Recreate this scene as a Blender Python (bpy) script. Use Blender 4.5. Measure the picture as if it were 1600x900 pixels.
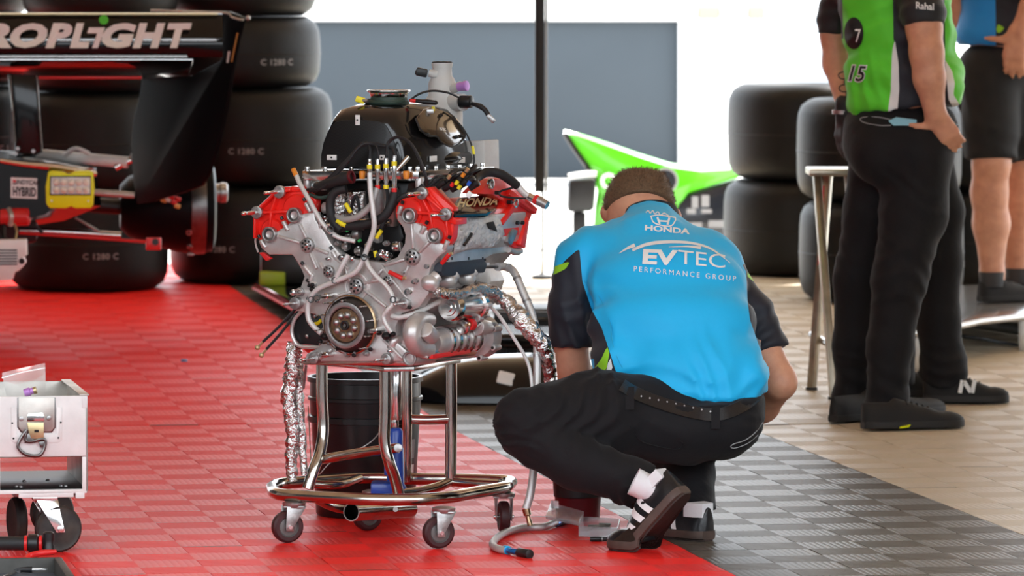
import bpy, bmesh, math, random
import numpy as np
from mathutils import Vector, Matrix

for o in list(bpy.data.objects):
    bpy.data.objects.remove(o, do_unlink=True)
scene = bpy.context.scene
COL = scene.collection

# ---------------------------------------------------------------- camera
FPX = 8800.0                       # focal length in pixels of the 1600 x 900 frame
CAMH = 1.45
PITCH = math.atan(510.0 / FPX)
cam_data = bpy.data.cameras.new('camera')
cam_data.sensor_width = 36.0
cam_data.lens = 36.0 * FPX / 1600.0
cam_data.clip_end = 500.0
cam_data.dof.use_dof = True
cam_data.dof.focus_distance = 14.0
cam_data.dof.aperture_fstop = 9.5
camera = bpy.data.objects.new('camera', cam_data)
COL.objects.link(camera)
camera.location = (0, 0, CAMH)
camera.rotation_euler = (math.pi / 2 - PITCH, 0, 0)
scene.camera = camera

# ---------------------------------------------------------------- sky, sun, exposure
world = bpy.data.worlds.new('world')
scene.world = world
world.use_nodes = True
wn = world.node_tree
bg = wn.nodes['Background']
bg.inputs['Color'].default_value = (0.86, 0.93, 1.0, 1)
bg.inputs['Strength'].default_value = 2.3
sun_data = bpy.data.lights.new('sun', 'SUN')
sun_data.energy = 11.0
sun_data.angle = math.radians(1.5)
sun_data.color = (1.0, 0.96, 0.9)
sun = bpy.data.objects.new('sun', sun_data)
COL.objects.link(sun)
# high sun behind the garage and to the right, shining towards the camera
sun.rotation_euler = Vector((-0.42, -0.50, -1.0)).to_track_quat('-Z', 'Y').to_euler()
sun.location = (6, 30, 12)
vs = scene.view_settings
vs.view_transform = 'Standard'
vs.look = 'None'
vs.exposure = 0.85
vs.gamma = 1.0
vs.use_curve_mapping = False

# ---------------------------------------------------------------- pixel <-> place helpers
CP, SP = math.cos(PITCH), math.sin(PITCH)
def ray(px, py):
    r, u = px - 800.0, 450.0 - py
    return Vector((r, FPX * CP + u * SP, -FPX * SP + u * CP))
def W(px, py, d):
    """the point seen at a pixel when it stands d metres in front of the camera"""
    v = ray(px, py)
    return Vector((0, 0, CAMH)) + v * (d / v.y)
def gz(y):
    """the pit-box ground: level near the pit lane, rising gently to the back"""
    return 0.02 * min(max(y - 17.5, 0.0), 6.5)
def G(px, py):
    v = ray(px, py); d = 14.0
    for _ in range(40):
        d = (CAMH - gz(d)) * v.y / -v.z
    return W(px, py, d)

# ---------------------------------------------------------------- materials
MATS = {}
def mat(name, col, rough=0.5, metal=0.0, spec=0.5, bump=None, var=None, coat=0.0, trans=0.0, alpha=1.0, emit=None, sheen=0.0, coord='Object', ior=1.45):
    """procedural material; bump=(scale, strength[, detail]), var=(scale, amount[, second colour])"""
    m = bpy.data.materials.new(name); m.use_nodes = True
    nt = m.node_tree; b = nt.nodes['Principled BSDF']
    b.inputs['Base Color'].default_value = (*col, 1)
    b.inputs['Roughness'].default_value = rough
    b.inputs['Metallic'].default_value = metal
    b.inputs['Specular IOR Level'].default_value = spec
    b.inputs['IOR'].default_value = ior
    b.inputs['Coat Weight'].default_value = coat
    b.inputs['Coat Roughness'].default_value = 0.05
    b.inputs['Transmission Weight'].default_value = trans
    b.inputs['Alpha'].default_value = alpha
    if sheen:
        b.inputs['Sheen Weight'].default_value = sheen
    if emit:
        b.inputs['Emission Color'].default_value = (*emit[0], 1)
        b.inputs['Emission Strength'].default_value = emit[1]
    tc = None
    if bump or var:
        tc = nt.nodes.new('ShaderNodeTexCoord')
    if var:
        n = nt.nodes.new('ShaderNodeTexNoise'); n.inputs['Scale'].default_value = var[0]; n.inputs['Detail'].default_value = 5
        nt.links.new(tc.outputs[coord], n.inputs['Vector'])
        mx = nt.nodes.new('ShaderNodeMix'); mx.data_type = 'RGBA'
        c2 = var[2] if len(var) > 2 else tuple(c * (1 - var[1]) for c in col)
        mx.inputs['A'].default_value = (*col, 1); mx.inputs['B'].default_value = (*c2, 1)
        rp = nt.nodes.new('ShaderNodeMapRange'); rp.inputs['From Min'].default_value = 0.35; rp.inputs['From Max'].default_value = 0.7
        rp.inputs['To Max'].default_value = var[1] if len(var) > 2 else 1.0
        nt.links.new(n.outputs['Fac'], rp.inputs['Value'])
        nt.links.new(rp.outputs['Result'], mx.inputs['Factor'])
        nt.links.new(mx.outputs['Result'], b.inputs['Base Color'])
    if bump:
        n = nt.nodes.new('ShaderNodeTexNoise'); n.inputs['Scale'].default_value = bump[0]
        n.inputs['Detail'].default_value = bump[2] if len(bump) > 2 else 3
        nt.links.new(tc.outputs[coord], n.inputs['Vector'])
        bp = nt.nodes.new('ShaderNodeBump'); bp.inputs['Strength'].default_value = bump[1]; bp.inputs['Distance'].default_value = 0.004
        nt.links.new(n.outputs['Fac'], bp.inputs['Height'])
        nt.links.new(bp.outputs['Normal'], b.inputs['Normal'])
    MATS[name] = m
    return m

# metals
mat('cast_alloy', (0.66, 0.63, 0.61), 0.36, 0.55, bump=(260, 0.12), var=(30, 0.18))
mat('machined', (0.74, 0.72, 0.70), 0.20, 1.0, var=(60, 0.15))
mat('steel', (0.62, 0.58, 0.53), 0.17, 1.0, var=(18, 0.25))
mat('bright_steel', (0.80, 0.79, 0.78), 0.13, 1.0)
mat('dark_steel', (0.20, 0.19, 0.185), 0.34, 1.0, var=(40, 0.3))
mat('bronze', (0.50, 0.34, 0.20), 0.3, 1.0, var=(80, 0.4))
mat('zinc', (0.50, 0.49, 0.48), 0.38, 0.9, var=(50, 0.4), bump=(200, 0.1))
mat('foil', (0.70, 0.67, 0.65), 0.20, 1.0, bump=(55, 1.0, 4))
MATS['foil'].node_tree.nodes['Bump'].inputs['Distance'].default_value = 0.014
mat('foil_matte', (0.78, 0.77, 0.75), 0.42, 0.35, bump=(70, 1.0, 6), var=(60, 0.2))
MATS['foil_matte'].node_tree.nodes['Bump'].inputs['Distance'].default_value = 0.012
mat('tank_grey', (0.60, 0.59, 0.57), 0.55, 0.0, bump=(300, 0.15), var=(14, 0.12))
mat('white_alloy', (0.86, 0.85, 0.83), 0.42, 0.05, var=(16, 0.15), bump=(120, 0.08))
mat('aluminium_worn', (0.63, 0.60, 0.55), 0.42, 0.6, var=(14, 0.35), bump=(80, 0.1))
mat('gold_cad', (0.62, 0.50, 0.28), 0.35, 0.8)
mat('gold_print', (0.85, 0.72, 0.40), 0.4, 0.3)
# paint and plastic
mat('red_paint', (0.86, 0.022, 0.014), 0.33, 0.0, coat=0.3, bump=(240, 0.06))
mat('red_plastic', (0.70, 0.02, 0.02), 0.35)
mat('orange_lead', (0.75, 0.25, 0.02), 0.4)
mat('yellow', (0.85, 0.72, 0.02), 0.45)
mat('hivis_yellow', (0.88, 0.95, 0.01), 0.4)
mat('green_clip', (0.05, 0.45, 0.12), 0.4)
mat('blue_plastic', (0.02, 0.12, 0.62), 0.35)
mat('blue_anodised', (0.02, 0.22, 0.65), 0.25, 0.7)
mat('cyan_ring', (0.02, 0.45, 0.75), 0.3, 0.2)
mat('purple_cap', (0.55, 0.25, 0.68), 0.35, 0.2)
mat('jack_blue', (0.015, 0.06, 0.36), 0.35, coat=0.3)
mat('black_plastic', (0.012, 0.012, 0.013), 0.38)
mat('black_gloss', (0.004, 0.004, 0.005), 0.12, spec=0.35, coat=0.15)
mat('black_rubber', (0.016, 0.016, 0.017), 0.6)
mat('cable_black', (0.014, 0.014, 0.016), 0.5, bump=(900, 0.3))
mat('grey_hose', (0.40, 0.39, 0.38), 0.42, 0.2, bump=(400, 0.2))
mat('white_hose', (0.66, 0.65, 0.63), 0.35, 0.15)
mat('silver_sleeve', (0.62, 0.61, 0.60), 0.36, 0.55, bump=(500, 0.3))
mat('green_rubber', (0.030, 0.055, 0.042), 0.55)
mat('bucket_black', (0.010, 0.010, 0.011), 0.28, bump=(30, 0.05))
mat('white_paint', (0.80, 0.80, 0.79), 0.4)
mat('white_print', (0.86, 0.86, 0.86), 0.55)
mat('black_print', (0.012, 0.012, 0.014), 0.55)
mat('red_print', (0.70, 0.02, 0.03), 0.5)
mat('green_print', (0.08, 0.62, 0.02), 0.5)
mat('grey_print', (0.30, 0.30, 0.31), 0.6)
mat('tyre_rubber', (0.0075, 0.0073, 0.0073), 0.5, spec=0.32, bump=(60, 0.25, 5), var=(9, 0.35))
mat('clear_film', (0.95, 0.94, 0.94), 0.12, trans=0.9, alpha=0.45)
mat('clear_box', (0.80, 0.82, 0.85), 0.25, trans=0.75, alpha=0.55)
mat('led_lens', (0.85, 0.82, 0.72), 0.12, coat=0.6)
mat('dark_recess', (0.010, 0.010, 0.010), 0.7)
mat('burgundy', (0.10, 0.006, 0.010), 0.35)
mat('amber_lens', (0.65, 0.30, 0.06), 0.3)
mat('wheel_rubber', (0.055, 0.012, 0.014), 0.5, var=(60, 0.3))
mat('wheel_hub', (0.16, 0.155, 0.15), 0.4, 0.5)
mat('cart_wheel', (0.018, 0.017, 0.016), 0.55, var=(30, 0.4, (0.10, 0.085, 0.065)))
def carbon(name, c1, c2, rough):
    m = mat(name, c1, rough, coat=1.0)
    nt = m.node_tree; b = nt.nodes['Principled BSDF']
    tc = nt.nodes.new('ShaderNodeTexCoord'); ck = nt.nodes.new('ShaderNodeTexChecker')
    ck.inputs['Scale'].default_value = 260; ck.inputs['Color1'].default_value = (*c1, 1); ck.inputs['Color2'].default_value = (*c2, 1)
    nt.links.new(tc.outputs['Object'], ck.inputs['Vector']); nt.links.new(ck.outputs['Color'], b.inputs['Base Color'])
    return m
carbon('carbon', (0.006, 0.006, 0.007), (0.012, 0.012, 0.012), 0.38)
MATS['carbon'].node_tree.nodes['Principled BSDF'].inputs['Coat Weight'].default_value = 0.1
carbon('carbon_gloss', (0.005, 0.005, 0.006), (0.009, 0.009, 0.010), 0.16)
MATS['carbon_gloss'].node_tree.nodes['Principled BSDF'].inputs['Coat Weight'].default_value = 0.35
mat('car_matte', (0.003, 0.003, 0.004), 0.4, spec=0.12)
mat('overexposed_red', (0.85, 0.25, 0.20), 0.5)  # red paled in its colour to look overexposed by the sun
mat('brown_reflection', (0.085, 0.055, 0.033), 0.16, 0.3, coat=0.8)  # brown reflection put into the base colour of the tray

# ---------------------------------------------------------------- mesh helpers
def catmull(pts, n=6):
    pts = [Vector(p) for p in pts]
    if len(pts) < 3: return pts
    out = []
    P = [2 * pts[0] - pts[1]] + pts + [2 * pts[-1] - pts[-2]]
    for i in range(1, len(P) - 2):
        p0, p1, p2, p3 = P[i - 1], P[i], P[i + 1], P[i + 2]
        for k in range(n):
            t = k / n
            out.append(0.5 * ((2 * p1) + (p2 - p0) * t + (2 * p0 - 5 * p1 + 4 * p2 - p3) * t * t + (3 * p1 - p0 - 3 * p2 + p3) * t ** 3))
    out.append(pts[-1])
    return out
def perp(d):
    d = Vector(d).normalized()
    a = Vector((0, 0, 1)) if abs(d.z) < 0.9 else Vector((1, 0, 0))
    u = d.cross(a).normalized()
    return u, d.cross(u).normalized()
class MB:
    def __init__(self): self.bm = bmesh.new()
    def _add(self, t):
        me = bpy.data.meshes.new('t'); t.to_mesh(me); t.free()
        self.bm.from_mesh(me); bpy.data.meshes.remove(me); return self
    def raw(self, verts, faces):
        vs_ = [self.bm.verts.new(v) for v in verts]
        for f in faces:
            try: self.bm.faces.new([vs_[i] for i in f])
            except ValueError: pass
        return self
    def _bev(self, t, bev, seg=2, ang=0.5):
        if bev > 0:
            bmesh.ops.recalc_face_normals(t, faces=t.faces)
            es = [e for e in t.edges if len(e.link_faces) == 2 and e.calc_face_angle(0) > ang]
            bmesh.ops.bevel(t, geom=es, offset=bev, segments=seg, affect='EDGES', profile=0.5, clamp_overlap=True)
        return self._add(t)
    def box(self, c, s, R=None, bev=0.0, seg=2):
        t = bmesh.new(); bmesh.ops.create_cube(t, size=1.0)
        M = Matrix.Translation(Vector(c)) @ (R.to_4x4() if R else Matrix.Identity(4)) @ Matrix.Diagonal((*s, 1))
        bmesh.ops.transform(t, matrix=M, verts=t.verts)
        return self._bev(t, bev, seg)
    def hexa(self, p, bev=0.0):
        """eight corners: bottom four (ccw) then top four"""
        t = bmesh.new(); v = [t.verts.new(q) for q in p]
        for f in ((3, 2, 1, 0), (4, 5, 6, 7), (0, 1, 5, 4), (1, 2, 6, 5), (2, 3, 7, 6), (3, 0, 4, 7)):
            t.faces.new([v[i] for i in f])
        return self._bev(t, bev)
    def cyl(self, a, b, r, r2=None, n=16, bev=0.0, hole=None):
        a, b = Vector(a), Vector(b); r2 = r if r2 is None else r2
        u, w = perp(b - a); t = bmesh.new()
        ra = [t.verts.new(a + (u * math.cos(k * 2 * math.pi / n) + w * math.sin(k * 2 * math.pi / n)) * r) for k in range(n)]
        rb = [t.verts.new(b + (u * math.cos(k * 2 * math.pi / n) + w * math.sin(k * 2 * math.pi / n)) * r2) for k in range(n)]
        for k in range(n): t.faces.new((ra[k], ra[(k + 1) % n], rb[(k + 1) % n], rb[k]))
        t.faces.new(ra[::-1]); t.faces.new(rb)
        return self._bev(t, bev)
    def ring(self, a, b, ro, ri, n=24, bev=0.0):
        """a pipe section with an open bore"""
        a, b = Vector(a), Vector(b); u, w = perp(b - a); t = bmesh.new(); L = []
        for p, r in ((a, ri), (a, ro), (b, ro), (b, ri)):
            L.append([t.verts.new(p + (u * math.cos(k * 2 * math.pi / n) + w * math.sin(k * 2 * math.pi / n)) * r) for k in range(n)])
        for q in range(4):
            A, B = L[q], L[(q + 1) % 4]
            for k in range(n): t.faces.new((A[k], A[(k + 1) % n], B[(k + 1) % n], B[k]))
        return self._bev(t, bev)
    def lathe(self, o, axis, prof, n=24):
        """prof: (distance along axis, radius) pairs"""
        o, axis = Vector(o), Vector(axis).normalized(); u, w = perp(axis); t = bmesh.new(); L = []
        for z, r in prof:
            if r < 1e-5: L.append([t.verts.new(o + axis * z)] * n)
            else: L.append([t.verts.new(o + axis * z + (u * math.cos(k * 2 * math.pi / n) + w * math.sin(k * 2 * math.pi / n)) * r) for k in range(n)])
        for A, B in zip(L, L[1:]):
            for k in range(n):
                f = []
                for v in (A[k], A[(k + 1) % n], B[(k + 1) % n], B[k]):
                    if v not in f: f.append(v)
                if len(f) > 2:
                    try: t.faces.new(f)
                    except ValueError: pass
        bmesh.ops.recalc_face_normals(t, faces=t.faces)
        return self._add(t)
    def tube(self, pts, r, n=8, sm=6, caps=True, wob=None):
        P = catmull(pts, sm) if sm > 1 else [Vector(p) for p in pts]
        m = len(P); t = bmesh.new(); rings = []
        rr = r if isinstance(r, (list, tuple)) else None
        prev = None
        for i, p in enumerate(P):
            d = (P[min(i + 1, m - 1)] - P[max(i - 1, 0)])
            if d.length < 1e-9: d = Vector((0, 0, 1))
            d.normalize()
            if prev is None: u, w = perp(d)
            else:
                u = (prev - d * prev.dot(d))
                if u.length < 1e-6: u, w = perp(d)
                u.normalize(); w = d.cross(u)
            prev = u
            if rr:
                x = i / max(m - 1, 1) * (len(rr) - 1); k0 = min(int(x), len(rr) - 2); rad = rr[k0] + (rr[k0 + 1] - rr[k0]) * (x - k0)
            else: rad = r
            ring = []
            for k in range(n):
                a = k * 2 * math.pi / n
                q = rad * (1 + (wob * random.uniform(-1, 1) if wob else 0))
                ring.append(t.verts.new(p + (u * math.cos(a) + w * math.sin(a)) * q))
            rings.append(ring)
        for A, B in zip(rings, rings[1:]):
            for k in range(n): t.faces.new((A[k], A[(k + 1) % n], B[(k + 1) % n], B[k]))
        if caps: t.faces.new(rings[0][::-1]); t.faces.new(rings[-1])
        return self._add(t)
    def prism(self, poly, vec, bev=0.0, seg=2, ang=0.9):
        """closed polygon of 3-D points swept along vec"""
        t = bmesh.new(); vec = Vector(vec)
        A = [t.verts.new(Vector(p)) for p in poly]; B = [t.verts.new(Vector(p) + vec) for p in poly]
        n = len(A)
        t.faces.new(A[::-1]); t.faces.new(B)
        for k in range(n): t.faces.new((A[k], A[(k + 1) % n], B[(k + 1) % n], B[k]))
        bmesh.ops.recalc_face_normals(t, faces=t.faces)
        if bev:
            es = [e for e in t.edges if e.calc_face_angle(0) > ang]
            bmesh.ops.bevel(t, geom=es, offset=bev, segments=seg, affect='EDGES', profile=0.5, clamp_overlap=True)
        return self._add(t)
    def loft(self, rings, caps=True, closed=True):
        t = bmesh.new(); L = [[t.verts.new(Vector(p)) for p in r] for r in rings]
        for A, B in zip(L, L[1:]):
            n = len(A)
            for k in range(n if closed else n - 1): t.faces.new((A[k], A[(k + 1) % n], B[(k + 1) % n], B[k]))
        if caps and closed: t.faces.new(L[0][::-1]); t.faces.new(L[-1])
        bmesh.ops.recalc_face_normals(t, faces=t.faces)
        return self._add(t)
    def ell(self, c, r, R=None, n=16):
        t = bmesh.new(); bmesh.ops.create_uvsphere(t, u_segments=n, v_segments=max(n // 2, 6), radius=1)
        M = Matrix.Translation(Vector(c)) @ (R.to_4x4() if R else Matrix.Identity(4)) @ Matrix.Diagonal((*r, 1))
        bmesh.ops.transform(t, matrix=M, verts=t.verts)
        return self._add(t)
    def hexbolt(self, p, d, r=0.006, h=0.006, n=6):
        p, d = Vector(p), Vector(d).normalized()
        return self.cyl(p, p + d * h, r, n=n)
    def sub(self, lv=1):
        bmesh.ops.subdivide_edges(self.bm, edges=self.bm.edges[:], cuts=lv, use_grid_fill=True, smooth=1.0); return self
    def mesh(self, name, material, ang=38):
        me = bpy.data.meshes.new(name)
        self.bm.to_mesh(me); self.bm.free()
        if material: me.materials.append(MATS[material] if isinstance(material, str) else material)
        for p in me.polygons: p.use_smooth = True
        me.set_sharp_from_angle(angle=math.radians(ang))
        return me
    def build(self, name, material, parent=None, ang=38):
        return obj(name, self.mesh(name, material, ang), parent)
LOCAL = set()      # things built around their own origin (copied later)
def obj(name, me, parent=None):
    o = bpy.data.objects.new(name, me); COL.objects.link(o)
    if parent is not None:
        o.parent = parent
        if parent.type == 'EMPTY' and parent.name not in LOCAL:
            o.matrix_parent_inverse = Matrix.Translation(-parent.location)
    elif len(me.vertices):
        co = np.empty(len(me.vertices) * 3); me.vertices.foreach_get('co', co); co = co.reshape(-1, 3)
        lo, hi = co.min(0), co.max(0)
        b = Vector(((lo[0] + hi[0]) / 2, (lo[1] + hi[1]) / 2, lo[2]))
        me.transform(Matrix.Translation(-b)); o.location = b
    return o
def tag(o, label, cat, group=None, kind=None):
    if label: o['label'] = label
    if cat: o['category'] = cat
    if group: o['group'] = group
    if kind: o['kind'] = kind
    return o
def thing(name, label, cat, loc, group=None, local=False):
    o = bpy.data.objects.new(name, None); COL.objects.link(o)
    o.empty_display_size = 0.1
    o.location = Vector((0, 0, 0)) if local else Vector(loc)
    if local: LOCAL.add(o.name)
    return tag(o, label, cat, group)
def copy_thing(root, loc, rz=0.0, label=None, group=None):
    r = root.copy(); COL.objects.link(r); r.location = Vector(loc); r.rotation_euler = (0, 0, rz)
    if label: r['label'] = label
    if group: r['group'] = group
    for ch in [c for c in root.children]:
        c = ch.copy(); COL.objects.link(c); c.parent = r; c.matrix_parent_inverse = ch.matrix_parent_inverse.copy()
        for g in [q for q in ch.children]:
            e = g.copy(); COL.objects.link(e); e.parent = c; e.matrix_parent_inverse = g.matrix_parent_inverse.copy()
    return r

def text_mb(s, size, f, shear=0.0, bold=0.0, align='CENTER', depth=0.0006, fine=0.0, sx=1.0, spacing=1.0):
    """lettering: every glyph vertex (x, y) goes through f -> 3-D point; a thin skin of print"""
    cu = bpy.data.curves.new('t', 'FONT'); cu.body = s; cu.size = size; cu.shear = shear; cu.offset = bold
    cu.align_x = align; cu.align_y = 'CENTER'; cu.resolution_u = 3; cu.space_character = spacing
    to = bpy.data.objects.new('t', cu); COL.objects.link(to)
    dg = bpy.context.evaluated_depsgraph_get()
    me = bpy.data.meshes.new_from_object(to.evaluated_get(dg))
    bpy.data.objects.remove(to, do_unlink=True); bpy.data.curves.remove(cu)
    b = MB(); b.bm.from_mesh(me); bpy.data.meshes.remove(me)
    bmesh.ops.remove_doubles(b.bm, verts=b.bm.verts, dist=size * 0.002)
    if fine:
        bmesh.ops.triangulate(b.bm, faces=b.bm.faces[:])
        for _ in range(5):
            es = [e for e in b.bm.edges if e.calc_length() > fine]
            if not es: break
            bmesh.ops.subdivide_edges(b.bm, edges=es, cuts=1)
            bmesh.ops.triangulate(b.bm, faces=[q for q in b.bm.faces if len(q.verts) > 3])
    for v in b.bm.verts: v.co = Vector(f(v.co.x * sx, v.co.y))
    return b
def letters(s, size, f, name, material, parent, **kw):
    """big lettering: one small part for every letter"""
    b = text_mb(s, size, f, **kw); left = set(b.bm.verts); isl = []
    while left:
        v = left.pop(); st = [v]; grp = {v}
        while st:
            q = st.pop()
            for e in q.link_edges:
                w_ = e.other_vert(q)
                if w_ in left: left.discard(w_); grp.add(w_); st.append(w_)
        isl.append(grp)
    isl.sort(key=lambda g: min(v.co.x for v in g)); out = []
    for g in isl:
        m = MB(); ix = {v: k for k, v in enumerate(g)}; fs = [f_ for f_ in b.bm.faces if f_.verts[0] in ix]
        m.raw([v.co.copy() for v in g], [[ix[v] for v in f_.verts] for f_ in fs])
        out.append(m.build(name, material, parent))
    b.bm.free(); return out
def plane_map(o, ax, ay, off=None):
    o, ax, ay = Vector(o), Vector(ax).normalized(), Vector(ay).normalized()
    if off: o = o + Vector(off)
    return lambda x, y: o + ax * x + ay * y
random.seed(7)
# ================================================================ the setting
mat('concrete', (0.52, 0.51, 0.49), 0.75, var=(1.5, 0.12), bump=(30, 0.15))
mat('tile_red', (0.86, 0.020, 0.016), 0.45, spec=0.26, var=(7, 0.10))
mat('tile_grey', (0.088, 0.072, 0.056), 0.40, spec=0.42, var=(5, 0.25))
mat('tile_beige', (0.54, 0.455, 0.335), 0.42, spec=0.5, var=(5, 0.08))
mat('wall_grey', (0.042, 0.055, 0.068), 0.6, var=(1.2, 0.12))
mat('guard_grey', (0.34, 0.39, 0.44), 0.6)
def canopy_mat():
    m = bpy.data.materials.new('canopy_fabric'); m.use_nodes = True; nt = m.node_tree
    out = nt.nodes['Material Output']; nt.nodes.remove(nt.nodes['Principled BSDF'])
    d = nt.nodes.new('ShaderNodeBsdfDiffuse'); d.inputs['Color'].default_value = (0.62, 0.50, 0.36, 1)
    t = nt.nodes.new('ShaderNodeBsdfTranslucent'); t.inputs['Color'].default_value = (0.72, 0.62, 0.50, 1)
    mx = nt.nodes.new('ShaderNodeMixShader'); mx.inputs[0].default_value = 0.22
    nt.links.new(d.outputs[0], mx.inputs[1]); nt.links.new(t.outputs[0], mx.inputs[2]); nt.links.new(mx.outputs[0], out.inputs['Surface'])
    MATS['canopy_fabric'] = m
canopy_mat()

# ground slab following the gentle rise
b = MB(); ys = [-4, 8, 17.5, 24.0, 40, 90]; v = []
for y in ys:
    for x in (-40, 40): v.append((x, y, gz(y) - 0.014))
for y in ys:
    for x in (-40, 40): v.append((x, y, gz(y) - 0.2))
n = len(ys) * 2; f = []
for k in range(len(ys) - 1):
    a = 2 * k
    f.append((a, a + 1, a + 3, a + 2)); f.append((n + a + 2, n + a + 3, n + a + 1, n + a))
    f.append((a, a + 2, n + a + 2, n + a)); f.append((a + 1, n + a + 1, n + a + 3, a + 3))
f.append((0, n, n + 1, 1)); f.append((n - 2, n - 1, 2 * n - 1, 2 * n - 2))
b.raw(v, f)
floor = b.mesh('floor', 'concrete'); floor = bpy.data.objects.new('floor', floor); COL.objects.link(floor)
tag(floor, 'pit box floor of pale concrete covered with red, grey and beige interlocking tiles', 'floor', kind='structure')

# interlocking ribbed floor tiles, two by two cells with the ribs turned from cell to cell
T = 0.3048
ANG = math.atan(0.1705); RV = Vector((math.cos(ANG), math.sin(ANG))); CV = Vector((-math.sin(ANG), math.cos(ANG)))
B0 = Vector((0.382, 14.13))                      # a point of the red / grey edge
def tile_mesh(name, material):
    b = MB(); g = 0.0004; h = T / 2 - g; top, low = 0.012, 0.0092
    nr = 9; low0 = low
    for cx in (0, 1):
        for cy in (0, 1):
            x0, x1 = (-h, 0) if cx == 0 else (0, h); y0, y1 = (-h, 0) if cy == 0 else (0, h)
            along_y = (cx + cy) % 2 == 0
            low = 0.0113 if along_y else low0
            a0, a1 = (x0, x1) if along_y else (y0, y1); p = (a1 - a0) / nr
            prof = []
            for k in range(nr):
                s = a0 + k * p
                prof += [(s, low), (s + 0.22 * p, top), (s + 0.78 * p, top)]
            prof.append((a1, low))
            vv, ff = [], []
            for s, z in prof:
                if along_y: vv += [(s, y0, z), (s, y1, z)]
                else: vv += [(x1, s, z), (x0, s, z)]
            for k in range(len(prof) - 1): ff.append((2 * k, 2 * k + 2, 2 * k + 3, 2 * k + 1))
            b.raw(vv, ff)
    low = low0
    b.raw([(-h, -h, 0), (h, -h, 0), (h, h, 0), (-h, h, 0), (-h, -h, low), (h, -h, low), (h, h, low), (-h, h, low)],
          [(0, 1, 5, 4), (1, 2, 6, 5), (2, 3, 7, 6), (3, 0, 4, 7)])
    return b.mesh(name, material, 20)
TM = {'red': tile_mesh('red_floor_tile', 'tile_red'), 'grey': tile_mesh('grey_floor_tile', 'tile_grey'), 'beige': tile_mesh('beige_floor_tile', 'tile_beige')}
rest = {'red': [], 'grey': [], 'beige': []}
rnd = random.Random(3)
for j in range(-10, 36):
    for i in range(-26, 24):
        c = B0 + RV * ((i + 0.5) * T) + CV * ((j + 0.5) * T)
        if c.y < 11.5 or c.y > 24.6: continue
        kind = 'red' if i < 0 else ('grey' if i < 3 else 'beige')
        q = Vector((c.x, c.y, gz(c.y)))
        sx = 800 + FPX * q.x / q.y; sy = -60 + (CAMH - q.z) * FPX / q.y
        half = 0.17 * FPX / q.y
        sl = 0.02 if 17.5 < c.y < 24.0 else 0.0
        X = Vector((RV.x, RV.y, RV.y * sl)); Y = Vector((CV.x, CV.y, CV.y * sl)); Z = X.cross(Y)
        M = Matrix((X, Y, Z)).transposed().to_4x4()
        M = Matrix.Translation(q - Vector((0, 0, 0.0125)) + Vector((0, 0, rnd.uniform(-0.0004, 0.0004)))) @ M @ Matrix.Rotation(rnd.uniform(-0.0015, 0.0015), 4, 'X')
        if -half < sx < 1600 + half and sy < 905 + 0.1 * half and sy > 395:
            o = bpy.data.objects.new(kind + '_floor_tile', TM[kind]); COL.objects.link(o); o.parent = floor; o.matrix_world = M
        elif abs(q.x) < 0.0909 * q.y + 1.6:
            rest[kind].append(M)
for kind, ms in rest.items():
    b = MB()
    for M in ms:
        t = bmesh.new(); t.from_mesh(TM[kind]); bmesh.ops.transform(t, matrix=M, verts=t.verts); b._add(t)
    o = b.build(kind + '_floor_tile_border', 'tile_' + kind, floor, 20); o['kind'] = 'stuff'

# dark asphalt pit lane in front of the tiles, then an added side curtain and stand wall that darken reflections (all out of view)
mat('asphalt', (0.045, 0.045, 0.047), 0.85, var=(3, 0.3), bump=(60, 0.4))
mat('curtain', (0.035, 0.037, 0.042), 0.8, bump=(6, 0.3))
b = MB(); b.box((0, -6.0, -0.006), (80, 36.0, 0.012))
tag(b.build('trim_1', 'asphalt'), 'dark asphalt pit lane in front of the floor tiles', 'pit lane', kind='structure')
b = MB(); b.box((-5.6, 17.0, 1.75), (0.04, 17.0, 3.3))
tag(b.build('added_wall_left', 'curtain'), 'unseen dark side curtain added to darken reflections from the left', 'curtain', kind='structure')
mat('tan_curtain', (0.13, 0.095, 0.065), 0.8, bump=(6, 0.3))
b = MB(); b.box((6.4, 14.0, 1.75), (0.04, 11.0, 3.3))  # unseen curtain added to turn the reflections brown
tag(b.build('added_wall_right', 'tan_curtain'), 'unseen tan side curtain added to brown reflections from the right', 'curtain', kind='structure')
b = MB(); b.box((0, -26, 2.0), (90, 1.0, 4.0))
tag(b.build('added_wall_front', 'asphalt'), 'unseen dark wall added across the pit lane to darken reflections', 'wall', kind='structure')

# fabric canopy added over the pit box for light and reflections (out of view, it keeps the sun off)
b = MB(); b.box((0, 17.05, 3.45), (15, 15.7, 0.03))
tag(b.build('added_ceiling', 'canopy_fabric'), 'unseen tan fabric canopy roof added to shade the pit box', 'canopy', kind='structure')

# low grey partition wall with white rail, behind the pit box
D = 34.0; z0 = gz(D)
def XZ(px, py, d): q = W(px, py, d); return q.x, q.z
xl, _ = XZ(150, 0, D); xr, zt = XZ(1060, 33, D); xm = XZ(880, 0, D)[0]
wall = thing('wall_back', 'low grey partition wall with white rail and post', 'wall', ((xl + xr) / 2, D, z0 - 0.014)); wall['kind'] = 'structure'
for k, (a, c) in enumerate(((xl, xr),)):
    MB().box(((a + c) / 2, D, (zt + z0 + 0.01) / 2), (c - a, 0.05, zt - z0 - 0.01), bev=0.004).build('panel', 'wall_grey', wall)
zr = XZ(0, -12, D)[1]
MB().box(((xl + xr) / 2, D - 0.02, (zt + zr) / 2), (xr - xl + 0.1, 0.12, zr - zt), bev=0.01).build('top_rail', 'white_paint', wall)
MB().box((xr + 0.04, D - 0.03, (z0 + zt) / 2 - 0.0), (0.085, 0.12, zt - z0 + 0.05), bev=0.008).build('end_post', 'white_paint', wall)

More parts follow.
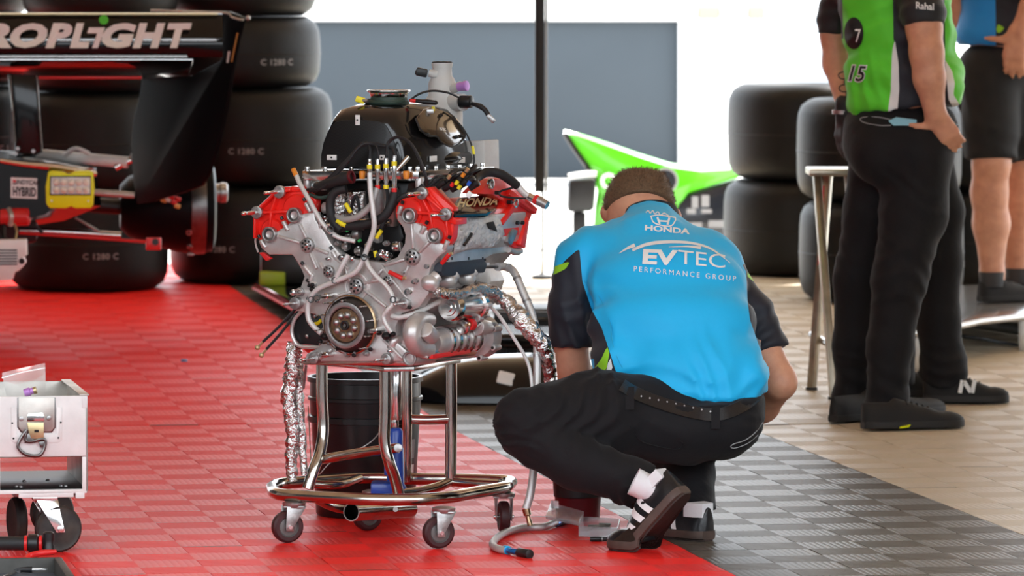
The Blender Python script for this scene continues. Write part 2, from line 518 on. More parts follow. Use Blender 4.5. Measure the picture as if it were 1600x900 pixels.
# far guard rail with red and white blocks
D = 60.0; z0 = gz(D)
gr = thing('guard_rail', 'distant grey guard rail topped with red and white blocks', 'barrier', (W(1135, 0, D).x, D, z0 - 0.014))
xa, xb = XZ(1068, 0, D)[0], XZ(1220, 0, D)[0]
za, zb = XZ(0, 66, D)[1], XZ(0, 33, D)[1]
MB().box(((xa + xb) / 2, D, (za + zb) / 2), (xb - xa, 0.15, zb - za), bev=0.02).build('rail', 'guard_grey', gr)
MB().box(((xa + xb) / 2, D - 0.08, za + (zb - za) * 0.8), (xb - xa, 0.06, 0.05), bev=0.01).build('rib', 'guard_grey', gr)
for px in (1075, 1140, 1212):
    x = XZ(px, 0, D)[0]; MB().box((x, D + 0.05, (z0 + za) / 2), (0.08, 0.1, za - z0 + 0.05)).build('post', 'white_paint', gr)
for p0, p1, m in ((1072, 1088, 'white_paint'), (1089, 1125, 'overexposed_red'), (1126, 1166, 'white_paint'), (1167, 1196, 'overexposed_red')):
    x0, zt = XZ(p0, 8, D); x1, zb2 = XZ(p1, 31, D)
    MB().box(((x0 + x1) / 2, D, (zt + zb2) / 2), (x1 - x0, 0.25, zt - zb2), bev=0.03).build('block', m, gr)
# far grey pillar with a flared foot, and a low pale kerb block
D = 48.0
p0 = W(1267, 78, D); b = MB(); b.lathe((p0.x, D, p0.z), (0, 0, 1), [(0, 0), (0, 0.13), (0.03, 0.13), (0.12, 0.06), (0.3, 0.045), (1.4, 0.045), (1.4, 0)], 16)
b.box((p0.x, D, (p0.z + gz(D)) / 2), (0.9, 0.4, p0.z - gz(D)), bev=0.03)
tag(b.build('flagpole_base', 'guard_grey'), 'far grey pole with flared foot on pale block', 'pole')
D = 45.0; p0 = W(1110, 118, D)
b = MB(); b.box((p0.x, D, p0.z), (0.32, 0.3, 0.09), bev=0.015); b.box((p0.x, D, (p0.z + gz(D)) / 2 - 0.02), (0.28, 0.26, p0.z - gz(D)), bev=0.01)
tag(b.build('kerb_block', 'white_paint'), 'pale low block far behind, beside the white post', 'block')

# black tent pole with a slim foot
D = 23.6; p = W(843, 0, D); g0 = gz(D)
pole = thing('tent_pole', 'black square tent pole with slim steel foot behind the engine', 'pole', (p.x, D, g0))
zt = XZ(0, 300, D)[1]
MB().box((p.x, D, (zt + 3.4) / 2), (0.040, 0.040, 3.4 - zt), bev=0.004).build('sleeve', 'black_plastic', pole)
MB().cyl((p.x + 0.012, D, g0), (p.x + 0.012, D, zt + 0.05), 0.006, n=10).build('foot_rod', 'guard_grey', pole)
MB().lathe((p.x + 0.012, D, g0), (0, 0, 1), [(0, 0), (0, 0.045), (0.012, 0.045), (0.02, 0.012), (0.03, 0.0)], 20).build('foot_plate', 'black_plastic', pole)
MB().box((p.x + 0.028, D, (zt + 3.4) / 2), (0.012, 0.03, 3.4 - zt), bev=0.003).build('side_rail', 'guard_grey', pole)

# ---------------------------------------------------------------- tyres
def make_tyre(name, Rr, w):
    t = thing(name, '', 'tyre', (0, 0, 0), local=True)
    prof = [(0.03, 0.19), (0.004, 0.225), (0.0, 0.262), (0.008, Rr - 0.045), (0.028, Rr - 0.018), (0.06, Rr - 0.004), (0.10, Rr), (w / 2, Rr + 0.002),
            (w - 0.10, Rr), (w - 0.06, Rr - 0.004), (w - 0.028, Rr - 0.018), (w - 0.008, Rr - 0.045), (w, 0.262), (w - 0.004, 0.225), (w - 0.03, 0.19), (w - 0.03, 0.175), (w - 0.06, 0.20), (w / 2, 0.27), (0.06, 0.20), (0.03, 0.175), (0.03, 0.19)]
    MB().lathe((0, 0, 0), (0, 0, 1), prof, 72).build('tread', 'tyre_rubber', t, 60)
    MB().lathe((0, 0, 0), (0, 0, 1), [(w / 2 - 0.012, Rr + 0.0015), (w / 2 - 0.01, Rr + 0.0045), (w / 2 - 0.006, Rr + 0.0015)], 72).build('mould_line', 'tyre_rubber', t)
    def wrap(x, y):
        a = -math.pi / 2 + x / Rr
        return (math.cos(a) * (Rr + 0.004), math.sin(a) * (Rr + 0.004), w * 0.36 + y)
    text_mb('C 1280 C', 0.034, wrap, bold=0.0006, fine=0.02, spacing=1.1).build('size_mark', 'grey_print', t)['kind'] = 'stuff'
    return t
def place_tyres():
    rear = make_tyre('racing_tyre', 0.328, 0.40); front = make_tyre('racing_tyre', 0.322, 0.292)
    used = {'r': False, 'f': False}
    def put(kind, px, d, z, rz, label, group):
        src = rear if kind == 'r' else front
        x = (px - 800) * d / FPX
        loc = (x, d, z)
        if not used[kind]:
            used[kind] = True; src.location = loc; src.rotation_euler = (0, 0, rz); src['label'] = label; src['group'] = group; return
        copy_thing(src, loc, rz, label, group)
    g = 'stacked black slick racing tyres'
    d = 23.5; z = gz(d)
    put('r', 388, d, z, -0.35, 'bottom slick tyre of the stack left of the engine, behind the brake duct', g)
    put('r', 396, d, z + 0.405, -0.05, 'black slick tyre just above the bottom one, beside the black engine intake', g)
    put('f', 380, d, z + 0.81, 0.5, 'narrow slick tyre third in the stack by the wing end plate', g)
    put('f', 374, d, z + 1.105, 0.5, 'topmost slick tyre of the stack right of the wing, cut by the top edge', g)
    d = 23.1; z = gz(d)
    put('r', 137, d, z, 0.23, 'slick tyre on the red floor under the rear of the black race car', g)
    put('r', 141, d, z + 0.405, 0.8, 'slick tyre behind the yellow rain light, second in its stack', g)
    put('f', 150, d, z + 0.81, 1.4, 'slick tyre seen in the gap under the black rear wing', g)
    put('f', 158, d, z + 1.105, 2.0, 'slick tyre showing just above the top of the black rear wing', g)
    d = 23.7; z = gz(d)
    put('r', -74, d, z, 0.2, 'bottom slick tyre at the left picture edge behind the alloy housing', g)
    put('r', -70, d, z + 0.405, 0.9, 'slick tyre at the left picture edge behind the wing pylon', g)
    put('f', -72, d, z + 0.81, 1.4, 'slick tyre at the left picture edge behind the black wing', g)
    put('f', -68, d, z + 1.105, 2.0, 'topmost slick tyre in the top left corner', g)
    d = 23.9; z = gz(d)
    put('r', 1252, d, z, 1.0, 'bottom slick tyre of the stack between the crouching man and steel stool', g)
    put('r', 1258, d, z + 0.405, 1.6, 'upper slick tyre left of the green shirt, against the white background', g)
    d = 22.5; z = gz(d)
    put('r', 1378, d, z, 1.2, 'bottom slick tyre right behind the steel stool legs', g)
    put('r', 1374, d, z + 0.405, 2.2, 'upper slick tyre partly behind the gloved arm of the green shirted man', g)
    d = 23.2; z = gz(d)
    put('r', 1515, d, z, 0.8, 'bottom slick tyre between the black trousers and the bare legs', g)
    put('r', 1513, d, z + 0.405, 1.8, 'upper slick tyre between the black trousers and black shorts', g)
place_tyres()
# ================================================================ the racing engine
EA = math.radians(28); ES, EC = math.sin(EA), math.cos(EA)
E0 = W(553, 570, 14.10); UA = Vector((EC, -ES, 0)); VA = Vector((ES, EC, 0)); ZA = Vector((0, 0, 1))
CAM0 = Vector((0, 0, CAMH))
def raypl(px, py, p, n):
    d = ray(px, py); return CAM0 + d * ((p - CAM0).dot(n) / d.dot(n))
def ev(px, py, v=0.0): return raypl(px, py, E0 + VA * v, VA)
def eu(px, py, u): return raypl(px, py, E0 + UA * u, UA)
def el(u, v, w): return E0 + UA * u + VA * v + ZA * w
PXM = 14.1 / FPX                       # metres per pixel at the engine
engine = thing('racing_engine', 'racing V6 engine with red cam covers and black carbon intake on a steel stand', 'engine', (el(0, 0.2, 0)))
def epart(b, name, m, par=None, ang=38): return b.build(name, m, par or engine, ang)

FRONT = [(491,331),(492,342),(497,350),(507,363),(517,380),(533,398),(548,404),(600,410),(620,402),(632,380),(633,367),(629,355),(620,343),(620,333),(643,346),(655,350),(670,362),(682,378),(700,384),(697,393),(684,402),(674,415),(668,436),(670,458),(655,480),(628,490),(618,510),(620,535),(640,552),(642,565),(476,565),(478,553),(498,543),(506,522),(500,493),(462,486),(457,468),(468,452),(475,432),(466,411),(456,398),(420,398),(408,388),(403,376),(417,372),(435,360),(452,349),(473,334)]
cover = epart(MB().prism([ev(x, y, -0.02) for x, y in FRONT], VA * 0.035, bev=0.004), 'front_cover', 'cast_alloy')
# crank case and cylinder heads behind it
CASE = [(480,440),(505,410),(545,408),(600,414),(660,420),(672,450),(660,485),(635,500),(630,545),(640,563),(478,563),(500,540),(505,500),(470,480)]
case = epart(MB().prism([ev(x, y, 0.015) for x, y in CASE], VA * 0.40, bev=0.006), 'crankcase', 'cast_alloy')
HL = [(408,372),(414,394),(455,396),(475,430),(520,400),(515,378),(497,352),(488,335)]
HR = [(624,338),(632,360),(634,380),(625,404),(668,425),(690,400),(702,384),(706,340)]
for P_ in (HL, HR):
    epart(MB().prism([ev(x, y, 0.012) for x, y in P_], VA * 0.40, bev=0.006), 'cylinder_head', 'cast_alloy')
# ribs, hubs and screw bosses on the cover
def rib(p, q, w=0.005, h=0.008, v=-0.02):
    a, c = ev(*p, v), ev(*q, v)
    d = (c - a).normalized(); s = d.cross(VA).normalized() * w; o = VA * -h
    MBb = MB().hexa([a - s, c - s, c + s, a + s, a - s * 0.6 + o, c - s * 0.6 + o, c + s * 0.6 + o, a + s * 0.6 + o], bev=0.0012)
    epart(MBb, 'rib', 'cast_alloy', cover)
for p, q in (((435, 369), (470, 379)), ((469, 350), (480, 372)), ((494, 388), (514, 396)), ((486, 396), (496, 420)), ((500, 345), (502, 356)), ((644, 350), (647, 388)), ((672, 378), (656, 394)),
             ((634, 405), (602, 414)), ((640, 415), (628, 440)), ((570, 452), (605, 480)), ((552, 455), (530, 462)), ((548, 440), (538, 412)), ((570, 442), (600, 436)), ((500, 410), (520, 440)), ((596, 414), (640, 470)), ((520, 398), (545, 420)), ((600, 420), (580, 440)), ((520, 545), (500, 560)), ((600, 530), (630, 560))):
    rib(p, q)
def hub(x, y, r, v=-0.02, dark=True, n=7):
    c = ev(x, y, v); r = r * PXM
    h = epart(MB().cyl(c, c - VA * 0.010, r, r * 0.94, n=28, bev=0.0015), 'gear_hub', 'zinc', cover)
    u, w = perp(VA); b = MB()
    for k in range(n):
        a = k * 2 * math.pi / n; p = c - VA * 0.010 + (u * math.cos(a) + w * math.sin(a)) * r * 0.6
        b.cyl(p + VA * 0.002, p - VA * 0.0008, r * 0.155, n=8)
    o = epart(b, 'screw_holes', 'dark_recess', cover); o['kind'] = 'stuff'
    epart(MB().cyl(c - VA * 0.009, c - VA * 0.013, r * 0.36, r * 0.28, n=16, bev=0.001), 'hub_centre', 'machined', cover)
hub(481.7, 383, 12); hub(645.8, 401.7, 13); hub(558, 447, 13); hub(515, 424, 10); hub(608, 438, 9)
epart(MB().ring(ev(558, 447, -0.018), ev(558, 447, -0.018) - VA * 0.007, 22 * PXM, 17 * PXM, 32, 0.001), 'cover_ring', 'cast_alloy', cover)
def camplug(x, y, r=11.5):
    c = ev(x, y, -0.018); R_ = r * PXM
    epart(MB().ring(c, c - VA * 0.016, R_ * 1.06, R_ * 0.80, 28, 0.0012), 'cam_plug_ring', 'zinc', cover)
    epart(MB().lathe(c, -VA, [(0.002, R_ * 0.8), (0.006, R_ * 0.62), (0.011, R_ * 0.5), (0.009, R_ * 0.2), (0.009, 0)], 24), 'cam_plug', 'cast_alloy', cover)
for x, y in ((462.5, 336), (424, 366), (642.5, 336.7), (681.7, 368)): camplug(x, y)
def boss(x, y, dx, dy, r=4.2, L=11, v=-0.022, m='cast_alloy', black=True):
    c, q = ev(x, y, v), ev(x + dx, y + dy, v)
    b = MB(); b.cyl(c, q, r * PXM, r * PXM * 0.9, n=12, bev=0.0015)
    o = epart(b, 'screw_boss', m, cover)
    if black:
        epart(MB().hexbolt(c - (q - c).normalized() * 0.006, c - q, 0.0045, 0.008, 8), 'cap_screw', 'black_plastic', cover)
for a in ((478, 317, 7, 14), (443, 346, 7, 14), (408, 375, 7, 12), (627, 322, -4, 13), (664, 353, -6, 12), (700, 376, -6, 14), (476, 416, 12, 15), (485, 440, 4, -12), (520, 393, 6, 12), (486, 441, 8, 4)):
    boss(*a)
# red cam covers: front flange with stud arms, cover behind, rear bracket
RL = [(491,331),(473,334),(452,349),(435,360),(417,372),(403,376),(399,350),(404,332),(411,322),(432,297),(456,291),(468,293),(480,300),(494,313)]
RR = [(620,333),(621,320),(633,310),(650,306),(652,295),(672,293),(708,325),(709,350),(706,374),(700,384),(682,378),(670,362),(655,350),(643,346)]
covL = epart(MB().prism([ev(x, y, -0.004) for x, y in RL], VA * 0.03, bev=0.004), 'cam_cover', 'red_paint')
covR = epart(MB().prism([ev(x, y, -0.004) for x, y in RR], VA * 0.03, bev=0.004), 'cam_cover', 'red_paint')
def redrib(p, q, par, w=0.006, h=0.016, v=-0.003):
    a, c = ev(*p, v), ev(*q, v); d = (c - a).normalized(); s = d.cross(VA).normalized() * w; o = VA * -h
    epart(MB().hexa([a - s, c - s, c + s, a + s, a - s * 0.55 + o, c - s * 0.55 + o, c + s * 0.55 + o, a + s * 0.55 + o], bev=0.002), 'web', 'red_paint', par)
for p, q in (((437, 300), (428, 330)), ((428, 330), (425, 356)), ((404, 332), (455, 330)), ((437, 298), (403, 330)), ((440, 300), (458, 296)), ((402, 336), (402, 372))): redrib(p, q, covL)
for p, q in (((660, 304), (675, 332)), ((675, 332), (680, 358)), ((652, 332), (690, 334)), ((664, 302), (698, 332)), ((700, 338), (704, 372))): redrib(p, q, covR)
# swollen cam chamber behind each flange front
for par, c, r in ((covL, (466, 328), 26), (covL, (428, 362), 22), (covR, (641, 332), 24), (covR, (684, 362), 24)):
    p = ev(*c, 0.0); epart(MB().lathe(p, -VA, [(-0.01, r * PXM), (0.008, r * PXM * 0.97), (0.013, r * PXM * 0.85), (0.014, 0)], 28), 'cam_chamber', 'red_paint', par)
# right cover along the engine
def eside(pts, u, vec, bev=0.003): return MB().prism([eu(x, y, u) for x, y in pts], vec, bev=bev)
uR = (ev(706, 350, -0.004) - E0).dot(UA)
b = MB().hexa([ev(668, 296, 0.02), ev(708, 327, 0.02), ev(708, 327, 0.02) + VA * 0.26 - ZA * 0.0, ev(668, 296, 0.02) + VA * 0.26 - ZA * 0.012,
               ev(655, 294, 0.0), ev(688, 293, 0.0), ev(688, 293, 0.0) + VA * 0.26, ev(655, 294, 0.0) + VA * 0.26])
cov_side = epart(MB().prism([ev(x, y, 0.02) for x, y in ((640, 315), (668, 312), (704, 330), (707, 378), (660, 360), (630, 335))], VA * 0.36, bev=0.006), 'cam_cover_body', 'red_paint', covR)
epart(MB().prism([ev(x, y, 0.02) for x, y in ((480, 310), (455, 300), (420, 322), (404, 340), (404, 372), (440, 362), (490, 330))], VA * 0.36, bev=0.006), 'cam_cover_body', 'red_paint', covL)
# orange-red front shelf (bracket) between the two right studs
mat('red_paint_top', (0.80, 0.035, 0.012), 0.45, bump=(240, 0.06))
TOPB = [(664,293),(690,292),(715,325),(694,334)]
t0 = [ev(663, 292, -0.012), ev(694, 327, -0.012)]
epart(MB().hexa([t0[0] - ZA * 0.012, t0[1] - ZA * 0.012, t0[1] + VA * 0.075 - ZA * 0.012, t0[0] + VA * 0.075 - ZA * 0.012, t0[0], t0[1], t0[1] + VA * 0.075, t0[0] + VA * 0.075], bev=0.003), 'mount_bracket', 'red_paint', covR)
t1 = [ev(694, 327, -0.012), ev(712, 333, -0.012)]
epart(MB().hexa([t1[0] - ZA * 0.03, t1[1] - ZA * 0.03, t1[1] + VA * 0.06 - ZA * 0.03, t1[0] + VA * 0.06 - ZA * 0.03, t1[0], t1[1], t1[1] + VA * 0.06, t1[0] + VA * 0.06], bev=0.003), 'mount_bracket', 'red_paint', covR)
epart(MB().hexbolt(el(0.21, 0.05, 0.43), ZA, 0.006, 0.007, 8).hexbolt(el(0.262, 0.055, 0.385), ZA, 0.006, 0.007, 8), 'cap_screw', 'black_plastic', covR)
# left far bracket top
t2 = [ev(440, 292, -0.008), ev(470, 292, -0.008)]
epart(MB().hexa([t2[0] - ZA * 0.012, t2[1] - ZA * 0.012, t2[1] + VA * 0.06 - ZA * 0.012, t2[0] + VA * 0.06 - ZA * 0.012, t2[0], t2[1], t2[1] + VA * 0.06, t2[0] + VA * 0.06], bev=0.003), 'mount_bracket', 'red_paint', covL)
# rear red bracket on the right
RB = [(774,350),(786,330),(790,318),(770,304),(746,303),(757,292),(768,280),(786,277),(800,284),(812,292),(834,330),(828,345),(822,388),(804,388),(786,372)]
uB = 0.262
rb = epart(MB().prism([eu(x, y, uB) for x, y in RB], -UA * 0.05, bev=0.004), 'rear_bracket', 'red_paint', covR)
for p, q in (((804, 314), (778, 348)), ((790, 300), (826, 325)), ((818, 340), (808, 384)), ((812, 312), (832, 330))):
    a, c = eu(*p, uB), eu(*q, uB); d = (c - a).normalized(); s = d.cross(UA).normalized() * 0.010; o = UA * 0.014
    epart(MB().hexa([a - s, c - s, c + s, a + s, a - s * 0.8 + o, c - s * 0.8 + o, c + s * 0.8 + o, a + s * 0.8 + o], bev=0.003), 'bracket_arm', 'red_paint', covR)
for x, y in ((766, 287), (804, 317)):
    c = eu(x, y, uB + 0.012)
    epart(MB().ring(c - UA * 0.004, c + UA * 0.006, 8 * PXM, 5 * PXM, 20, 0.001), 'bracket_bush', 'machined', covR)
    epart(MB().cyl(c - UA * 0.004, c + UA * 0.001, 5 * PXM, n=16), 'bush_bore', 'dark_steel', covR)
for x, y in ((774, 301), (793, 316), (804, 348), (812, 348)):
    epart(MB().hexbolt(eu(x, y, uB + 0.004), UA, 0.005, 0.012, 8), 'cap_screw', 'black_plastic', covR)
epart(MB().prism([eu(x, y, uB + 0.012) for x, y in ((795, 366), (801, 357), (810, 360), (805, 374), (799, 384), (793, 378))], -UA * 0.015, bev=0.002), 'lifting_lug', 'zinc', covR)
# name plate in the recess, gold letters
hn = (ev(704, 330, 0.02) - ev(668, 312, 0.02)).cross(VA).normalized()
if hn.z < 0: hn = -hn
h0 = ev(686, 321, 0.02) + hn * 0.010
hp = [raypl(x, y, h0, hn) for x, y in ((704, 326), (716, 309), (770, 303), (782, 308), (776, 326), (760, 333), (712, 334))]
epart(MB().prism(hp, -hn * 0.012, bev=0.002), 'name_plate', 'carbon_gloss', covR)
h1 = h0 + hn * 0.0012
hA, hB, hC = raypl(714, 325, h1, hn), raypl(774, 321, h1, hn), raypl(720, 311, h1, hn)
letters('HONDA', 1.0, lambda x, y: hA + (hB - hA) * (x / 3.55 + 0.5) + (hC - hA) * (y / 0.78 + 0.5), 'letter', 'gold_print', covR, bold=0.03)
# cylinder-head flank, foil heat shield
flank = [(700, 372), (706, 388), (700, 410), (742, 412), (770, 398), (812, 392), (816, 380), (800, 372), (760, 372)]
epart(eside(flank, 0.252, -UA * 0.08, 0.003), 'head_flank', 'cast_alloy')
epart(MB().tube([eu(795, 390, 0.255), eu(806, 394, 0.255), eu(814, 392, 0.255)], [5 * PXM, 6 * PXM, 4.5 * PXM], 10, 3), 'flank_lug', 'cast_alloy')
def foil_sheet(outline, u0, name, m, bulge=0.014, n=15, par=None):
    """crumpled sheet: a grid over the outline's box, clipped and bulged"""
    xs = [p[0] for p in outline]; rows = []
    top = sorted([p for p in outline if p[2] == 't']); bot = sorted([p for p in outline if p[2] == 'b'])
    def yat(L, x):
        for a, c in zip(L, L[1:]):
            if a[0] <= x <= c[0]: return a[1] + (c[1] - a[1]) * (x - a[0]) / max(c[0] - a[0], 1e-6)
        return L[-1][1] if x > L[-1][0] else L[0][1]
    rng = random.Random(11); b = MB(); V = []; F = []
    for i in range(n + 1):
        x = min(xs) + (max(xs) - min(xs)) * i / n
        for j in range(n + 1):
            t = j / n; y = yat(top, x) * (1 - t) + yat(bot, x) * t
            e = math.sin(math.pi * t) ** 0.5 * (0.6 + 0.4 * math.sin(math.pi * i / n) ** 0.5)
            V.append(eu(x, y, u0) + UA * (bulge * e + rng.uniform(-0.0022, 0.0022)))
    for i in range(n):
        for j in range(n):
            a = i * (n + 1) + j; F.append((a, a + 1, a + n + 2, a + n + 1))
    N = len(V); V += [p - UA * 0.004 for p in V]; F += [tuple(N + k for k in reversed(f)) for f in F[:]]
    for i in range(n):
        a = i * (n + 1); F.append((a + n + 1, a, N + a, N + a + n + 1)); c = a + n; F.append((c, c + n + 1, N + c + n + 1, N + c))
        F.append((i, i + 1, N + i + 1, N + i)); e = n * (n + 1) + i; F.append((e + 1, e, N + e, N + e + 1))
    b.raw(V, F); bmesh.ops.recalc_face_normals(b.bm, faces=b.bm.faces)
    return epart(b, name, m, par, 60)
shield = foil_sheet([(708,398,'b'),(713,345,'t'),(716,330,'t'),(750,328,'t'),(753,336,'t'),(775,333,'t'),(783,352,'t'),(784,366,'t'),(720,394,'b'),(740,388,'b'),(770,388,'b'),(778,380,'b'),(784,367,'b')], 0.268, 'heat_shield', 'foil_matte')
epart(eside([(759, 348), (770, 346), (776, 362), (763, 357)], 0.284, UA * 0.003, 0.001), 'shield_window', 'dark_recess', shield)
epart(MB().tube([eu(725, 383, 0.286), eu(733, 372, 0.286), eu(737, 365, 0.286)], 2.6 * PXM, 6), 'shield_strap', 'black_plastic', shield)
epart(MB().tube([eu(711, 345, 0.270), eu(710, 370, 0.270), eu(707, 396, 0.270)], 1.4 * PXM, 6), 'shield_seam', 'black_rubber', shield)

# ---------------------------------------------------------------- studs
def stud(x, y, L=0.075, wr=10, rr=3.1, v=-0.02, boss_len=0.0, name='mount_stud'):
    c = ev(x, y, v); b = MB()
    s = epart(MB().lathe(c, -VA, [(-0.01, rr * PXM), (L * 0.55, rr * PXM), (L * 0.6, rr * PXM * 0.8), (L * 0.78, rr * PXM * 0.8), (L * 0.8, rr * PXM), (L * 0.96, rr * PXM * 0.95), (L, rr * PXM * 0.4), (L, 0)], 14), name, 'bright_steel')
    epart(MB().ring(c + VA * (0.004 + boss_len), c - VA * 0.006, wr * PXM, rr * PXM, 24, 0.0012), 'stud_washer', 'zinc', s)
    return s
stud(437, 300); stud(402, 332); stud(660, 302); stud(697, 335)
stud(462, 474, 0.06, 10, 2.2, -0.03, 0.06); stud(491, 560, 0.06, 9, 2.4, -0.03, 0.03); stud(604, 561, 0.06, 9, 2.4, -0.03, 0.03); stud(632, 474, 0.055, 9, 2.2, -0.03, 0.09)
stud(470, 456, 0.045, 7, 5.0, -0.02, 0.05)
for x, y in ((548, 469), (577, 478), (588, 500), (584, 524), (576, 543), (538, 546), (514, 536), (507, 515), (510, 491), (520, 472)):
    stud(x, y, 0.05, 3.6, 1.7, -0.022, 0, 'bell_stud')
for x, y, L in ((522, 461, 0.07), (598, 515, 0.07), (519, 553, 0.06)):
    c = ev(x, y, -0.02); epart(MB().lathe(c, -VA, [(0, 4.6 * PXM), (L * 0.6, 4.6 * PXM), (L * 0.62, 3.2 * PXM), (L, 3.0 * PXM), (L, 0)], 14), 'dowel_post', 'machined')
# flywheel with eight drive pins
fc = ev(551, 507, -0.02)
fly = epart(MB().lathe(fc, -VA, [(0, 44 * PXM), (0.014, 44 * PXM), (0.02, 41 * PXM), (0.034, 37.5 * PXM), (0.040, 36 * PXM), (0.040, 27.5 * PXM), (0.034, 26.5 * PXM), (0.034, 0)], 56), 'flywheel', 'dark_steel')
epart(MB().ring(fc - VA * 0.0345, fc - VA * 0.041, 36.2 * PXM, 28.5 * PXM, 56, 0.0008), 'flywheel_rim', 'zinc', fly)
epart(MB().lathe(fc, -VA, [(0.010, 47 * PXM), (0.016, 47 * PXM), (0.018, 45 * PXM)], 56), 'bronze_ring', 'bronze', fly)
epart(MB().lathe(fc - VA * 0.034, -VA, [(0, 27 * PXM), (0.002, 26 * PXM), (0.0025, 0)], 40), 'flywheel_face', 'bronze', fly)
uu, ww = perp(VA)
for k in range(8):
    a = k * math.pi / 4 + 0.25; p = fc - VA * 0.036 + (uu * math.cos(a) + ww * math.sin(a)) * 16.5 * PXM
    epart(MB().ell(p, (6.0 * PXM,) * 3, n=14), 'drive_pin', 'zinc', fly)
epart(MB().ring(fc - VA * 0.034, fc - VA * 0.044, 7.5 * PXM, 4.6 * PXM, 20, 0.001), 'spigot', 'black_plastic', fly)
epart(MB().cyl(fc - VA * 0.034, fc - VA * 0.041, 4.6 * PXM, 2.5 * PXM, n=14), 'spigot_bore', 'machined', fly)
# base flange, left clutch-side opening
epart(MB().prism([ev(x, y, -0.01) for x, y in ((472, 564), (476, 559), (640, 559), (645, 566), (643, 572), (474, 570))], VA * 0.40, bev=0.002), 'base_flange', 'machined')
OPN = [(470, 486), (461, 500), (457, 516), (460, 530), (468, 538), (500, 540), (506, 520), (500, 492)]
epart(MB().prism([ev(x, y, 0.0) for x, y in OPN], VA * 0.10, bev=0.004), 'starter_pocket', 'black_plastic')
epart(MB().tube([ev(x, y, -0.005) for x, y in ((474, 484), (461, 498), (456, 516), (460, 532), (470, 541), (502, 543))], 3.2 * PXM, 8), 'pocket_rim', 'cast_alloy')
for x, y in ((492, 494), (480, 525)): epart(MB().ell(ev(x, y, -0.004), (0.006,) * 3, n=10), 'pocket_bolt', 'zinc')
epart(MB().tube([ev(x, y, -0.006) for x, y in ((492, 506), (497, 505), (502, 500))], 3 * PXM, 8), 'yellow_marker', 'yellow')
epart(MB().prism([ev(x, y, 0.02) for x, y in ((468, 541), (505, 543), (498, 556), (480, 552))], VA * 0.08, bev=0.003), 'red_sump_edge', 'red_paint')
# small black sensors and plugs around the flywheel
for x, y, r in ((508, 526, 7), (604, 525, 8), (488, 452, 5), (592, 520, 5), (500, 534, 5), (614, 522, 5), (640, 480, 4), (579, 546, 4), (528, 544, 4), (553, 555, 4), (488, 445, 4), (610, 400, 4), (590, 404, 4)):
    c = ev(x, y, -0.035); epart(MB().ell(c, (r * PXM, r * PXM * 1.3, r * PXM * 0.85), n=12), 'sensor_plug', 'black_plastic')
# hose barbs, unions and bolts scattered over the castings
rng = random.Random(5)
for x, y in ((575, 552), (560, 551), (545, 553), (500, 553), (612, 548), (536, 402), (552, 404), (575, 402), (596, 398), (606, 380), (530, 380), (524, 366), (600, 392), (516, 404), (634, 425), (650, 440), (500, 470), (486, 466), (618, 470), (640, 455)):
    c = ev(x, y, -0.018); r = rng.uniform(3.2, 5.5) * PXM
    b = MB(); b.cyl(c, c - VA * 0.012, r, n=6); b.cyl(c - VA * 0.012, c - VA * 0.020, r * 0.6, n=10)
    epart(b, 'union_bolt', rng.choice(('machined', 'bright_steel', 'zinc')))
    
# ---------------------------------------------------------------- right lower side: pumps
def ecyl(p, q, r, u, name, m, par=None, n=24, bev=0.002, r2=None):
    return epart(MB().cyl(eu(*p, u), eu(*q, u), r * PXM, None if r2 is None else r2 * PXM, n=n, bev=bev), name, m, par)
alt_c = eu(702, 481, 0.245)
alt = epart(MB().lathe(alt_c, VA, [(-0.012, 0), (-0.012, 6 * PXM), (-0.006, 7 * PXM), (-0.006, 12 * PXM), (-0.002, 13 * PXM), (-0.002, 19 * PXM), (0.002, 21 * PXM), (0.02, 22 * PXM), (0.024, 20 * PXM), (0.13, 19 * PXM), (0.132, 22 * PXM), (0.15, 22 * PXM), (0.15, 0)], 36), 'water_pump', 'machined')
for k in range(5):
    a = k * 1.257; p = alt_c + VA * 0.138 + (uu * math.cos(a) + ww * math.sin(a)) * 23 * PXM
    epart(MB().cyl(p - VA * 0.012, p + VA * 0.012, 4.5 * PXM, n=12, bev=0.001), 'pump_lug', 'cast_alloy', alt)
ob = eu(674, 535, 0.195)
oil = epart(MB().lathe(ob, VA, [(0, 0), (0, 17 * PXM), (0.01, 21 * PXM), (0.225, 21 * PXM), (0.24, 18 * PXM), (0.24, 0)], 32), 'oil_pump', 'cast_alloy')
for k in range(5):
    c = ob + VA * (0.055 + k * 0.036)
    epart(MB().lathe(c, VA, [(-0.006, 20 * PXM), (-0.005, 24 * PXM), (0.003, 25 * PXM), (0.006, 24 * PXM), (0.009, 20.5 * PXM)], 32), 'pump_fin', 'machined', oil)
pl = ob + VA * 0.25 + UA * 0.0
epart(MB().lathe(pl, VA, [(-0.012, 0), (-0.012, 31 * PXM), (0.004, 34 * PXM), (0.022, 34 * PXM), (0.024, 0)], 40), 'end_plate', 'cast_alloy', oil)
for k in range(7):
    a = k * 0.9 - 0.4; p = pl + (uu * math.cos(a) + ww * math.sin(a)) * 34 * PXM
    epart(MB().cyl(p - VA * 0.016, p + VA * 0.02, 5 * PXM, n=12, bev=0.001), 'plate_lug', 'cast_alloy', oil)
    epart(MB().cyl(p - VA * 0.0165, p - VA * 0.0155, 2.6 * PXM, n=10), 'lug_hole', 'dark_recess', oil)
epart(MB().prism([eu(x, y, 0.215) for x, y in ((672, 549), (745, 536), (752, 545), (742, 556), (690, 562), (668, 560))], -UA * 0.06, bev=0.003), 'pump_foot', 'machined', oil)
epart(MB().prism([eu(x, y, 0.222) for x, y in ((676, 554), (735, 546), (735, 552), (676, 561))], -UA * 0.01, bev=0.001), 'red_gasket', 'red_plastic', oil)
